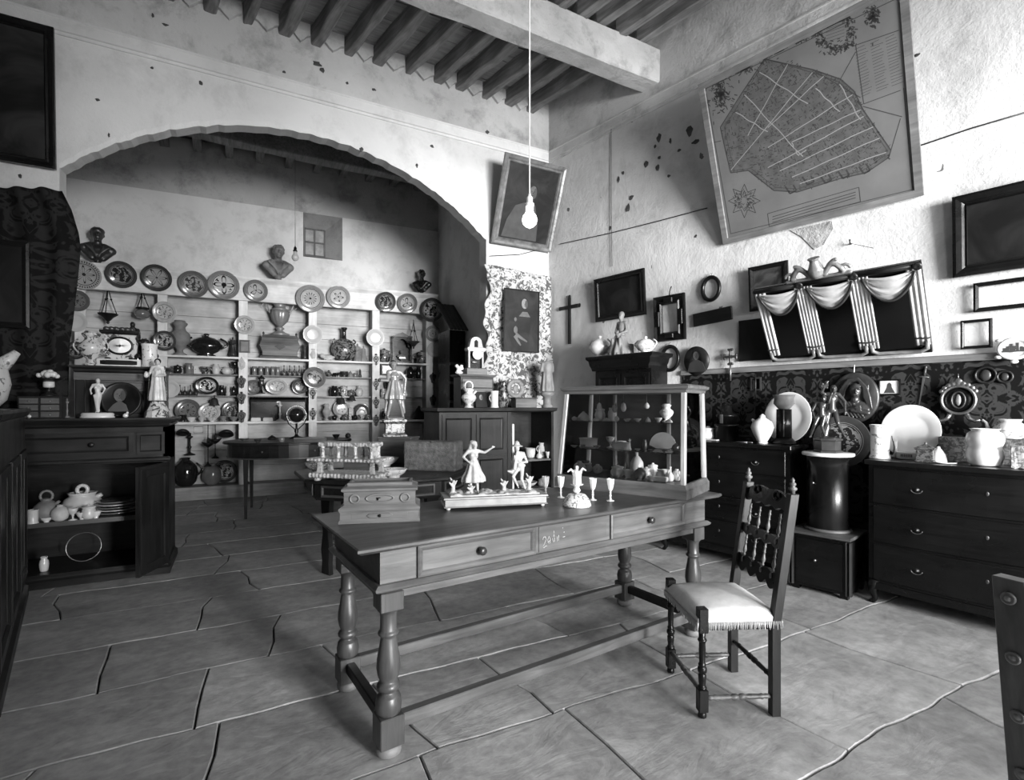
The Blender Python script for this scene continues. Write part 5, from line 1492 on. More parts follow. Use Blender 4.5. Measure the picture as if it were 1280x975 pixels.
M_DAMASK = damask('damask_hanging', .005, .034, .42, .5, 8)
M_BROC = damask('brocade_drape', .006, .02, .6, .48, 5.5)
M_FLORAL = speckle('flowered_chintz', .42, .07, 17, .54, .9)
def canvas(name, a, b, sc=3.0, seed=0):
    m, nt, bs = _nt(name); v = coords(nt, (1, 1, 1))
    n = noise(nt, v, sc, 4, .6, 1.0)
    nt.links.new(ramp(nt, n, [(.4, a), (.75, b)]), bs.inputs['Base Color']); bs.inputs['Roughness'].default_value = .4; bs.inputs['Specular IOR Level'].default_value = .25
    return m
M_CANV = canvas('blackened_canvas', .006, .022)
M_CANV2 = canvas('dark_portrait_canvas', .006, .026, 4)
FR_DARK = [(0, .0), (0, -.03), (.012, -.036), (.03, -.03), (.045, -.02), (.06, -.024), (.07, -.012), (.07, .0)]
def picture(name, label, bl, w, h, tilt, rz, fm, cm, prof=None, cat='picture', roll=0.0, back=True):
    """framed picture hanging from its bottom-left corner point; local x right, z up, front -y"""
    t = thing(name, label, cat, bl, rz, R(tilt), ry=roll)
    prof = prof or FR_DARK
    o = obj('frame', MB().frame(w, h, prof), fm, t, loc=(w / 2, 0, h / 2))
    d = prof[-1][0]
    if cm: obj('canvas', MB().box(d * .9, w - d * .9, -.008, -.002, d * .9, h - d * .9), cm, t)
    return t
# ------------------------------------------------------------------ left pier: drape and dark pictures
def drape_left():
    Y = YA - .07
    def redge(z):                                       # right edge of the cloth by height
        pts = [(1.3, 86), (1.9, 88), (2.1, 92), (2.5, 98), (2.72, 101), (2.85, 99), (3.05, 90), (3.25, 74)]
        for (a, xa), (b, xb) in zip(pts, pts[1:]):
            if z <= b: return xa + (xb - xa) * max(0, (z - a)) / (b - a)
        return 74
    def fn(u, v):
        z0 = 1.29
        zt = 3.22 - .10 * sin(min(1, u * 1.1) * pi * 1.0) * (1 - u) - .02 * u
        z = z0 + (zt - z0) * v
        xr = onY(redge(z), 400, Y).x
        x = -2.0 + (xr + 2.0) * u
        y = Y - .02 + .028 * sin(u * 26 + 2 * v) * (.5 + .5 * v) - .05 * (1 - v) * .5 - .03 * sin(5 * v + u * 7) * (1 - v) * v
        return (x, min(y, YA - .012), z)
    one('brocade_drape', 'heavy dark brocade drape hanging over the left pier', 'curtain', MB().sheet(70, 40, fn, .006), M_BROC)
drape_left()
pTL = onY(71, 213, YA - .05)
picture('large_painting', 'very dark large painting hung high above the brocade drape', pTL - Vector((.66, 0, 0)), .66, 1.16, 3, 0, M_BLACK, canvas('night_painting', .006, .05, 2.2))
pD = onY(38, 411, YA - .14)
picture('dark_painting', 'dark painting in a narrow frame hung against the brocade drape', pD - Vector((.72, 0, 0)), .72, .70, 1, 0, M_BLACK, M_CANV, [(0, 0), (0, -.02), (.02, -.025), (.045, -.015), (.045, 0)])
# ------------------------------------------------------------------ things on the left cabinet, credenza and writing cabinet
def lc(a, b, z=1.36):                                    # on the left cabinet: along from its far end, in from the front
    return left_cab.location + Vector((cos(left_cab.rotation_euler.z), sin(left_cab.rotation_euler.z), 0)) * a + Vector((sin(left_cab.rotation_euler.z), -cos(left_cab.rotation_euler.z), 0)) * b + Vector((0, 0, z))
def big_jug():
    p = lc(.42, .17); t = thing('jug', 'large white jug with a beak spout on the left cabinet', 'jug', p, R(20))
    obj('body', lathe_mb('ball', .26, .36, 24), M_MAJW, t)
    obj('spout', MB().tube([(.07, 0, .27), (.12, 0, .33), (.155, 0, .375)], [.05, .035, .022], 10), M_MAJW, t)
    obj('handle', handle(MB(), .26, .36, -1, .4, .9), M_MAJW, t)
big_jug()
cr_ = lambda x, y, off=.2: Vector((onY(x, y, CRY + off).x, CRY + off, 1.281))
def compote():
    hz = 1.28 + (521 - 495) * pxm(onY(24, 521, 5.3)) + .013
    x = onY(60, 490, 5.34).x; t = thing('flower_compote', 'dark footed dish heaped with white flowers on the nest of drawers', 'compote', (x, 5.36, hz))
    obj('stem', MB().lathe([(.05, 0), (.05, .01), (.018, .03), (.014, .06), (.03, .075)], 16), M_IRON, t)
    obj('cup', MB().lathe([(.03, .07), (.036, .075), (.036, .115), (.03, .118)], 16), M_CHINA, t)
    obj('dish', MB().lathe([(.03, .118), (.09, .135), (.095, .142), (.02, .14)], 20), M_IRON, t)
    q = random.Random(2)
    for k in range(13):
        a = q.uniform(0, 6.28); r = q.uniform(0, .06)
        obj('blossom', MB().ball((r * cos(a), r * sin(a), .165 + .03 * (1 - r / .06) + q.uniform(-.006, .006)), q.uniform(.018, .025), 8), M_CHINA, t)
compote()
pot('column_vase', 'slim little dark column vase next to the nest of drawers', 'vase', 84, 521, 8, 24, cr_, 'candle', M_TERRA, off=.3)
def venus():
    J = dict(head=(.01, -.01, .925), hL=(.055, 0, .5), aL=(.02, .0, .045), kL=(.035, -.03, .28), eL=(.17, .02, .70), wL=(.12, .03, .60), eR=(-.17, .02, .68), wR=(-.15, -.02, .60), pelvis=(.02, 0, .53), hR=(-.03, 0, .50), kR=(-.03, -.02, .28), aR=(-.035, .01, .045))
    p = cr_(122, 521, off=.12); k = pxm(p)
    t = thing('venus_statuette', 'pale nude statuette wrapped below the hips on an oval base', 'statuette', p)
    h = 50 * k; mb = MB(); human(mb, h * .86, J, female=True)
    for j in range(4): mb.tube([(-.06 * h + .03 * j * h, -.03 * h, .45 * h), (-.02 * h + .01 * j * h, -.06 * h, .28 * h), (0 + .012 * j * h, -.04 * h, .02 * h)], [.03 * h, .035 * h, .02 * h], 8)
    mb.v = [(x, y, z + .13 * h) for x, y, z in mb.v]
    obj('figure', remesh('figure', mb, h / 80, 2), M_CREAM, t)
    obj('base', MB().lathe([(.34 * h, 0), (.36 * h, .02 * h), (.33 * h, .05 * h), (.34 * h, .1 * h), (.3 * h, .13 * h)], 28, sy=.6), M_CREAM, t)
venus()
FACES = []
def portrait_disc():
    p = cr_(151, 521, off=.225); k = pxm(p); r = 20 * k
    t = thing('portrait_plaque', 'dark oval plaque with a painted head leaning on the writing cabinet', 'plaque', p + Vector((0, 0, .002)), 0, R(-12))
    obj('plaque', MB().oval(r * 1.05, r * 1.12, [(0, .0), (0, -.014), (.012, -.02), (.02, -.008), (r * .98, -.008), (r * .98, 0)], 36, r * 1.12), M_CANV2, t)
    obj('painted_bust', MB().prism([(-r * .7, r * .35), (r * .4, r * .35), (r * .25, r * .8), (-.01, r * 1.05), (-r * .4, r * .8)], -.012, -.007), mat('painted_flesh', .05, .5, bmp=0), t)
    FACES.append((t, -.012, r * 1.4, r * .42))
portrait_disc()
one('ornament', 'tiny white ornament in front of the oval plaque', 'ornament', MB().ball((0, 0, .018), (.02, .015, .018), 10).ball((.012, 0, .04), .01, 8), M_CHINA, cr_(157, 520, off=.1))
def saint():
    p = cr_(197, 521, off=.12); k = pxm(p); h = 73 * k
    t = thing('painted_saint', 'painted standing saint in a dark cloak on a tall rocky base', 'statue', p)
    b = .27 * h
    obj('base', MB().lathe([(.19 * h, 0), (.185 * h, b * .3), (.13 * h, b * .7), (.1 * h, b)], 10, smooth=False), M_MAJ, t)
    mb = MB(); hh = h - b
    human(mb, hh, dict(wL=(.02, -.13, .60), eL=(.15, -.02, .62), wR=(-.16, -.12, .60), eR=(-.17, 0, .62)), female=True)
    drape(mb, (0, 0), .02 * hh, .72 * hh, .17 * hh, .1 * hh, 7, .1)
    mb.v = [(x, y, z + b) for x, y, z in mb.v]
    fg = obj('figure', remesh('figure', mb, h / 90, 2), mat('pale_robe', .42, .35, 0, .3, 20), t)
    cl = MB().sheet(20, 14, lambda u, v: ((.2 - .05 * v) * hh * cos(pi * (u * 1.25 - .125)), (.15 - .03 * v) * hh * sin(pi * (u * 1.25 - .125)) * .9 + .0, b + .03 * hh + .8 * hh * v + .01 * sin(u * 30) * hh), .012 * hh)
    obj('cloak', cl, M_DGLAZE, t)
    obj('hair', MB().ball((0, .012 * hh, b + .945 * hh), (.07 * hh, .07 * hh, .07 * hh), 14), M_DGLAZE, t)
    obj('held_vessel', MB().lathe([(.02 * hh, 0), (.05 * hh, .03 * hh), (.04 * hh, .1 * hh), (.02 * hh, .14 * hh)], 12, (-.2 * hh, -.15 * hh, b + .55 * hh)), M_CREAM, t)
saint()
sec = lambda x, y, off=.1: Vector((onY(x, y, 5.40 + off).x, 5.40 + off, SECZ + .001))
pot('striped_jug', 'pale jug with bold dark stripes and a wide foot bowl', 'jug', 114, 458, 30, 43, sec, 'urn', M_MAJ, (-1, 1), off=.06)
def striped():
    # stripes as painted bands on the jug
    pass
def mirror_clock():
    p = sec(150, 457, off=.07); k = pxm(p)
    b = thing('inlaid_box', 'long low box with a dark inlaid front under the oval mirror', 'box', p)
    w, h = 44 * k, 9 * k
    obj('body', MB().box(-w / 2, w / 2, -.05, .07, 0, h), M_CREAM, b, bevel=.003)
    obj('inlay', MB().prism([(-w * .42, h * .25), (-w * .3, h * .18), (w * .3, h * .18), (w * .42, h * .25), (w * .42, h * .75), (w * .3, h * .82), (-w * .3, h * .82), (-w * .42, h * .75)], -.053, -.049), M_BLACK, b)
    t = thing('oval_mirror', 'white faced oval mirror in a black and white carved stand', 'mirror', p + Vector((0, .01, h)))
    r = 12 * k; H = 46 * k
    fr = [(-15 * k, 0), (15 * k, 0), (14 * k, 5 * k), (17 * k, 9 * k), (18 * k, 20 * k), (15 * k, 27 * k), (17 * k, 31 * k), (-17 * k, 31 * k), (-15 * k, 27 * k), (-18 * k, 20 * k), (-17 * k, 9 * k), (-14 * k, 5 * k)]
    obj('stand', MB().prism(fr, -.015, .02), M_MAJ, t, bevel=.003)
    obj('mirror_rim', MB().oval(14 * k, 11.5 * k, [(0, -.015), (.0, -.022), (.012, -.024), (.02, -.016), (.02, -.015)], 32, 17 * k), M_BLACK, t)
    obj('mirror_glass', MB().oval(12.8 * k, 10.4 * k, [(0, -.016), (0, -.019), (12.6 * k, -.019), (12.6 * k, -.016)], 32, 17 * k), mat('frosted_dial', .95, .3, 0, .02, bmp=0), t)
    obj('cornice', MB().stack([(31 * k, 18 * k, .03), (33 * k, 20 * k, .035), (36 * k, 20 * k, .035)]), M_BLACK, t)
    cr = MB()
    for a in (-14, -9, -4, 2, 7, 12): cr.ball((a * k, 0, 38 * k), (3.4 * k, .025, 3 * k), 10)
    obj('carved_crest', remesh('carved_crest', cr.box(-17 * k, 15 * k, -.015, .015, 35 * k, 37 * k), .006, 1), M_BRONZE, t)
    for s_ in (-1, 1): obj('foot', MB().ball((s_ * 12 * k, 0, 1.0 * k), (4 * k, .025, 2 * k), 10), M_BLACK, t)
mirror_clock()
statuette('tall black hooded figure standing behind the oval mirror', 166, 457, 58, lambda x, y: sec(x, y, off=.19), M_DGLAZE, dict(wL=(.03, -.1, .6), wR=(-.03, -.1, .6)), (.0, .8, .2, .12), vox=46)
pot('flower_pot', 'pale relief-moulded flower pot at the end of the writing cabinet', 'pot', 187, 458, 20, 29, sec, 'mug', M_MAJW, off=.05)
bust('small black bust behind the relief-moulded flower pot', 181, 457, 36, lambda x, y: sec(x, y, off=.18), 0, M_DGLAZE)
plate('dark painted dish hung low on the first post beside the drape', 95, 438, 22, onS, PM['dark'], tilt=4, off=-.03)
# ---- inside the credenza
crs = lambda x, y, off=.12: Vector((onY(x, y, CRY + off).x, CRY + off, .491))
def ring_jug(label, px, pyb, w, h, plane, m, kind='ball', ring=.22, **kw):
    p = plane(px, pyb, **kw); k = pxm(p); W, H = w * k, h * k
    t = thing('ring_handled_jug', label, 'jug', p)
    obj('body', lathe_mb(kind, W, H * .72, 22), m, t)
    obj('ring_handle', MB().tube([(W * ring * cos(2 * pi * q / 16), 0, H * .8 + W * ring * 1.1 * sin(2 * pi * q / 16)) for q in range(16)], W * .055, 8, closed=True), m, t)
    obj('spout', MB().tube([(W * .3, -.01, H * .5), (W * .5, -.02, H * .62)], [W * .08, W * .06], 8), m, t)
ring_jug('grey jug with a ring handle on the credenza shelf', 58, 634, 27, 38, crs, M_TERRA)
pot('ball_pot', 'round pale pot with a pinched top on the credenza shelf', 'pot', 75, 636, 21, 20, crs, 'ball', M_STONE, off=.05)
ring_jug('wide buff gourd-shaped jug with a loop handle at the back of the credenza shelf', 103, 627, 40, 36, crs, M_CREAM, 'jar', .13, off=.34)
for i, (x, w, h, kd, m, L) in enumerate(((41, 13, 17, 'mug', M_CREAM, 'pale beaker'), (58, 13, 6, 'bowl', M_CHINA, 'low white dish'), (91, 12, 15, 'goblet', M_CREAM, 'pale egg cup'), (103, 14, 9, 'bowl', M_MAJW, 'sprigged bowl'), (111, 18, 18, 'pot', M_CREAM, 'buff lidded pot'), (120, 12, 9, 'bowl', M_CHINA, 'white tea bowl'))):
    pot('shelf_vessel', L + ' at the front of the credenza shelf', 'pot', x, 638, w, h, crs, kd, m, off=.04)
for i in range(5):
    p = crs(146, 632, off=.22)
    one('stacked_dish', ('lowest', 'second', 'middle', 'fourth', 'topmost')[i] + ' dish of the stack on the credenza shelf', 'plate', MB().lathe([(.06, 0), (.09, .006), (.17 - .008 * i, .018), (.17 - .008 * i, .024), (.09, .012), (0, .012)], 28), M_CREAM if i % 2 else M_GGLAZE, p + Vector((0, 0, .021 * i)), group='stack of dishes in the credenza')
crb = lambda x, y, off=.12: Vector((onY(x, y, CRY + off).x, CRY + off, .101))
pot('jar', 'small white-banded jar in the bottom of the credenza', 'jar', 55, 694, 11, 18, crb, 'jar', M_CHINA)
one('hoop', 'thin metal hoop standing in the bottom of the credenza', 'hoop', MB().tube([(.115 * cos(2 * pi * q / 28), 0, .115 + .115 * sin(2 * pi * q / 28)) for q in range(28)], .004, 6, closed=True), M_PEWTER, crb(104, 697, off=.3), 0, R(-10))

# ------------------------------------------------------------------ right pier: portrait, flowered cloth, madonna
def face_on(t, x, z, r, y, m):
    """a painted head: hair, lit face, shaded cheek, brows, nose and mouth, each a flat patch of paint"""
    el = lambda cx, cz, a, b: [(x + cx + a * cos(2 * pi * k / 18), z + cz + b * sin(2 * pi * k / 18)) for k in range(18)]
    hd = obj('painted_head', MB().prism(el(0, 0, r * .7, r), y - .001, y + .003), m, t)
    obj('painted_hair', MB().prism(el(0, r * .22, r * .88, r * .98), y - .0005, y + .003), M_CANV, t)
    obj('painted_shade', MB().prism(el(r * .38, -r * .05, r * .33, r * .8), y - .0015, y + .002), mat('face_shade', .035, .5, bmp=0), hd)
    for cx, cz, a, b in ((-.28, .14, .13, .04), (.2, .14, .12, .04), (-.02, -.12, .05, .16), (-.02, -.45, .18, .045)): obj('painted_feature', MB().prism(el(cx * r, cz * r, a * r, b * r), y - .002, y + .001), M_CANV, hd)
M_FLESH = mat('old_flesh_paint', .075, .5, 0, .35, 20, bmp=0); M_FLESHL = mat('pale_flesh_paint', .17, .5, 0, .3, 20, bmp=0)
for f_ in FACES: face_on(f_[0], f_[1], f_[2], f_[3], -.010, M_FLESH)
pp = onY(613, 303, YA - .04)
pt = picture('portrait', 'portrait of a man in a gilt frame leaning out above the flowered cloth', pp, .86, 1.02, 22, 0, M_GILTD, M_CANV2, [(0, 0), (0, -.035), (.015, -.045), (.04, -.035), (.055, -.02), (.075, -.03), (.085, -.012), (.085, 0)])
face_on(pt, .46, .66, .075, -.009, M_FLESH)
obj('painted_coat', MB().prism([(.12, .1), (.62, .1), (.6, .3), (.52, .52), (.42, .55), (.25, .48), (.16, .3)], -.011, -.008), mat('painted_coat', .028, .5, 0, .5, 8, bmp=0), pt)
def chintz():
    Y = YA - .05
    xl, xr = onY(606, 400, Y).x, W0.x - .03
    def fn(u, v):
        z = 1.37 + (3.10 - 1.37) * v - .05 * u * v
        e = .03 * sin(v * 17) + .02 * sin(v * 41)
        x = xl + e * (1 - u) + (xr - xl - e * (1 - u)) * u + .01 * sin(v * 9)
        f = .028 * sin(26 * u + 3.2 * sin(3.0 * v)) * (1 - .65 * v) + .03 * sin(8 * (u - v * 1.3)) * (.3 + .7 * (1 - v))
        g_ = .045 * math.exp(-((v - (.86 - .42 * u)) / .035) ** 2) + .03 * math.exp(-((v - (.44 - .2 * abs(u - .5))) / .04) ** 2)
        return (x, Y - .045 + f - g_, z)
    one('chintz_hanging', 'crumpled flowered chintz cloth hung on the right pier', 'cloth', MB().sheet(70, 60, fn, .004), M_FLORAL)
chintz()
pm = onY(629, 439, YA - .17)
mt = picture('madonna_painting', 'unframed dark painting of a mother and child on the flowered cloth', pm, .50, .77, 1, 0, M_BLACK, M_CANV2, [(0, 0), (0, -.018), (.012, -.018), (.012, 0)])
face_on(mt, .29, .60, .062, -.009, M_FLESHL)
obj('painted_collar', MB().prism([(.21, .44), (.37, .44), (.33, .5), (.26, .5)], -.010, -.008), M_FLESH, mt)
ch = MB(); ch.ball((.16, -.009, .40), (.035, .004, .045), 12); ch.ball((.165, -.009, .27), (.05, .004, .08), 12)
ch.tube([(.17, -.009, .22), (.25, -.009, .17), (.33, -.009, .13)], [.03, .025, .014], 8, flat=1); ch.tube([(.15, -.009, .2), (.2, -.009, .13), (.24, -.009, .08)], [.03, .024, .014], 8)
ch.v = [(x, max(-.013, min(-.006, y)), z) for x, y, z in ch.v]
obj('painted_child', remesh('painted_child', ch, .006, 1), M_FLESH, mt)

# ------------------------------------------------------------------ on the sideboard
sb = lambda x, y, off=.2: Vector((onY(x, y, SBY + off).x, SBY + off, 1.356))
def bureau():
    p = sb(594, 507, off=.26); k = pxm(p); w, h = 44 * k, 41 * k
    t = thing('small_bureau', 'small dark bureau with three drawers on the sideboard', 'cabinet', p)
    obj('body', MB().box(-w / 2, w / 2, -.06, .16, 0, h - .02), M_DARK, t)
    obj('top', MB().stack([(h - .03, w / 2 + .005, .115), (h - .015, w / 2 + .03, .13), (h, w / 2 + .035, .135)], 0, .05), M_MID, t)
    for j in range(3): obj('drawer', MB().box(-w / 2 + .015, w / 2 - .015, -.07, -.05, .01 + j * (h - .05) / 3, (j + 1) * (h - .05) / 3), M_MID, t, bevel=.004)
    z = 1.356 + h + .001; pb = lambda x, off=0: Vector((onY(x, 465, SBY + .26 + off).x, SBY + .26 + off, z))
    c = thing('temple_clock', 'small temple-fronted clock with columns and an arched top on the bureau', 'clock', pb(594))
    k2 = pxm(pb(594)); W, H = 22 * k2, 46 * k2
    obj('base', MB().stack([(0, W * .62, .06), (H * .16, W * .62, .06), (H * .18, W * .56, .05)]), M_MID, c)
    for s_ in (-1, 1): obj('column', MB().lathe([(.014, H * .18), (.011, H * .22), (.011, H * .6), (.016, H * .64)], 12, (s_ * W * .42, -.02, 0)), M_STONE, c)
    obj('back', MB().box(-W * .42, W * .42, .015, .035, H * .18, H * .64), M_BLACK, c)
    obj('entablature', MB().stack([(H * .63, W * .5, .045), (H * .67, W * .56, .05), (H * .72, W * .56, .05), (H * .74, W * .46, .04)]), M_STONE, c)
    ar = [(-W * .42, H * .74), (-W * .34, H * .88)] + [(W * .34 * cos(pi - q * pi / 8), H * .88 + W * .3 * sin(q * pi / 8)) for q in range(9)] + [(W * .34, H * .88), (W * .42, H * .74), (W * .12, H * .74), (W * .12, H * .9), (0, H * .95), (-W * .12, H * .9), (-W * .12, H * .74)]
    obj('arched_top', MB().prism(ar, -.03, .03), M_STONE, c)
    obj('dial', MB().lathe([(W * .3, 0), (W * .3, .012), (W * .2, .014), (W * .19, .008), (0, .008)], 28, (W * .06, -.03, H * .55), front=True), mat('clock_dial', .55, .4, 0, .15, 30, bmp=0), c)
    obj('pendulum', MB().ball((-W * .02, -.012, H * .34), (W * .2, .006, H * .025), 10), M_BRASS, c)
    fg = MB(); q = random.Random(4)
    for j in range(12): fg.ball((q.uniform(-.035, .035), q.uniform(-.02, .02), q.uniform(.015, .10)), q.uniform(.014, .024), 8)
    one('china_group', 'little white flower-like china group beside the temple clock', 'figurine', remesh('china_group', fg.ball((0, 0, .02), (.05, .03, .02), 10), .005, 1), M_MAJW, pb(574))
bureau()
ring_jug('white painted vase with a ring on top on the sideboard', 586, 508, 19, 34, sb, M_MAJW, 'urn', .28, off=.07)
def leaning_portrait():
    p = sb(602, 508, off=.13); k = pxm(p); t = picture('small_portrait', 'tiny unframed portrait leaning between the white vase and the mug', p - Vector((8 * k, 0, 0)), 16 * k, 20 * k, -12, 0, M_BLACK, M_CANV2, [(0, 0), (0, -.01), (.008, -.01), (.008, 0)])
    face_on(t, 8 * k, 13 * k, 3.5 * k, -.009, M_FLESHL)
leaning_portrait()
pot('mug', 'white cylindrical mug on the sideboard', 'mug', 618, 508, 12, 21, sb, 'mug', M_CHINA, (-1,), off=.06)
pot('vase', 'dark flower-patterned vase beside the mug on the sideboard', 'vase', 629, 507, 16, 33, sb, 'jar', M_MAJD, off=.22)
def wreath():
    p = sb(655, 507, off=.14); k = pxm(p)
    b = thing('long_box', 'long dark wooden box carrying the carved wreath', 'box', p)
    obj('body', MB().box(-15 * k, 15 * k, -.06, .06, 0, 11 * k), M_MID, b, bevel=.003); obj('lid', MB().box(-16 * k, 16 * k, -.065, .065, 11 * k, 12.5 * k), M_DARK, b)
    mb = MB(); q = random.Random(8)
    for j in range(22):
        a = 2 * pi * j / 22
        mb.ball((10 * k * cos(a), q.uniform(-.008, .008), 11 * k + 9.5 * k * sin(a)), (2.8 * k, .022, 2.6 * k), 8)
    mb.ball((0, 0, 11 * k), (4 * k, .015, 5 * k), 12); mb.tube([(8 * k * cos(2 * pi * j / 16), 0, 11 * k + 8 * k * sin(2 * pi * j / 16)) for j in range(16)], 1.6 * k, 6, closed=True); mb.cap((0, 0, 2 * k), (0, 0, 9 * k), 1.5 * k)
    one('carved_wreath', 'dark carved wreath standing on the long wooden box', 'carving', remesh('carved_wreath', mb, .006, 1), M_TERRA, p + Vector((-12 * k, 0, 12.6 * k)))
wreath()
def torso():
    p = sb(684, 507, off=.12); k = pxm(p)
    t = thing('terracotta_torso', 'headless terracotta torso on a short column at the end of the sideboard', 'statue', p)
    obj('column', MB().lathe([(7 * k, 0), (7 * k, 2 * k), (5 * k, 4 * k), (5 * k, 13 * k), (8 * k, 15 * k), (9 * k, 18 * k), (7 * k, 20 * k)], 20), M_TERRA, t)
    mb = MB(); h = 52 * k
    mb.ball((0, 0, .62 * h), (.15 * h, .1 * h, .13 * h), 14); mb.cap((0, 0, .6 * h), (.01 * h, 0, .1 * h), .13 * h, .11 * h, 14); drape(mb, (0, 0), 0, .5 * h, .17 * h, .12 * h, 9, .1)
    for s_ in (-1, 1): mb.cap((s_ * .13 * h, 0, .66 * h), (s_ * .16 * h, .01 * h, .5 * h), .045 * h, .04 * h)
    mb.cap((0, 0, .7 * h), (.01 * h, 0, .76 * h), .045 * h, .04 * h)
    mb.v = [(x, y, z + 20 * k) for x, y, z in mb.v]
    obj('figure', remesh('figure', mb, .006, 1), M_TERRA, t)
torso()
sh1 = lambda x, y, off=.15: Vector((onY(x, y, SBY + off).x, SBY + off, SBZ1 + .001)); sh2 = lambda x, y, off=.15: Vector((onY(x, y, SBY + off).x, SBY + off, SBZ2 + .001))
for i, (x, w, h, kd, m, hd, off, L) in enumerate(((643, 12, 14, 'jar', M_TERRA, (), .3, 'dark jar behind'), (650, 13, 9, 'bowl', M_MAJ, (), .12, 'painted bowl'), (657, 12, 12, 'pot', M_TERRA, (), .32, 'lidded pot'), (663, 14, 12, 'cup', M_CREAM, (), .2, 'wide cup'), (674, 8, 11, 'bottle', M_CREAM, (), .1, 'little bottle'), (678, 15, 18, 'jar', M_STONE, (-1, 1), .22, 'two-handled jar'), (685, 8, 8, 'bowl', M_CREAM, (), .08, 'small pale bowl'))):
    pot('shelf_pot', L + ' on the open shelf of the sideboard', 'pot', x, 575, w, h, sh1, kd, m, hd, off=off)
pot('footed_dish', 'flat footed dish on the bottom shelf of the sideboard', 'dish', 657, 612, 32, 7, sh2, 'bowl', M_STONE)
pot('small_pot', 'round little pot inside the bottom shelf of the sideboard', 'pot', 677, 612, 12, 10, sh2, 'pot', M_TERRA)

# ------------------------------------------------------------------ on the octagonal table
oz = lambda x, y: onZ(x, y, OZ + .001)
def oct_boxes():
    a, b = oz(504, 588), oz(569, 590); d = (b - a); L = d.length; rz = atan2(d.y, d.x); h = .26
    t = thing('velvet_box', 'large box covered in worn velvet on the octagonal table', 'box', a, rz)
    obj('body', MB().box(0, L, 0, .22, 0, h), mat('worn_velvet', .085, .95, 0, .6, 26, bmp=.8, bscale=90, bdist=.01), t, bevel=.012)
    obj('clasp', MB().box(L * .55, L * .62, -.004, .01, h - .01, h + .006), M_BRASS, t)
    c = oz(497, 581) + Vector((0, .12, 0))
    w = thing('wooden_box', 'plain wooden box under the gilt statue', 'box', c, rz)
    k = pxm(c); W = 44 * k
    obj('body', MB().box(-W * .5, W * .5, .0, .2, 0, h - .012), M_MID, w, bevel=.004)
    obj('lid', MB().box(-W * .52, W * .52, -.01, .21, h - .012, h + .004), M_MID, w, bevel=.003)
    return c + Vector((sin(-rz) * 0, .1, h + .005)), k
STB, STK = oct_boxes()
def gilt_statue():
    k = STK; t = thing('gilt_statue', 'tall gilt statue of a striding angel-like figure on a moulded pedestal', 'statue', STB + Vector((.03, 0, 0)), R(-8))
    ph = 22 * k
    obj('pedestal', MB().stack([(0, 15 * k, 10 * k), (ph * .1, 15 * k, 10 * k), (ph * .22, 12 * k, 8 * k), (ph * .75, 12 * k, 8 * k), (ph * .85, 14.5 * k, 10 * k), (ph, 15 * k, 10 * k)]), M_CARVE, t, bevel=.004)
    h = 74 * k; mb = MB()
    J = dict(head=(-.02, -.015, .925), eL=(.19, .0, .70), wL=(.17, -.02, .50), eR=(-.12, -.08, .66), wR=(-.22, -.12, .66), kL=(.09, -.04, .28), aL=(.15, .02, .045), kR=(-.07, -.05, .28), aR=(-.12, .0, .05), sL=(.105, .01, .805))
    human(mb, h, J, female=True)
    drape(mb, (0, 0), .34 * h, .66 * h, .17 * h, .085 * h, 9, .14)
    for s_, x in ((-1, -.13), (1, .15)):
        mb.tube([(x * .4 * h, .03 * h, .5 * h), (x * .9 * h, .05 * h, .3 * h), (x * 1.2 * h, .03 * h, .1 * h)], [.05 * h, .045 * h, .015 * h], 8)
    mb.cap((.14 * h, .03 * h, .6 * h), (.2 * h, .02 * h, .42 * h), .035 * h, .025 * h)
    for a in range(9): mb.ball((-.02 * h + .055 * h * cos(a * .7), .01 * h + .04 * h * sin(a * .7), .965 * h), .024 * h, 8)
    mb.ball((0, 0, 0), (.17 * h, .1 * h, .04 * h), 14)
    mb.v = [(x, y, z + ph + .0) for x, y, z in mb.v if True]
    obj('figure', remesh('figure', mb, h / 100, 1), M_GILT, t)
    obj('torch', MB().lathe([(.012 * h, 0), (.02 * h, .1 * h), (.03 * h, .14 * h), (.05 * h, .17 * h), (.01 * h, .18 * h)], 12, (.16 * h, .02 * h, ph + .60 * h)), M_GILT, t)
    obj('hair', MB().ball((-.02 * h, .028 * h, ph + .945 * h), (.066 * h, .06 * h, .075 * h), 14), M_DARK, t)
    obj('held_flower', MB().ball((-.27 * h, -.14 * h, ph + .66 * h), .03 * h, 8), M_BRONZE, t)
gilt_statue()
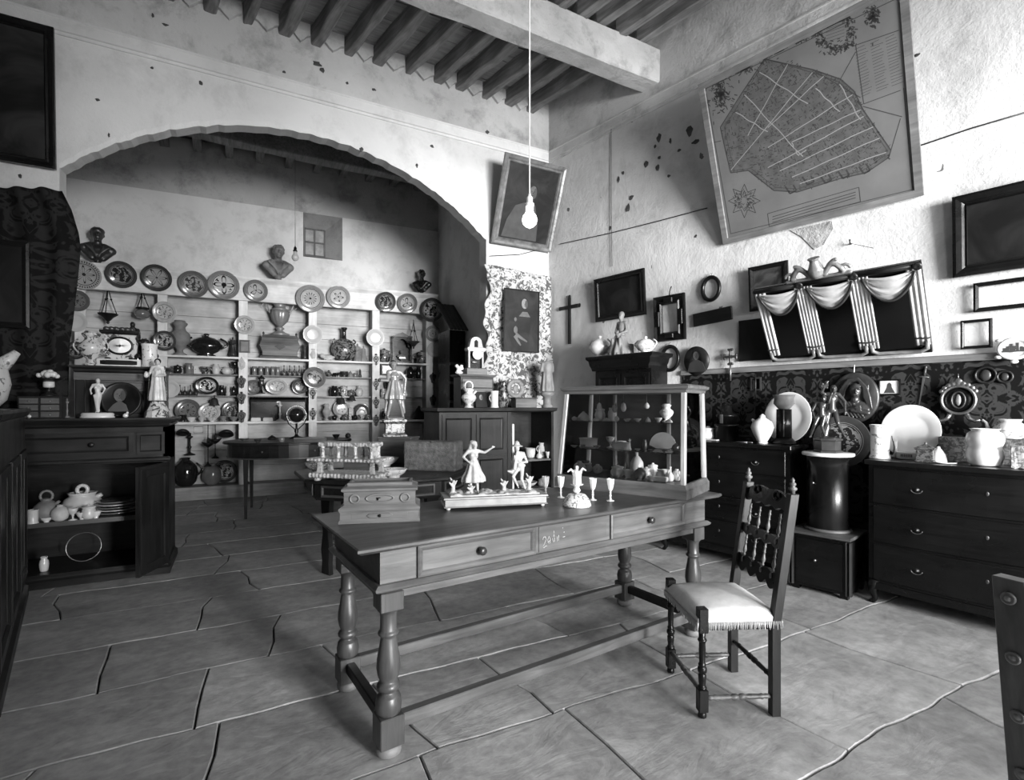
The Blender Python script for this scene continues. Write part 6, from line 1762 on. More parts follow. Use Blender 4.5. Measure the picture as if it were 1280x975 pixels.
def centrepiece():
    a, b = oz(392, 601), oz(468, 604)
    d = b - a; L = d.length; rz = atan2(d.y, d.x)
    t = thing('tiered_centrepiece', 'pale two-tiered ceramic centrepiece with beaded edges on the octagonal table', 'centrepiece', a, rz)
    dp = .2; m = speckle('beaded_ceramic', .46, .18, 30, .56, .3)
    for q, (x, y) in enumerate(((.02, .02), (L - .02, .02), (.02, dp - .02), (L - .02, dp - .02))): obj('foot', MB().lathe([(.022, 0), (.03, .012), (.02, .03)], 12, (x, y, 0)), m, t)
    def tier(z, ex, th):
        mb = MB().box(-ex, L + ex, -ex, dp + ex, z, z + th)
        n = 18
        for i in range(n + 1):
            for y in (-ex, dp + ex): mb.ball((-ex + (L + 2 * ex) * i / n, y, z + th * .5), (.014, .012, th * .62), 8)
        for i in range(8):
            for x in (-ex, L + ex): mb.ball((x, -ex + (dp + 2 * ex) * i / 7, z + th * .5), (.012, .014, th * .62), 8)
        obj('tier', remesh('tier', mb, .006, 1), m, t)
    tier(.028, .02, .035); tier(.155, .03, .022); tier(.265, -.03, .03)
    for x in (.02, L - .05):
        for y in (.01, dp - .05): obj('pillar', MB().stack([(.06, .022, .018), (.075, .016, .013), (.14, .014, .012), (.158, .024, .02)], x + .015, y + .02), m, t)
    ins = .05
    for x in (ins, L * .36, L * .64, L - ins):
        for y in (.045, dp - .045): obj('upper_pillar', MB().lathe([(.022, .175), (.014, .19), (.013, .25), (.022, .268)], 12, (x, y, 0)), m, t)
    obj('upper_end', MB().box(L - ins - .03, L - ins, .05, dp - .05, .176, .266), m, t)
    return t
centrepiece()
pot('white_dish', 'flat white footed dish behind the tiered centrepiece', 'dish', 480, 583, 40, 11, oz, 'bowl', M_CHINA)
pot('lace_basket', 'white openwork basket at the edge of the octagonal table', 'basket', 397, 590, 34, 12, oz, 'bowl', speckle('openwork_china', .68, .2, 40, .5, .3), flute=14, fl=.06)
pot('compote', 'small white patterned footed dish on the octagonal table', 'compote', 492, 597, 37, 11, oz, 'bowl', M_MAJW)
pot('cup', 'tall white cup behind the tiered centrepiece', 'cup', 466, 580, 13, 27, oz, 'mug', M_CHINA)
pot('saucer', 'little white dish between velvet box and figure group', 'dish', 572, 583, 14, 6, lambda x, y: oz(x, y), 'bowl', M_CHINA)
one('wooden_block', 'plain grey wooden box behind the tiered centrepiece', 'box', MB().box(-.11, .11, 0, .1, 0, .2), M_MID, oz(415, 586), R(4), bevel=.006)
# ------------------------------------------------------------------ on the oval table
dz = lambda x, y: onZ(x, y, DEMZ + .001)
def flat_case():
    t = thing('flat_case', 'flat dark case with a light rim on the oval table', 'box', dz(388, 553), R(-6))
    obj('body', MB().box(-.19, .19, -.1, .1, 0, .05), M_DARK, t, bevel=.004); obj('rim', MB().frame(.38, .2, [(0, 0), (0, -.006), (.015, -.006), (.015, 0)]), M_MID, t, loc=(0, 0, .05), rot=(R(-90), 0, 0))
flat_case()
def globe():
    p = dz(373, 549) + Vector((0, .25, 0)); k = pxm(p)
    t = thing('globe', 'dark glossy globe on a stand rising from the oval table', 'globe', p)
    obj('base', MB().lathe([(.09, 0), (.09, .012), (.03, .03), (.016, .06), (.028, .1), (.014, .14), (.014, .2)], 18), M_BLACK, t)
    obj('sphere', MB().ball((0, 0, .32), .105, 24), M_DGLAZE, t)
    obj('meridian', MB().tube([(.125 * cos(2 * pi * q / 28), 0, .32 + .125 * sin(2 * pi * q / 28)) for q in range(28)], .006, 6, closed=True), M_BRASS, t)
    obj('horizon_ring', MB().lathe([(.125, .315), (.145, .315), (.145, .323), (.125, .323)], 28), M_DARK, t)
    for s_ in (-1, 1): obj('strut', MB().tube([(s_ * .02, 0, .12), (s_ * .1, 0, .2), (s_ * .138, 0, .315)], .007, 6), M_BLACK, t)
globe()
for i, (x, y, w, h, kd, m, L) in enumerate(((305, 551, 14, 3, 'bowl', M_PEWTER, 'shallow pewter dish'), (322, 553, 10, 4, 'bowl', M_BRONZE, 'low bronze bowl'), (340, 549, 12, 5, 'lid', M_IRON, 'dark lid'), (352, 553, 8, 6, 'cup', M_GGLAZE, 'grey cup'), (420, 548, 10, 5, 'bowl', M_IRON, 'black bowl'), (435, 547, 8, 6, 'pot', M_BRONZE, 'bronze pot'))):
    pot('table_vessel', L + ' on the oval table', 'bowl', x, y, w, h, dz, kd, m)
# ------------------------------------------------------------------ on the long table
def casket():
    a, b = onZ(423, 656, TZ), onZ(525, 652, TZ); d = b - a; L = d.length; rz = atan2(d.y, d.x); D = .19; k = L / 104
    t = thing('walnut_casket', 'moulded walnut casket with oval panels and a keyhole on the long table', 'casket', (a + b) / 2 + Vector((0, 0, .001)), rz)
    H = 55 * k * .97
    hw, hd = L / 2, D / 2
    m = wood('pale_casket_walnut', .075, .17, .5)
    obj('base', MB().stack([(0, hw, hd), (.06 * H, hw, hd), (.1 * H, hw * .97, hd * .97), (.27 * H, hw * .97, hd * .97), (.32 * H, hw * 1.0, hd * 1.0), (.37 * H, hw * 1.0, hd * 1.0), (.42 * H, hw * .92, hd * .94)], 0, hd), m, t)
    obj('body', MB().stack([(.42 * H, hw * .91, hd * .93), (.45 * H, hw * .88, hd * .9), (.76 * H, hw * .88, hd * .9)], 0, hd), m, t)
    lid = obj('lid', MB().stack([(.76 * H, hw * .88, hd * .9), (.79 * H, hw * .94, hd * .96), (.84 * H, hw * .94, hd * .96), (.90 * H, hw * .80, hd * .76), (.93 * H, hw * .80, hd * .76)], 0, hd), m, t)
    obj('lid_frame', MB().frame(hw * 1.6, hd * 1.5, [(0, 0), (0, -.008), (.012, -.01), (.018, 0)]), m, lid, loc=(0, hd, .93 * H), rot=(R(-90), 0, 0))
    yb = hd * .1
    for x, r in ((-.62, .13), (.62, .13), (0, .36)):
        obj('panel_moulding', MB().oval(r * hw, .12 * H, [(0, 0), (0, -.005), (.004, -.007), (.009, -.004), (.009, 0)], 28, .60 * H), m, t, loc=(x * hw, yb + .001, 0))
    obj('keyhole', MB().box(-.014, .003, yb - .004, yb, .60 * H, .62 * H).box(-.014, -.006, yb - .004, yb, .55 * H, .61 * H), M_BLACK, t)
    obj('drawer', MB().box(-hw * .7, hw * .7, .002, .01, .11 * H, .26 * H), m, t, bevel=.002)
    obj('lozenge', MB().prism([(-.06, .185 * H), (-.045, .13 * H), (.045, .13 * H), (.06, .185 * H), (.045, .24 * H), (-.045, .24 * H)], -.003, .004), m, t, bevel=.002)
    obj('knob', MB().ball((0, -.006, .185 * H), .007, 10), M_BLACK, t)
casket()
def figure_group():
    a, b = onZ(556, 639, TZ), onZ(684, 633, TZ); d = b - a; L = d.length; rz = atan2(d.y, d.x); D = .20; k = pxm((a + b) / 2)
    t = thing('figurine_group', 'pale figurine group of a girl and a flute-playing boy on a long base', 'figurine', a + Vector((0, 0, .001)), rz)
    m = mat('ivory_biscuit', .36, .4, 0, .3, 26, bmp=.2); bz = .062
    for x in (.02, L - .02):
        for y in (.02, D - .02): obj('foot', MB().lathe([(.008, 0), (.012, .004), (.008, .014)], 10, (x, y, 0)), M_CHINA, t)
    obj('base', MB().stack([(.012, L / 2, D / 2), (.016, L / 2 + .004, D / 2 + .004), (.02, L / 2 - .003, D / 2 - .003), (.05, L / 2 - .003, D / 2 - .003), (.055, L / 2 + .005, D / 2 + .005), (bz, L / 2 + .003, D / 2 + .003)], L / 2, D / 2), mat('figurine_base', .24, .4, 0, .3, 14, bmp=.1), t)
    gm = MB(); q = random.Random(6)
    gm.box(.03, L - .03, .03, D - .03, bz - .005, bz + .006)
    for j in range(60): gm.ball((q.uniform(.04, L - .04), q.uniform(.035, D - .035), bz + .006), (q.uniform(.012, .03), q.uniform(.012, .025), q.uniform(.004, .014)), 8)
    for x, hh in ((.05, .09), (.145, .05), (L * .60, .075), (L * .86, .10)):
        gm.cap((x, D * .5, bz), (x + .005, D * .45, bz + hh * .8), .014, .009); gm.cap((x, D * .45, bz + hh * .5), (x - .018, D * .4, bz + hh * .75), .007, .005); gm.cap((x, D * .45, bz + hh * .4), (x + .02, D * .4, bz + hh * .85), .007, .004); gm.cap((x, D * .5, bz + hh * .75), (x - .012, D * .5, bz + hh), .007, .004)
    obj('ground', remesh('ground', gm, .004, 1), m, t)
    # the girl: hand on hip, the other arm stretched towards the boy
    gx, h = L * .30, .275
    mb = MB()
    J = dict(head=(.02, -.015, .925), eR=(-.20, .02, .70), wR=(-.09, -.05, .60), eL=(.21, -.03, .78), wL=(.33, -.07, .86), kL=(.06, -.02, .28), aL=(.08, -.02, .05))
    human(mb, h, J, sx=1.0, female=True)
    drape(mb, (0, .0), .22 * h, .64 * h, .22 * h, .075 * h, 8, .13, .85)
    mb.cap((-.03 * h, .02 * h, .97 * h), (-.07 * h, .05 * h, .82 * h), .05 * h, .04 * h); mb.ball((.0, .01 * h, .965 * h), (.075 * h, .075 * h, .05 * h), 12)
    mb.v = [(x + gx, y + D * .5, z + bz + .004) for x, y, z in mb.v]
    obj('girl', remesh('girl', mb, .0036, 1), m, t)
    bx = L * .76; mb = MB(); h = .255
    J = dict(head=(-.05, -.03, .915), neck=(-.02, 0, .84), chest=(.0, 0, .73), sL=(.10, .01, .80), sR=(-.09, -.02, .79), eL=(.17, -.03, .62), wL=(-.02, -.12, .63), eR=(-.13, -.10, .66), wR=(-.13, -.14, .72),
             pelvis=(.03, 0, .53), hL=(.07, 0, .5), hR=(-.01, 0, .5), kR=(-.14, -.06, .33), aR=(-.02, .02, .12), kL=(.05, -.04, .27), aL=(.14, 0, .05))
    human(mb, h, J)
    mb.lathe([(.13 * h, .955 * h), (.135 * h, .965 * h), (.07 * h, .985 * h), (.05 * h, 1.05 * h), (.01 * h, 1.08 * h)], 20, (-.05 * h, -.02 * h, 0))
    mb.ball((.04 * h, 0, .55 * h), (.11 * h, .09 * h, .05 * h), 12)
    mb.tube([(-.02 * h, .03 * h, .5 * h), (-.18 * h, -.02 * h, .42 * h), (-.26 * h, -.04 * h, .45 * h)], [.05 * h, .045 * h, .02 * h], 8)
    mb.v = [(x + bx, y + D * .5, z + bz + .004) for x, y, z in mb.v]
    obj('boy', remesh('boy', mb, .0036, 1), m, t)
    obj('flute', MB().tube([(bx - .06 * h, D * .5 - .115 * h, bz + .87 * h), (bx - .14 * h, D * .5 - .18 * h, bz + .50 * h)], [.007, .010], 8), M_CREAM, t)
    obj('rear_post', MB().cap((L * .73, D - .03, bz), (L * .73, D - .03, bz + .36), .007, .007), M_CREAM, t)
figure_group()
M_CRYSTAL = None
def crystal():
    m, nt, bs = _nt('cut_crystal')
    bs.inputs['Base Color'].default_value = g(.92); bs.inputs['Transmission Weight'].default_value = .55
    bs.inputs['Roughness'].default_value = .12; bs.inputs['IOR'].default_value = 1.45
    return m
M_CRYSTAL = crystal()
GOB = [(.021, 0), (.020, .002), (.006, .007), (.004, .018), (.007, .024), (.0035, .03), (.006, .036), (.004, .042), (.010, .05), (.013, .055), (.018, .075), (.021, .10), (.0195, .10), (.0165, .075), (.010, .057), (.0, .054)]
gobl = MB().lathe(GOB, 8, smooth=False).mesh('crystal_goblet'); gobl.materials.append(M_CRYSTAL)
for x, y, L in ((682, 622, 'standing alone next to the figurine group'), (701, 622, 'left of the engraved decanter'), (741, 625, 'right of the engraved decanter'), (763, 626, 'at the end of the row by the showcase')):
    p = onZ(x, y, TZ + .001); o = one('crystal_goblet', 'slender cut crystal goblet ' + L, 'goblet', gobl, None, p, group='crystal goblets on the long table'); o.scale = (1.05, 1.05, 1.22)
def decanter():
    p = onZ(721, 632, TZ + .001); k = pxm(p); t = thing('glass_compote', 'engraved glass stand with a domed foot between the goblets', 'glass stand', p)
    e = speckle('engraved_glass', .75, .2, 60, .55, .12); e.node_tree.nodes['Principled BSDF'].inputs['Transmission Weight'].default_value = .2
    obj('domed_foot', MB().lathe([(18 * k, 0), (18 * k, 2.5 * k), (15 * k, 9 * k), (11 * k, 14 * k), (9 * k, 15 * k), (3 * k, 16 * k)], 28), e, t)
    obj('stem', MB().lathe([(3 * k, 16 * k), (5 * k, 19 * k), (3 * k, 23 * k), (4 * k, 25 * k)], 12), M_CRYSTAL, t)
    obj('tray', MB().lathe([(4 * k, 25 * k), (8 * k, 26 * k), (8.5 * k, 27 * k), (4 * k, 27.5 * k)], 24), M_CRYSTAL, t)
    obj('bowl', MB().lathe([(6 * k, 27.5 * k), (5.5 * k, 36 * k), (7 * k, 44 * k), (6.4 * k, 44 * k), (5 * k, 36 * k), (0, 29 * k)], 8, smooth=False), M_CRYSTAL, t)
    for s_ in (-1, 1): obj('arm', MB().tube([(s_ * 5 * k, 0, 42 * k), (s_ * 9 * k, 0, 46 * k), (s_ * 14 * k, 0, 43 * k)], [1.6 * k, 1.4 * k, 1 * k], 8), M_CRYSTAL, t)
    obj('stopper', MB().lathe([(1.5 * k, 44 * k), (2 * k, 46 * k), (2.2 * k, 49 * k), (.5 * k, 50 * k)], 10), M_CHINA, t)
decanter()
# ------------------------------------------------------------------ curios in the showcase (its own frame: x along the front, y inwards)
def scp(x, y, z): return SCO + Vector((cos(SCR), sin(SCR), 0)) * x + Vector((-sin(SCR), cos(SCR), 0)) * y + Vector((0, 0, z))
SCN = Vector((-sin(SCR), cos(SCR), 0))
def scx(px, py, y):                                       # along-position seen at a pixel, at depth y inside
    p = onPl(px, py, SCO + SCN * y, SCN); return (p - SCO).dot(Vector((cos(SCR), sin(SCR), 0)))
def curio(label, px, py, y, z, w, h, kd, m, name='curio', cat='ornament', n=14, sy=1.0):
    x = min(max(scx(px, py, y), .06 + w / 2), SCL - .06 - w / 2)
    return one(name, label, cat, lathe_mb(kd, w, h, n, sy=sy), m, scp(x, y, z + .001), SCR)
M_CREAM2 = mat('pale_curio', .72, .3, 0, .12, 12, bmp=0)
q = random.Random(21)
Z2, Z1, Z0 = .43, .255, .08
for px, w, h, kd, m, L, nm in ((726, .085, .06, 'lid', M_CREAM2, 'shell-like stone', 'shell'), (750, .07, .09, 'pot', M_CREAM2, 'cream pointed pot', 'small_pot'), (765, .055, .085, 'jar', M_CREAM2, 'white jar', 'small_jar'), (833, .085, .11, 'urn', M_MAJW, 'tall mottled vase', 'small_vase')):
    curio(L + ' on the top glass shelf of the showcase', px, 515, .17, Z2, w, h, kd, m, nm)
for i in range(11):
    px = 706 + i * 13
    curio('little pale scrap of carving on the top glass shelf of the showcase', px, 517, .09 + .03 * (i % 2), Z2, q.uniform(.03, .06), q.uniform(.018, .032), q.choice(('lid', 'bowl', 'ball')), q.choice((M_CREAM2, M_CREAM2, M_MAJW)), 'carved_scrap').__setitem__('group', 'pale scraps on the top showcase shelf')
for px, w, h, kd, m, L, nm in ((708, .07, .05, 'bowl', M_GGLAZE, 'grey bowl'), (720, .13, .055, 'mug', M_CREAM2, 'white broad dish'), (763, .06, .07, 'goblet', M_MAJ, 'mottled goblet'), (777, .06, .045, 'bowl', M_CREAM2, 'cream bowl'), (806, .03, .06, 'jar', M_BRONZE, 'dark little jar'), (834, .05, .045, 'ball', M_DGLAZE, 'black bead')) if False else [(a, b, c, d, e, f, 'shelf_curio') for a, b, c, d, e, f in ((708, .07, .05, 'bowl', M_GGLAZE, 'grey bowl'), (720, .13, .055, 'mug', M_CREAM2, 'broad white dish'), (763, .06, .07, 'goblet', M_MAJ, 'mottled goblet'), (777, .06, .045, 'bowl', M_CREAM2, 'cream bowl'), (806, .03, .06, 'jar', M_BRONZE, 'dark little jar'), (845, .05, .045, 'ball', M_DGLAZE, 'black bead'))]:
    curio(L + ' on the lower glass shelf of the showcase', px, 545, .2 if px > 715 else .25, Z1, w, h, kd, m, nm)
def card_box():
    x = scx(776, 552, .1); t = thing('card_box', 'small white box with dark edging on the lower glass shelf of the showcase', 'box', scp(x, .1, Z1 + .001), SCR)
    obj('body', MB().box(-.05, .05, -.025, .025, 0, .036), M_CREAM2, t, bevel=.002); obj('lid', MB().box(-.053, .053, -.028, .028, .036, .046), M_CREAM2, t, bevel=.002)
card_box()
statuette('tiny white cross-armed figure on the lower glass shelf of the showcase', 787, 548, 14, lambda a, b: scp(scx(a, b, .13), .13, Z1 + .001), M_CREAM2, dict(wL=(.2, 0, .8), eL=(.18, 0, .75), wR=(-.2, 0, .8), eR=(-.18, 0, .75)), (.0, .5, .14, .08), vox=26)
o = one('half_dish', 'broken half of a grey dish standing in the showcase', 'dish', MB().prism([(.085 * cos(pi * a / 12), .02 + .085 * sin(pi * a / 12)) for a in range(13)] + [(-.04, .0), (.04, 0)], -.006, .006), M_GGLAZE, scp(scx(828, 545, .3), .3, Z1 + .001), SCR, R(-8))
for i in range(8):
    curio('little flat trinket on the lower glass shelf of the showcase', 712 + i * 17, 552, .075, Z1, q.uniform(.03, .055), q.uniform(.01, .02), 'bowl', q.choice((M_CREAM2, M_PEWTER, M_MAJ)), 'trinket').__setitem__('group', 'trinkets on the lower showcase shelf')
curio('tall white long-necked bottle on the showcase floor', 796, 600, .18, Z0, .085, .165, 'flask', M_CREAM2, 'long_necked_bottle', 'bottle')
for px, y, w, h, kd, m, L in ((703, .12, .08, .08, 'ball', M_CREAM2, 'cream ball'), (716, .2, .09, .07, 'pot', M_CREAM2, 'stone pot'), (732, .2, .08, .075, 'jar', M_MAJD, 'dark jar'), (747, .18, .07, .06, 'ball', M_MAJW, 'sprigged ball'), (772, .14, .09, .07, 'pot', M_CREAM2, 'pale lidded pot'), (785, .1, .07, .05, 'bowl', M_CREAM2, 'stone bowl'), (800, .09, .08, .07, 'ball', M_GGLAZE, 'grey globe'), (808, .16, .07, .07, 'pot', M_CREAM2, 'white lidded pot'), (816, .22, .07, .09, 'pot', M_CREAM2, 'tall cream pot'), (825, .16, .05, .06, 'jar', M_CREAM2, 'narrow stone jar'), (832, .14, .05, .065, 'goblet', M_CREAM2, 'white goblet'), (838, .12, .04, .085, 'bottle', M_CREAM2, 'slim bottle'), (846, .16, .06, .07, 'ball', M_MAJ, 'mottled ball')):
    curio(L + ' on the showcase floor', px, 598, y, Z0, w, h, kd, m, 'floor_curio')
one('white_plaque', 'low white slab at the front of the showcase floor', 'slab', MB().box(-.06, .06, -.02, .02, 0, .028), M_CREAM2, scp(scx(822, 603, .075), .075, Z0 + .001), SCR, bevel=.004)
def hung(label, px, py, hh, m):
    x = scx(px, py, .06 + .12); p = scp(x, .16, .60)
    t = thing('hanging_ornament', label, 'ornament', p, SCR)
    obj('thread', MB().tube([(0, 0, 0), (0, 0, -.05)], .0012, 5), M_PEWTER, t)
    obj('drop', MB().lathe([(.002, -.05), (.012, -.06), (.018, -.06 - hh * .5), (.012, -.06 - hh * .9), (.003, -.06 - hh)], 12), m, t)
hung('mottled pendant hanging at the top of the showcase', 770, 495, .055, M_MAJ); hung('slim white drop hanging beside the mottled pendant', 781, 490, .05, M_CREAM2); hung('slim pale drop hanging high in the showcase', 751, 490, .05, M_CREAM2); hung('round shiny medal hanging in the showcase', 810, 495, .03, M_CREAM2)

# ------------------------------------------------------------------ lamp bulb on its cord above the table
def bulb(label, px, py, rpx, base, cord_top, lit, d=None, m=None):
    p = base; k = pxm(p)
    t = thing('hanging_bulb', label, 'lamp', p)
    r = .042 if d is None else d
    bm, nt, bs = _nt('bulb_glass_%d' % lit)
    bs.inputs['Base Color'].default_value = g(.9 if lit else .45); bs.inputs['Roughness'].default_value = .15
    if lit: bs.inputs['Emission Color'].default_value = g(1); bs.inputs['Emission Strength'].default_value = 1.6
    obj('glass_bulb', MB().lathe([(.002, -r * 1.12), (.006, -r * 1.02), (r * .5, -r * .87), (r * .87, -r * .5), (r, 0), (r * .87, r * .5), (r * .6, r * .85), (r * .5, r * 1.1), (r * .5, r * 1.7)], 24), bm, t)
    obj('socket', MB().lathe([(r * .5, r * 1.7), (r * .58, r * 1.75), (r * .58, r * 2.1), (r * .4, r * 2.2), (r * .42, r * 2.8), (r * .2, r * 3.1), (.006, r * 3.4)], 16), M_CHINA if lit else M_IRON, t)
    obj('cord', MB().tube([(0, 0, r * 3.3), (0, 0, cord_top - p.z)], .0045 if lit else .004, 6), M_CHINA if lit else M_PEWTER, t)
bp = EYE + ray(662, 275) * 2.75
bulb('white round light bulb hanging on a long white cord over the table', 662, 275, 9.5, bp, ZC, True)
bp2 = onY(369, 322, 8.0)
bulb('unlit grey bulb hanging on a cord below the alcove beam', 369, 322, 4, bp2, 4.98, False, .05)

# ------------------------------------------------------------------ right wall: dado of dark damask
DA0, DA1, DZT = 1.95, RL - .05, 1.71
obj('damask_hanging', MB().box(0, DA1 - DA0, -.012, -.002, 0, DZT), M_DAMASK, wall_right, loc=rp(DA0, 0, 0), rot=(0, 0, RZR), label='dark damask cloth covering the lower right wall')
rail = struct('trim_3', MB().prism([(0, DZT - .02), (-.03, DZT - .02), (-.034, DZT), (-.03, DZT + .022), (-.012, DZT + .03), (0, DZT + .03)], 0, DA1 - DA0, 'yz'), wood('grey_rail', .12, .22, .6)); rail.location = rp(DA0, 0, 0); rail.rotation_euler = (0, 0, RZR)
def rpic(name, label, px_bl, w_h, tilt, fm, cm, prof=None, off=.02, cat='picture', roll=0.0):
    p = onR(px_bl[0], px_bl[1], off)
    return picture(name, label, p, w_h[0], w_h[1], tilt, RZR, fm, cm, prof, cat, roll)
rpic('dark_painting', 'black wide painting hung between the wooden cross and the square frame', (746, 403), (.70, .50), 4, M_BLACK, M_CANV, [(0, 0), (0, -.025), (.012, -.03), (.03, -.02), (.05, -.03), (.058, -.012), (.058, 0)])
def cushion_frame():
    p = onR(820, 428, .02); w, h = .36, .47
    t = thing('cushion_frame', 'empty black frame with stepped cushion mouldings showing the wall', 'frame', p, RZR, R(3))
    obj('frame', MB().frame(w, h, [(0, 0), (0, -.03), (.01, -.034), (.03, -.02), (.06, -.02), (.07, -.034), (.08, -.034), (.092, -.014), (.092, 0)]), M_BLACK, t, loc=(w / 2, 0, h / 2))
    for x, z, a, b in ((w / 2, h - .05, .1, .05), (w / 2, .05, .1, .05), (.045, h / 2, .05, .16), (w - .045, h / 2, .05, .16)):
        obj('raised_block', MB().box(x - a / 2, x + a / 2, -.042, -.01, z - b / 2, z + b / 2), M_BLACK, t, bevel=.006)
    obj('hook', MB().tube([(w / 2, -.01, h - .02), (w / 2 + .01, -.012, h + .04), (w / 2 + .03, -.01, h + .09)], .006, 6), M_IRON, t)
cushion_frame()
def oval_frame(label, px, py, wpx, hpx):
    p = onR(px, py, .012); k = pxm(p); b = hpx * k / 2; a = b * .80
    t = thing('empty_oval_frame', label, 'picture frame', p, RZR)
    obj('rim', MB().oval(a, b, [(0, 0), (0, -.018), (.01, -.026), (.025, -.024), (.036, -.01), (.036, 0)], 36), M_BLACK, t)
    obj('ring', MB().tube([(.012 * cos(2 * pi * q_ / 10), -.008, b + .008 + .012 * sin(2 * pi * q_ / 10)) for q_ in range(10)], .003, 5, closed=True), M_BRASS, t)
oval_frame('empty black oval frame hung high beside the square frame', 889, 361, 28, 33); oval_frame('empty black oval frame low beside the dark oval portrait', 838, 448, 28, 34)
one('scorched_board', 'narrow scorched wooden board hung slanting under the oval frame', 'board', MB().box(0, .40, -.02, 0, 0, .13), M_DARK, onR(868, 409, .01), RZR, ry=R(-4), bevel=.004)
rpic('small_painting', 'small framed landscape half behind the curtained mirror', (938, 390), (.34, .40), 4, M_BLACK, canvas('landscape_canvas', .02, .12, 6), [(0, 0), (0, -.02), (.02, -.026), (.04, -.012), (.04, 0)])
one('bare_panel', 'unframed black panel hung behind the edge of the curtained mirror', 'board', MB().box(0, .30, -.015, 0, 0, .38), M_CANV, onR(924, 452, .01), RZR, bevel=.003)
def oval_portrait():
    p = onR(871, 451, .035); k = pxm(p); b = 18 * k; a = 16.5 * k * 1.02
    t = thing('oval_portrait', 'oval portrait of a dark-robed sitter leaning against the damask', 'picture', p, RZR, R(5))
    obj('panel', MB().oval(a, b, [(0, .0), (0, -.012), (a - .003, -.013), (a - .003, 0)], 36), M_CANV2, t)
    face_on(t, 0, .05, .042, -.014, M_FLESH)
    obj('painted_robe', MB().prism([(-.10, -.11), (.10, -.11), (.07, -.02), (.02, .01), (-.02, .01), (-.07, -.02)], -.016, -.011), mat('painted_coat', .028), t)
oval_portrait()
def cross(label, px, y0, y1, arm_y, m):
    a, b = onR(px, y0, .012), onR(px, y1, .012); H = a.z - b.z; za = onR(px, arm_y, .012).z - b.z
    t = thing('crucifix', label, 'cross', b, RZR); w = .022
    obj('upright', MB().box(-w, w, -.012, .008, 0, H), m, t, bevel=.003); obj('crossbar', MB().box(-.155, .155, -.013, .008, za - w, za + w), m, t, bevel=.003)
    for x, z in ((-.165, za), (.165, za), (0, H + .008)): obj('end_knob', MB().ball((x, -.002, z), (.026, .012, .026), 10), m, t)
cross('plain dark wooden cross on the wall next to the flowered cloth', 712, 372, 430, 384, M_DARKZ)
def ornate_cross():
    b = onR(913, 476, .05); k = pxm(b); t = thing('ornate_cross', 'small pierced metal cross on a stem above the damask', 'cross', b, RZR)
    obj('stem', MB().tube([(0, 0, 0), (0, 0, 22 * k)], 1.2 * k, 6), M_PEWTER, t)
    mb = MB()
    for i in range(4):
        an = i * pi / 2; dx, dz_ = cos(an), sin(an); mb.cap((0, 0, 30 * k), (dx * 6 * k, 0, (30 * k + dz_ * 7 * k)), 1.6 * k, 1.6 * k)
        for j in (-1, 0, 1): mb.ball((dx * 7.5 * k - dz_ * j * 2.4 * k, 0, 30 * k + dz_ * 9 * k + dx * j * 2.4 * k), 1.8 * k, 8)
    obj('cross_head', remesh('cross_head', mb, .005, 1), M_BRONZE, t)
ornate_cross()
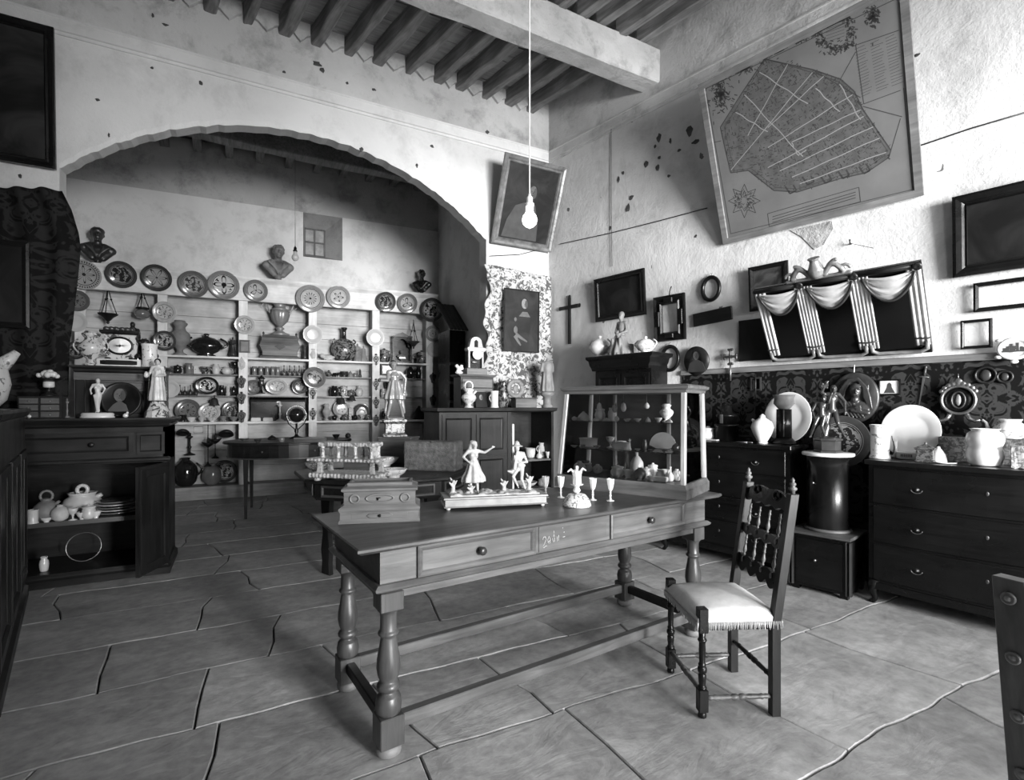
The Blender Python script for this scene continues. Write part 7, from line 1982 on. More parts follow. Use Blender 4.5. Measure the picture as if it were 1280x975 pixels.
# ------------------------------------------------------------------ the triple mirror with carved curtains
def curtain_mirror():
    p = onR(966, 452, .05); w, h = 1.11, .69
    t = thing('curtain_mirror', 'triple mirror carved with gilt curtains, swags and an urn crest', 'mirror', p, RZR, R(31))
    n = 3; bw = w / n
    obj('backing', MB().box(0, w, -.01, .02, 0, h), M_BLACK, t)
    gl, nt, bs = _nt('old_mirror'); bs.inputs['Base Color'].default_value = g(.05); bs.inputs['Metallic'].default_value = 1; bs.inputs['Roughness'].default_value = .12
    cm = mat('painted_silvered_curtain', .46, .4, .2, .25, 10, bmp=.2)
    for i in range(n):
        x0 = i * bw
        obj('mirror_glass', MB().box(x0 + .05, x0 + bw - .05, -.016, -.01, .05, h - .06), gl, t)
        # swag: stacked hanging curves
        sw = MB().sheet(18, 8, lambda u, v, x0=x0: (x0 + .03 + (bw - .06) * u, -.022 - .022 * sin(pi * u) - .012 * sin(v * 20 + 0), h - .045 - (.02 + .165 * v) * (sin(pi * u) ** .7) - .004 * v), .004)
        s_ = obj('swag', sw, cm, t)
        pts = [(x0 + .03 + (bw - .06) * u / 16, -.035 - .02 * sin(pi * u / 16), h - .055 - .185 * sin(pi * u / 16) ** .7) for u in range(17)]
        obj('rope_edge', MB().tube(pts, .010, 6), M_BRONZE, s_)
        obj('sill', MB().tube([(x0 + .015, -.028, .10), (x0 + .02, -.03, .045), (x0 + .06, -.03, .022), (x0 + bw - .06, -.03, .022), (x0 + bw - .02, -.03, .045), (x0 + bw - .015, -.028, .10)], .016, 8), M_GILTD, t)
        obj('curtain_rod', MB().tube([(x0 + .0, -.03, h - .02), (x0 + bw - .01, -.03, h - .02)], .02, 10), M_DARK, t)
        obj('rod_end', MB().lathe([(.026, 0), (.028, .01), (.018, .016), (.008, .012)], 14, (x0 + bw - .012, -.045, h - .02), front=True), M_DARK, t)
    for i in range(n + 1):
        xc = i * bw; ww = .066 if 0 < i < n else .085
        def fold(u, v, xc=xc, ww=ww, i=i):
            s0 = -1 if i > 0 else 0; s1 = 1 if i < n else 0
            return (xc + ww * (s0 + (s1 - s0) * u), -.02 - .012 * abs(sin((u * (s1 - s0)) * 9 + .3)), .07 + (h - .11) * v)
        c = obj('curtain', MB().sheet(26, 6, fold, .004), cm, t)
        obj('tieback', MB().tube([(xc - ww * (1 if i > 0 else 0), -.03, .13), (xc, -.036, .125), (xc + ww * (1 if i < n else 0), -.03, .13)], .006, 6), M_BRONZE, c)
    mb = MB(); cx = w * .44; z0 = h + .01
    mb.lathe([(.03, 0), (.05, .03), (.055, .07), (.035, .12), (.03, .14), (.045, .16)], 16, (cx, -.03, z0))
    for s_ in (-1, 1):
        mb.tube([(cx + s_ * (.05 + .13 * q_ / 9), -.03, z0 + .02 + .07 * sin(pi * q_ / 9)) for q_ in range(10)], .02, 8)
        mb.tube([(cx + s_ * (.19 + .035 * cos(q_ * .7)), -.03, z0 + .035 + .035 * sin(q_ * .7)) for q_ in range(9)], .012, 8)
        mb.tube([(cx + s_ * (.05 + .02 * q_), -.03, z0 + .03 + .09 * sin(q_ * .35)) for q_ in range(6)], .014, 8)
    mb.cap((cx - .22, -.03, z0 + .005), (cx + .22, -.03, z0 + .005), .014)
    obj('urn_crest', remesh('urn_crest', mb, .006, 1), M_GILTD, t)
    hk = onR(1064, 305, .0)
    one('wall_hook', 'iron hook with a wire holding the curtained mirror', 'hook', MB().tube([(0, 0, 0), (0, -.03, .0), (.0, -.035, .03)], .006, 6).tube([(0, -.03, 0), (.2, -.20, -.12)], .002, 5), M_IRON, hk, RZR)
curtain_mirror()
pB = rpic('large_dark_painting', 'large black painting hung at the right of the curtained mirror', (1192, 348), (.95, .56), 3, M_BLACK, M_CANV, [(0, 0), (0, -.03), (.02, -.04), (.05, -.03), (.065, -.014), (.075, -.02), (.08, 0)])
rpic('empty_picture_frame', 'empty thin black frame under the large black painting', (1217, 391), (.5, .20), 1, M_BLACK, None, [(0, 0), (0, -.015), (.012, -.02), (.028, -.012), (.028, 0)], cat='picture frame')
rpic('empty_picture_frame', 'small square empty frame above the dado rail', (1201, 437), (.165, .20), 1, M_BLACK, None, [(0, 0), (0, -.012), (.01, -.016), (.02, -.01), (.02, 0)], cat='picture frame')
def china_plaque():
    p = onR(1268, 436, .05); t = thing('china_plaque', 'white china plaque with a painted townscape and scrolled ears', 'plaque', p, RZR)
    obj('plaque', MB().oval(.085, .075, [(0, 0), (0, -.016), (.012, -.022), (.02, -.014), (.083, -.016), (.083, 0)], 32), M_CHINA, t)
    tw_ = MB()
    for i, (x, hh) in enumerate(((-.045, .02), (-.03, .03), (-.014, .045), (0, .03), (.016, .05), (.034, .025), (.048, .02))): tw_.box(x - .007, x + .007, -.0165, -.014, -.012, -.012 + hh)
    tw_.box(-.06, .06, -.0165, -.014, -.022, -.012)
    obj('painted_town', tw_, M_INK, t)
    for x, z in ((-.075, -.05), (.075, -.05), (0, -.085), (-.07, .06), (.07, .06)): obj('scroll', MB().ball((x, -.008, z), (.022, .01, .013), 10), M_CHINA, t)
china_plaque()
# ---- things hung on the damask
def medallion(label, px, py, r):
    p = onR(px, py, .013); t = thing('medallion', label, 'medallion', p, RZR)
    obj('rim', MB().oval(r, r, [(0, 0), (0, -.012), (.008, -.018), (.016, -.008), (.016, 0)], 28), M_DARK, t); obj('relief', MB().ball((0, -.004, 0), (r * .5, .01, r * .65), 14), M_BRONZE, t)
medallion('dark round medallion on the damask beside the oval stand frame', 1232, 469, .06); medallion('smaller dark medallion at the far end of the damask', 1256, 471, .045)
def oval_stand():
    p = onR(1198, 500, .05); t = thing('oval_stand_frame', 'oval silvered frame with a leafy crest and scroll feet on the damask', 'frame', p, RZR)
    a, b = .10, .105
    obj('rim', MB().oval(a, b, [(0, 0), (0, -.016), (.008, -.022), (.018, -.016), (.02, 0)], 36), M_PEWTER, t)
    obj('field', MB().oval(a - .015, b - .015, [(0, .0), (0, -.004), (a - .018, -.004), (a - .018, 0)], 32), M_BLACK, t)
    obj('inner_rim', MB().oval(.042, .062, [(0, -.004), (0, -.012), (.006, -.016), (.012, -.01), (.012, -.004)], 28), M_BRONZE, t)
    obj('relief', MB().ball((0, -.01, 0), (.016, .008, .04), 12), M_GILTD, t)
    mb = MB()
    for i in range(9):
        an = R(30 + 15 * i); mb.ball((a * 1.05 * cos(an), -.008, b * 1.08 * sin(an) + .004), (.016, .012, .018), 8)
    mb.ball((0, -.008, b * 1.25), (.025, .012, .022), 10); mb.cap((0, -.008, b * 1.2), (0, -.008, b * 1.4), .008, .004)
    obj('crest', remesh('crest', mb, .005, 1), M_PEWTER, t)
    for s_ in (-1, 1): obj('scroll_foot', MB().tube([(s_ * .045, -.008, -b * .95), (s_ * .06, -.01, -b * 1.25), (s_ * .09, -.012, -b * 1.4), (s_ * .115, -.012, -b * 1.3)], [.014, .013, .011, .008], 8), M_PEWTER, t)
    obj('hanger', MB().tube([(0, -.008, b * 1.38), (0, -.004, b * 1.75)], .003, 5), M_BRASS, t)
oval_stand()
def photo():
    p = onR(1112, 484, .016); t = thing('small_photograph', 'small pale photograph of a figure in a thin black frame on the damask', 'photograph', p, RZR)
    obj('frame', MB().frame(.14, .12, [(0, 0), (0, -.012), (.008, -.014), (.012, -.006), (.012, 0)]), M_BLACK, t); obj('print', MB().box(-.06, .06, -.005, -.001, -.05, .05), mat('photo_paper', .6, .5, bmp=0), t)
    obj('printed_figure', MB().prism([(-.035, -.045), (.035, -.045), (.015, .0), (.012, .025), (0, .035), (-.012, .025), (-.015, .0)], -.0065, -.0045), M_INK, t)
photo()
def dagger():
    a, b = onR(1157, 460, .02), onR(1166, 510, .02); t = thing('dagger', 'slender dagger hung above the white oval platter', 'dagger', a, RZR, 0, ry=R(8))
    H = a.z - b.z
    obj('blade', MB().frus(-H, .002, .001, -.07, .007, .003), M_PEWTER, t); obj('grip', MB().lathe([(.006, -.06), (.009, -.03), (.007, 0), (.01, .008), (.003, .016)], 10), M_BRONZE, t)
    obj('guard', MB().ball((0, 0, -.065), (.032, .008, .007), 10), M_BRASS, t)
dagger()
def relief_madonna():
    p = onR(1067, 497, .07); t = thing('relief_plaque', 'dark oval relief of a veiled woman on the damask', 'relief', p, RZR)
    a, b = .165, .20
    obj('plaque', MB().oval(a, b, [(0, .04), (0, .02), (.01, .012), (a - .002, .005), (a - .002, .04)], 40), M_BRONZE, t)
    mb = MB(); mb.ball((.015, -.02, .055), (.04, .03, .058), 16); mb.ball((.02, -.032, .03), (.028, .024, .034), 12)
    mb.cap((.027, -.05, .06), (.031, -.06, .04), .005, .009, 8); mb.cap((.0, -.046, .068), (.05, -.044, .068), .007, None, 8); mb.cap((.017, -.052, .018), (.04, -.05, .018), .006, None, 8)
    for j in range(4):                                        # the veil in folds round the head and down to the arms
        o_ = .012 * j
        mb.tube([(-.10 - o_, 0, -.15 + .02 * j), (-.075 - o_, -.012, -.03), (-.055 - o_, -.015, .06), (-.02 - o_ * .4, -.012, .125 + o_ * .5), (.03, -.01, .135 + o_ * .5), (.068 + o_ * .6, -.012, .08), (.075 + o_, -.012, 0), (.11 + o_ * .3, 0, -.09)], .0085, 6)
    mb.cap((.012, -.01, -.02), (.015, -.015, .02), .03, .026); mb.ball((0, 0, -.09), (.115, .028, .075), 14)
    for j in range(5): mb.tube([(-.09 + .02 * j, -.02, -.03), (-.05 + .02 * j, -.036, -.09), (-.02 + .025 * j, -.026, -.16)], .008, 6)
    mb.cap((-.1, -.02, -.11), (.03, -.042, -.075), .02, .015); mb.cap((.1, -.02, -.12), (.0, -.04, -.10), .02, .015)
    for j in range(4): mb.cap((.03, -.048, -.068 - .009 * j), (.062, -.046, -.062 - .011 * j), .006, .004, 6)
    mb.box(-.1, .1, .005, .02, -.12, .1)
    obj('veiled_woman', remesh('veiled_woman', mb, .0045, 1), M_BRONZE, t)
    obj('hanger', MB().tube([(0, .01, b), (0, .02, b + .06)], .004, 5), M_CREAM, t)
relief_madonna()
def ornament_frame():
    p = onR(945, 480, .02); t = thing('cross_frame', 'thin pewter frame with a hanging cross on the damask', 'frame', p, RZR)
    obj('frame', MB().frame(.10, .12, [(0, 0), (0, -.01), (.012, -.012), (.014, 0)]), M_BRONZE, t)
    obj('chain', MB().tube([(.0, -.012, .09), (.002, -.014, .0), (.0, -.012, -.16)], .007, 6), M_IRON, t)
ornament_frame()
# ------------------------------------------------------------------ on the far chest and pedestal
FZ, NZ = 1.061, 1.001
fc = lambda x, y, off=.28: Vector((*onR(x, y, off).xy, FZ)); nc = lambda x, y, off=.30: Vector((*onR(x, y, off).xy, NZ))
def wall_plate(label, px, py, wpx, hpx, off, m, zb, tilt=-9, name='platter'):
    p = onR(px, py, off); k = pxm(p); r = hpx * k / 2
    o = one(name, label, 'platter', plate_mesh(r, .6), m, Vector((p.x, p.y, zb + r * .99)), RZR, R(tilt))
    o.scale = (wpx / hpx * 1.0, 1, 1)
wall_plate('round pale platter standing behind the short column', 985, 518, 56, 64, .10, mat('pale_platter', .52, .2, 0, .1, 6, bmp=0), FZ)
wall_plate('pale dish showing behind the corner of the showcase', 868, 523, 28, 50, .14, PM['white'], FZ, name='side_dish')
wall_plate('white oval platter with a small crest on the near chest', 1138, 540, 62, 66, .09, M_CHINA, NZ)
pot('teapot', 'small white teapot with a pointed lid beside the showcase', 'teapot', 885, 549, 24, 17, fc, 'pot', M_CHINA, (1,), spout=True, rz=RZR, off=.24)
one('tray', 'flat pale tray under the small white teapot', 'tray', MB().stack([(0, .1, .06), (.004, .11, .07), (.012, .11, .07)]), M_CREAM, fc(886, 551, off=.30) - Vector((0, 0, 0)), RZR).location += Vector((0, 0, 0))
def hat_boxes():
    p = fc(908, 552, off=.22); t = thing('round_box', 'dark two-tier round leather box with a bright clasp on the far chest', 'box', p, RZR)
    obj('body', MB().lathe([(.10, 0), (.10, .13), (.105, .13), (.105, .15), (.10, .15)], 28), M_BLACKZ, t); obj('upper', MB().lathe([(.085, .15), (.085, .22), (.09, .22), (.088, .235), (.05, .25), (.045, .31), (.02, .34)], 28), M_BLACKZ, t); obj('clasp', MB().box(-.008, .012, -.107, -.085, .16, .24), M_PEWTER, t)
hat_boxes()
one('spoons', 'pair of metal spoons lying on the far chest', 'spoons', MB().tube([(-.08, 0, .006), (.04, .01, .008)], .004, 6).ball((.06, .012, .008), (.025, .012, .006), 10), M_PEWTER, fc(928, 554, off=.42), RZR)
def white_jug():
    p = fc(953, 556, off=.36); k = pxm(p); t = thing('white_jug', 'bulbous white jug with a tiny neck on the corner of the far chest', 'jug', p, RZR)
    obj('body', lathe_mb('pear', 27 * k, 35 * k, 24), M_CHINA, t); obj('spout', MB().tube([(-8 * k, 0, 26 * k), (-13 * k, 0, 30 * k)], [2.6 * k, 1.6 * k], 8), M_CHINA, t); obj('stopper', MB().lathe([(2.5 * k, 33 * k), (2.8 * k, 35 * k), (1.2 * k, 37 * k)], 10), M_CHINA, t)
white_jug()
def short_column():
    p = fc(980, 553, off=.22); k = pxm(p); t = thing('short_column', 'short dark column with a bowl-shaped capital on the far chest', 'column', p, RZR)
    obj('base', MB().lathe([(15 * k, 0), (15 * k, 2 * k), (12 * k, 4 * k), (9.5 * k, 7 * k)], 24), M_BLACK, t); obj('shaft', MB().lathe([(9 * k, 7 * k), (8.6 * k, 43 * k)], 24), M_BLACKZ, t)
    obj('bowl', MB().lathe([(6 * k, 43 * k), (8 * k, 45 * k), (12 * k, 50 * k), (11 * k, 56 * k), (13 * k, 61 * k), (11 * k, 61 * k)], 24), M_TERRA, t); obj('band', MB().tube([(3 * k, -8.6 * k, 9 * k), (3 * k, -8.3 * k, 42 * k)], .7 * k, 6), M_BRASS, t)
short_column()
def bronze_group():
    p = PEDTOP + Vector((0, 0, .001)); k = pxm(p); t = thing('bronze_group', 'dark bronze group of two entwined striding figures on the round pedestal', 'statue', p, RZR + .35)
    b = 17 * k
    obj('base', MB().lathe([(16 * k, 0), (16 * k, 2 * k), (14 * k, 3 * k), (14 * k, b * .82), (16 * k, b * .9), (16 * k, b)], 6, smooth=False), M_BRONZE, t)
    h = 68 * k; mb = MB()
    human(mb, h, dict(head=(.03, -.02, .91), eR=(-.16, -.05, .85), wR=(-.10, -.08, .98), eL=(.2, -.02, .68), wL=(.2, -.08, .52), kL=(.09, -.08, .29), aL=(.2, .02, .05), kR=(-.08, -.03, .28), aR=(-.15, .05, .05)), M=Mx((.06 * h, 0, 0)))
    human(mb, h * .82, dict(head=(.06, -.03, .90), eL=(.16, -.06, .82), wL=(.2, -.06, .95), eR=(-.18, -.04, .62), wR=(-.12, -.1, .5), kR=(-.12, -.08, .30), aR=(-.22, .0, .05), kL=(.02, -.06, .28), aL=(.06, .03, .05), hR=(-.06, 0, .5)), M=Mx((-.10 * h, -.05 * h, 0), rz=-.3))
    mb.tube([(.02 * h, .06 * h, .55 * h), (.0, .08 * h, .3 * h), (-.05 * h, .05 * h, 0)], [.05 * h, .06 * h, .05 * h], 8)
    for j in range(12): mb.ball((-.06 * h + .05 * h * cos(j * 1.3), -.06 * h + .02 * h * sin(j * 2.1), .97 * h + .04 * h * sin(j * 1.7)), .022 * h, 8)
    mb.ball((0, 0, 0), (.2 * h, .14 * h, .03 * h), 12)
    mb.v = [(x, y, z + b) for x, y, z in mb.v]
    obj('figures', remesh('figures', mb, h / 105, 1), mat('polished_bronze', .045, .28, .35, .5, 12, bmp=.2), t)
bronze_group()
def floor_dish():
    p = onR(1052, 575, .12); r = 52 * pxm(p) * .62
    one('large_dish', 'large dark dish with a pale rim standing behind the pedestal', 'dish', plate_mesh(r, .5), PM['dark'], Vector((p.x, p.y, 1.28 - .0 - r + .02)), RZR, R(-8))
floor_dish()
# ------------------------------------------------------------------ on the near chest
pot('beaker', 'tall white beaker with a flared foot on the near chest', 'beaker', 1100, 572, 25, 42, nc, 'mug', M_MAJW, off=.34)
def candle_saucer():
    p = nc(1119, 566, off=.2); t = thing('saucer_candlestick', 'white candle holder with a looped wire against the oval platter', 'candlestick', p, RZR)
    obj('saucer', MB().lathe([(.035, 0), (.05, .012), (.045, .016), (.02, .01)], 20), M_CHINA, t); obj('candle', MB().lathe([(.014, .01), (.014, .12)], 14), M_CHINA, t)
    obj('wire', MB().tube([(-.008 + .008 * sin(q_ * .6), -.018, .03 + .016 * q_) for q_ in range(9)], .003, 5), M_IRON, t)
candle_saucer()
def lattice_box():
    p = nc(1135, 568, off=.26); t = thing('pierced_dish', 'low white china dish with a pierced side on the near chest', 'dish', p, RZR)
    obj('body', MB().lathe([(.06, 0), (.075, .006), (.072, .045), (.078, .05), (.07, .05), (.062, .01), (0, .008)], 28, sy=.6), M_CHINA, t)
    for i in range(7): obj('slot', MB().box(-.03 + .01 * i - .002, -.03 + .01 * i + .002, -.046, -.04, .018, .036), M_INK, t)
lattice_box()
M_CBOX = speckle('dark_carved_wood', .10, .02, 60, .52, .5)
def carved_box():
    p = nc(1157, 574, off=.40); k = pxm(p); t = thing('carved_casket', 'little carved casket with a peaked lid at the front of the near chest', 'casket', p, RZR)
    w, h = 20 * k, 24 * k
    obj('body', MB().stack([(0, w * .5, w * .4), (h * .08, w * .5, w * .4), (h * .12, w * .43, w * .34), (h * .62, w * .43, w * .34), (h * .68, w * .52, w * .42), (h * .75, w * .52, w * .42)]), M_CBOX, t, bevel=.002)
    obj('lid', MB().stack([(h * .75, w * .46, w * .36), (h * .88, w * .2, w * .16), (h * .92, w * .1, w * .1)]), M_CBOX, t); obj('finial', MB().ball((0, 0, h * .96), .009, 8), M_CBOX, t)
carved_box()
pot('shell_cup', 'white shell-shaped cup on a saucer on the near chest', 'cup', 1173, 573, 20, 20, nc, 'lid', M_CHINA, off=.36)
one('saucer', 'thin white saucer under the shell-shaped cup', 'saucer', MB().lathe([(.04, 0), (.062, .004), (.062, .007), (.03, .005)], 24), M_CHINA, nc(1181, 575, off=.40), RZR)
for nm, L, x, y, w, h, off, m in (('stone_block', 'rough grey stone block behind the saucer', 1194, 572, 30, 30, .16, M_TERRA), ('stone_block', 'rough dark stone block carrying the teapot', 1262, 576, 44, 32, .16, M_TERRA), ('stone_block', 'small pale stone block at the end of the near chest', 1277, 592, 18, 28, .40, M_STONE)):
    p = nc(x, y, off); k = pxm(p)
    one(nm, L, 'stone', rough_box(-w * k * .5, w * k * .5, -.05, .05, 0, h * k, 5, .004, 'x', int(x)), speckle('carved_stone_%d' % x, .12 if m is M_TERRA else .4, .04 if m is M_TERRA else .15, 40, .5, .8), p, RZR, bevel=.004)
pot('double_gourd_jar', 'fat white double-bulged jar on the near chest', 'jar', 1231, 586, 42, 46, nc, 'gourd', M_CHINA, off=.36)
def shoulders():
    pass
p_ = nc(1262, 576, .16); kk = pxm(p_)
def teapot2():
    t = thing('teapot', 'white teapot with a curved spout on the dark stone block', 'teapot', p_ + Vector((0, 0, 32 * kk + .002)), RZR)
    W, H = 32 * kk, 24 * kk
    obj('body', lathe_mb('jar', W, H, 24), M_MAJW, t); obj('spout', MB().tube([(-W * .42, 0, H * .3), (-W * .62, 0, H * .45), (-W * .68, 0, H * .8), (-W * .8, 0, H * .95)], [W * .09, W * .07, W * .05, W * .045], 8), M_MAJW, t); obj('handle', handle(MB(), W, H, 1), M_MAJW, t)
teapot2()
# ------------------------------------------------------------------ on the corniced cabinet behind the showcase
tc_ = lambda x, y, off=.2: Vector((*onR(x, y, off).xy, TCZ + .001))
pot('tureen', 'plain white covered tureen on the corniced cabinet', 'tureen', 750, 443, 30, 28, tc_, 'tureen', M_CHINA, (-1, 1), rz=RZR)
pot('tureen', 'white tureen with dark sprigs on the corniced cabinet', 'tureen', 807, 440, 28, 22, tc_, 'tureen', M_MAJW, (-1, 1), rz=RZR)
def seated():
    p = tc_(777, 441); k = pxm(p); h = 56 * k; mb = MB()
    human(mb, h, dict(head=(.0, -.01, .68), neck=(0, 0, .60), chest=(0, 0, .5), waist=(0, .01, .4), pelvis=(0, .02, .3), sL=(.1, .01, .57), sR=(-.1, .01, .57), eL=(.15, -.02, .42), wL=(.06, -.12, .38), eR=(-.15, -.02, .42), wR=(-.06, -.12, .38), hL=(.06, 0, .28), hR=(-.06, 0, .28), kL=(.1, -.2, .27), kR=(-.1, -.2, .27), aL=(.1, -.2, .05), aR=(-.1, -.2, .05)))
    drape(mb, (0, -.06 * h), 0, .34 * h, .26 * h, .12 * h, 9, .12, .9); mb.ball((0, 0, .72 * h), (.07 * h, .07 * h, .06 * h), 12); mb.box(-.2 * h, .25 * h, -.05 * h, .12 * h, 0, .2 * h)
    mb.v = [(x, y, z * 1.28) for x, y, z in mb.v]
    one('seated_statuette', 'grey seated robed statuette between the two tureens', 'statuette', remesh('seated', mb, h / 70, 1), M_TERRA, p, RZR)
seated()
# ------------------------------------------------------------------ the big engraved town plan leaning from the wall
def town_plan():
    p = onR(905, 306, .02); w, h = 1.52, 1.42
    t = thing('town_plan', 'large framed engraved town plan leaning out from the right wall', 'map', p, RZR, R(19))
    fm = wood('grey_plan_frame', .10, .19, .8)
    obj('frame', MB().frame(w, h, [(0, .01), (0, -.018), (.05, -.018), (.055, -.01), (.055, .01)]), fm, t, loc=(w / 2, 0, h / 2))
    pm_ = mat('foxed_print_paper', .115, .85, 0, .22, 2.5, bmp=.1)
    sheet = obj('print_sheet', MB().box(.05, w - .05, -.008, .0, .05, h - .05), pm_, t)
    ink = mat('engraving_ink', .03, .85, 0, .2, bmp=0); pale = mat('bare_street_paper', .22, .85, 0, .15, 6, bmp=0)
    Rm = t.rotation_euler.to_matrix(); ex, ey, ez = Rm @ Vector((1, 0, 0)), Rm @ Vector((0, 1, 0)), Rm @ Vector((0, 0, 1))
    lvl = [-.0085]
    def P(x, y):                                              # where a photo pixel meets the sheet
        d = onPl(x, y, p, ey) - p; return min(max(d.dot(ex), .058), w - .058), min(max(d.dot(ez), .058), h - .058)
    def line(mb, pts, r=.0018):
        for a, b in zip(pts, pts[1:]):
            (x0, z0), (x1, z1) = P(*a), P(*b); dx, dz_ = x1 - x0, z1 - z0; L = sqrt(dx * dx + dz_ * dz_) or 1; nx, nz = -dz_ / L * r, dx / L * r
            y_ = lvl[0]; mb.add([(x0 + nx, y_, z0 + nz), (x1 + nx, y_, z1 + nz), (x1 - nx, y_, z1 - nz), (x0 - nx, y_, z0 - nz)], [(0, 1, 2, 3)])
    def stuff(name, mb, m): obj(name, mb, m, sheet)['kind'] = 'stuff'
    outer = [(955, 65), (1016, 87), (1051, 99), (1068, 114), (1079, 137), (1114, 188), (1111, 197), (1083, 216), (1051, 223), (997, 240), (968, 238), (936, 213), (914, 216), (908, 191), (901, 159), (928, 116)]
    def inside(u, v):
        c = False; n = len(outer)
        for i in range(n):
            (x1, y1), (x2, y2) = outer[i], outer[(i + 1) % n]
            if (y1 > v) != (y2 > v) and u < (x2 - x1) * (v - y1) / (y2 - y1) + x1: c = not c
        return c
    q_ = random.Random(12)
    tone = MB(); tone.add([(P(*o_)[0], -.0083, P(*o_)[1]) for o_ in outer], [tuple(range(len(outer)))])
    obj('town_ground', tone, mat('inked_town_ground', .07, .85, 0, .3, 12, bmp=0), sheet)
    mb = MB(); cx, cy = 1000, 160
    line(mb, outer + [outer[0]], .004); line(mb, [(cx + (x - cx) * .95, cy + (y - cy) * .95) for x, y in outer + [outer[0]]], .002)
    for s0, s1 in (((880, 108), (1118, 0)), ((884, 120), (914, 292)), ((914, 292), (1144, 236)), ((1130, 110), (1141, 236)), ((1070, 56), (1080, 130)), ((1080, 130), (1126, 113)), ((1020, 90), (1076, 122)), ((1051, 99), (1070, 65)), ((1079, 133), (1128, 146)), ((1114, 188), (1126, 148)), ((893, 178), (902, 176)), ((962, 283), (1076, 252)), ((1076, 252), (1074, 234)), ((1074, 234), (960, 267)), ((960, 267), (962, 283)), ((1066, 58), (1124, 38))):
        line(mb, [s0, s1], .0028)
    for u, v in ((990, 239), (1012, 228), (1034, 226), (1056, 220), (1082, 214)): line(mb, [(u - 8, v - 6), (u - 2, v + 3), (u + 6, v - 1), (u + 2, v - 8)], .006)
    stuff('plan_outline', mb, ink)
    blocks, streets = MB(), MB()
    for i in range(2600):
        u, v = q_.uniform(900, 1114), q_.uniform(65, 240)
        if not inside(u, v): continue
        an = R(-28) - .004 * (u - 1000) + .003 * (v - 160) + (pi / 2 if q_.random() < .4 else 0); L = q_.uniform(1.2, 4.2)
        line(blocks, [(u, v), (u + L * cos(an), v + L * sin(an))], q_.uniform(.001, .0042))
    stuff('house_blocks', blocks, ink)
    lvl[0] = -.0088
    for a, b in (((1016, 90), (914, 213)), ((931, 118), (1004, 196)), ((1076, 137), (990, 178)), ((1080, 145), (960, 210)), ((1092, 158), (975, 214)), ((1100, 172), (990, 222)), ((1108, 190), (1000, 230)), ((1050, 105), (1076, 150)), ((985, 80), (935, 170)), ((1030, 95), (960, 160)), ((1020, 110), (1050, 140)), ((950, 90), (1010, 130)), ((920, 140), (960, 165)), ((1066, 118), (960, 185)), ((990, 178), (998, 194)), ((998, 194), (1008, 188))):
        n = 12; pts = [(a[0] + (b[0] - a[0]) * k / n + .5 * sin(k * 1.1), a[1] + (b[1] - a[1]) * k / n + .5 * cos(k * 1.3)) for k in range(n + 1)]
        line(streets, [p2 for p2 in pts if inside(*p2)], .0032)
    stuff('streets', streets, pale)
    lvl[0] = -.0086; ca_ = MB()
    def tuft(cx, cy, sx, sy, n, ring=False):
        for i in range(n):
            an = q_.uniform(0, 2 * pi); rr = q_.gauss(1, .16) if ring else abs(q_.gauss(0, .55)); u, v = cx + sx * rr * cos(an), cy + sy * rr * sin(an); a2 = q_.uniform(0, pi)
            line(ca_, [(u, v), (u + 4 * cos(a2), v + 4 * sin(a2))], q_.uniform(.002, .005))
    tuft(1044, 39, 21, 22, 240, True); tuft(901, 116, 14, 26, 200); tuft(933, 82, 9, 12, 90); tuft(1091, 20, 9, 15, 110); tuft(975, 56, 10, 5, 40); tuft(1000, 48, 8, 5, 30)
    stuff('cartouche', ca_, ink)
    tx = MB()
    for j in range(17):
        for c0 in (1069, 1088, 1107): line(tx, [(c0 + j * .5, 62 + j * 3.7 - (c0 - 1069) * .36), (c0 + j * .5 + q_.uniform(11, 16), 56.5 + j * 3.7 - (c0 - 1069) * .36)], .0016)
    for j in range(3): line(tx, [(966, 271 + j * 3.5), (1070, 240 + j * 3.5)], .003)
    for j in range(6): line(tx, [(1033, 33 + j * 4), (1056, 25 + j * 4)], .0014)
    stuff('lettering_lines', tx, ink)
    st = MB(); pts = [(931 + (20 if i % 2 == 0 else 11) * cos(2 * pi * i / 16), 251 + (21 if i % 2 == 0 else 12) * sin(2 * pi * i / 16)) for i in range(17)]
    line(st, pts, .0026); line(st, [(931 + (u - 931) * .62, 251 + (v - 251) * .62) for u, v in pts], .0018)
    for i in range(90):
        an = q_.uniform(0, 2 * pi); rr = q_.uniform(3, 13); u, v = 931 + rr * cos(an), 251 + rr * sin(an); line(st, [(u, v), (u + 3 * cos(an + .6), v + 3 * sin(an + .6))], .0022)
    stuff('star_fort', st, ink)
town_plan()
# broken plaster under the plan, wires along the wall
def broken_plaster():
    P = [(988, 288), (1002, 296), (1018, 312), (1030, 306), (1042, 286), (1040, 276), (1015, 282)]
    pts = [onR(x, y, 0) for x, y in P]; c = pts[0]
    poly = [(rloc(p) - rloc(c), p.z - c.z) for p in pts]
    obj('broken_plaster', MB().prism(poly, -.006, .01), plaster('broken_plaster_rubble', .10, .5, .6, 1.0, scale=3), wall_right, loc=c, rot=(0, 0, RZR))
broken_plaster()
def wall_wire(label, pts, off=.012, r=.005):
    P = [onR(x, y, off) for x, y in pts]; c = P[0]
    one('electric_wire', label, 'wire', MB().tube([p - c for p in P], r, 6), M_IRON, c)
wall_wire('dark wire running along the wall from the corner up to the town plan', [(700, 305), (760, 292), (820, 277), (884, 260)])
wall_wire('dark wire running along the wall right of the town plan', [(1150, 182), (1215, 160), (1290, 138)])
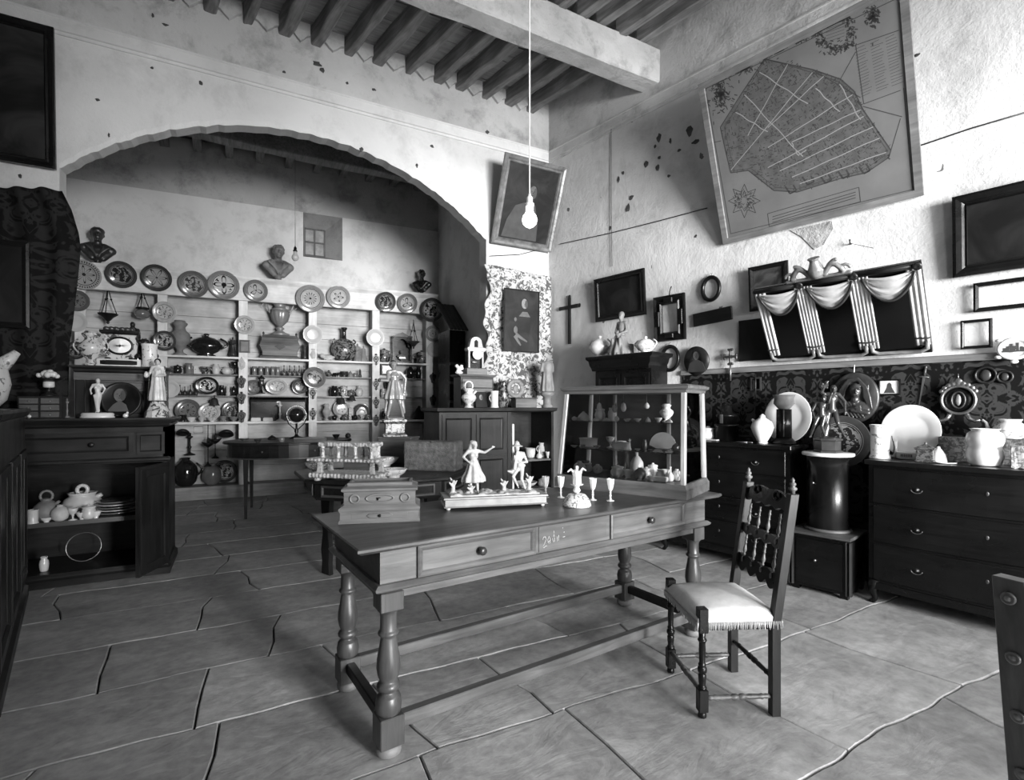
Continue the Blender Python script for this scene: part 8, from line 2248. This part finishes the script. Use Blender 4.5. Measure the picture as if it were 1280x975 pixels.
wall_wire('thin wire hanging straight down the right wall from the moulding', [(764, 158), (764, 250), (765, 333)], r=.003)
def arch_wire():
    P = [onY(x, y, YA - .03) for x, y in ((612, 320), (650, 318), (690, 308))]; c = P[0]
    one('electric_wire', 'thin wire sagging along the top of the flowered cloth', 'wire', MB().tube([p - c for p in P], .004, 6), M_IRON, c)
arch_wire()

# peeled spots and patches in the plaster, each a shallow scab of its own
M_SCAB = plaster('bare_render', .03, .10, .5, .9, scale=4)
def scab(parent, plane, px, py, w, h, seed, rz):
    q2 = random.Random(seed); c = plane(px, py); k = pxm(c); n = 11
    poly = [(w * k * .5 * q2.uniform(.55, 1.1) * cos(2 * pi * i / n), h * k * .5 * q2.uniform(.55, 1.1) * sin(2 * pi * i / n)) for i in range(n)]
    obj('peeled_spot', MB().prism(poly, -.004, .006), M_SCAB, parent, loc=c, rot=(0, 0, rz))
for i, (x, y, w, h) in enumerate(((862, 163, 10, 15), (824, 172, 8, 12), (819, 183, 4, 5), (870, 177, 12, 6), (808, 205, 9, 9), (822, 210, 6, 9), (849, 188, 6, 4), (773, 224, 5, 9), (779, 216, 5, 6), (838, 176, 4, 9), (785, 260, 7, 12), (789, 247, 9, 6), (1146, 69, 9, 4), (824, 197, 5, 5), (763, 285, 4, 6), (836, 220, 5, 4), (870, 295, 4, 4))):
    scab(wall_right, lambda a, b: onR(a, b, 0), x, y, w, h, i, RZR)
for i, (x, y, w, h) in enumerate(((396, 80, 14, 8), (403, 88, 7, 8), (467, 112, 7, 4), (434, 104, 5, 4), (207, 31, 8, 4), (191, 19, 4, 7), (609, 165, 6, 5), (355, 90, 5, 4))):
    scab(wall_arch, lambda a, b: onY(a, b, YA + .004), x, y, w, h, 40 + i, 0)
for i, (x, y, w, h) in enumerate(((251, 104, 6, 6), (190, 85, 4, 4), (122, 125, 5, 4), (25, 220, 4, 6), (452, 187, 6, 6), (521, 207, 4, 6), (540, 183, 6, 4), (136, 169, 3, 6))):
    scab(wall_arch, lambda a, b: onY(a, b, YA), x, y, w, h, 60 + i, 0)
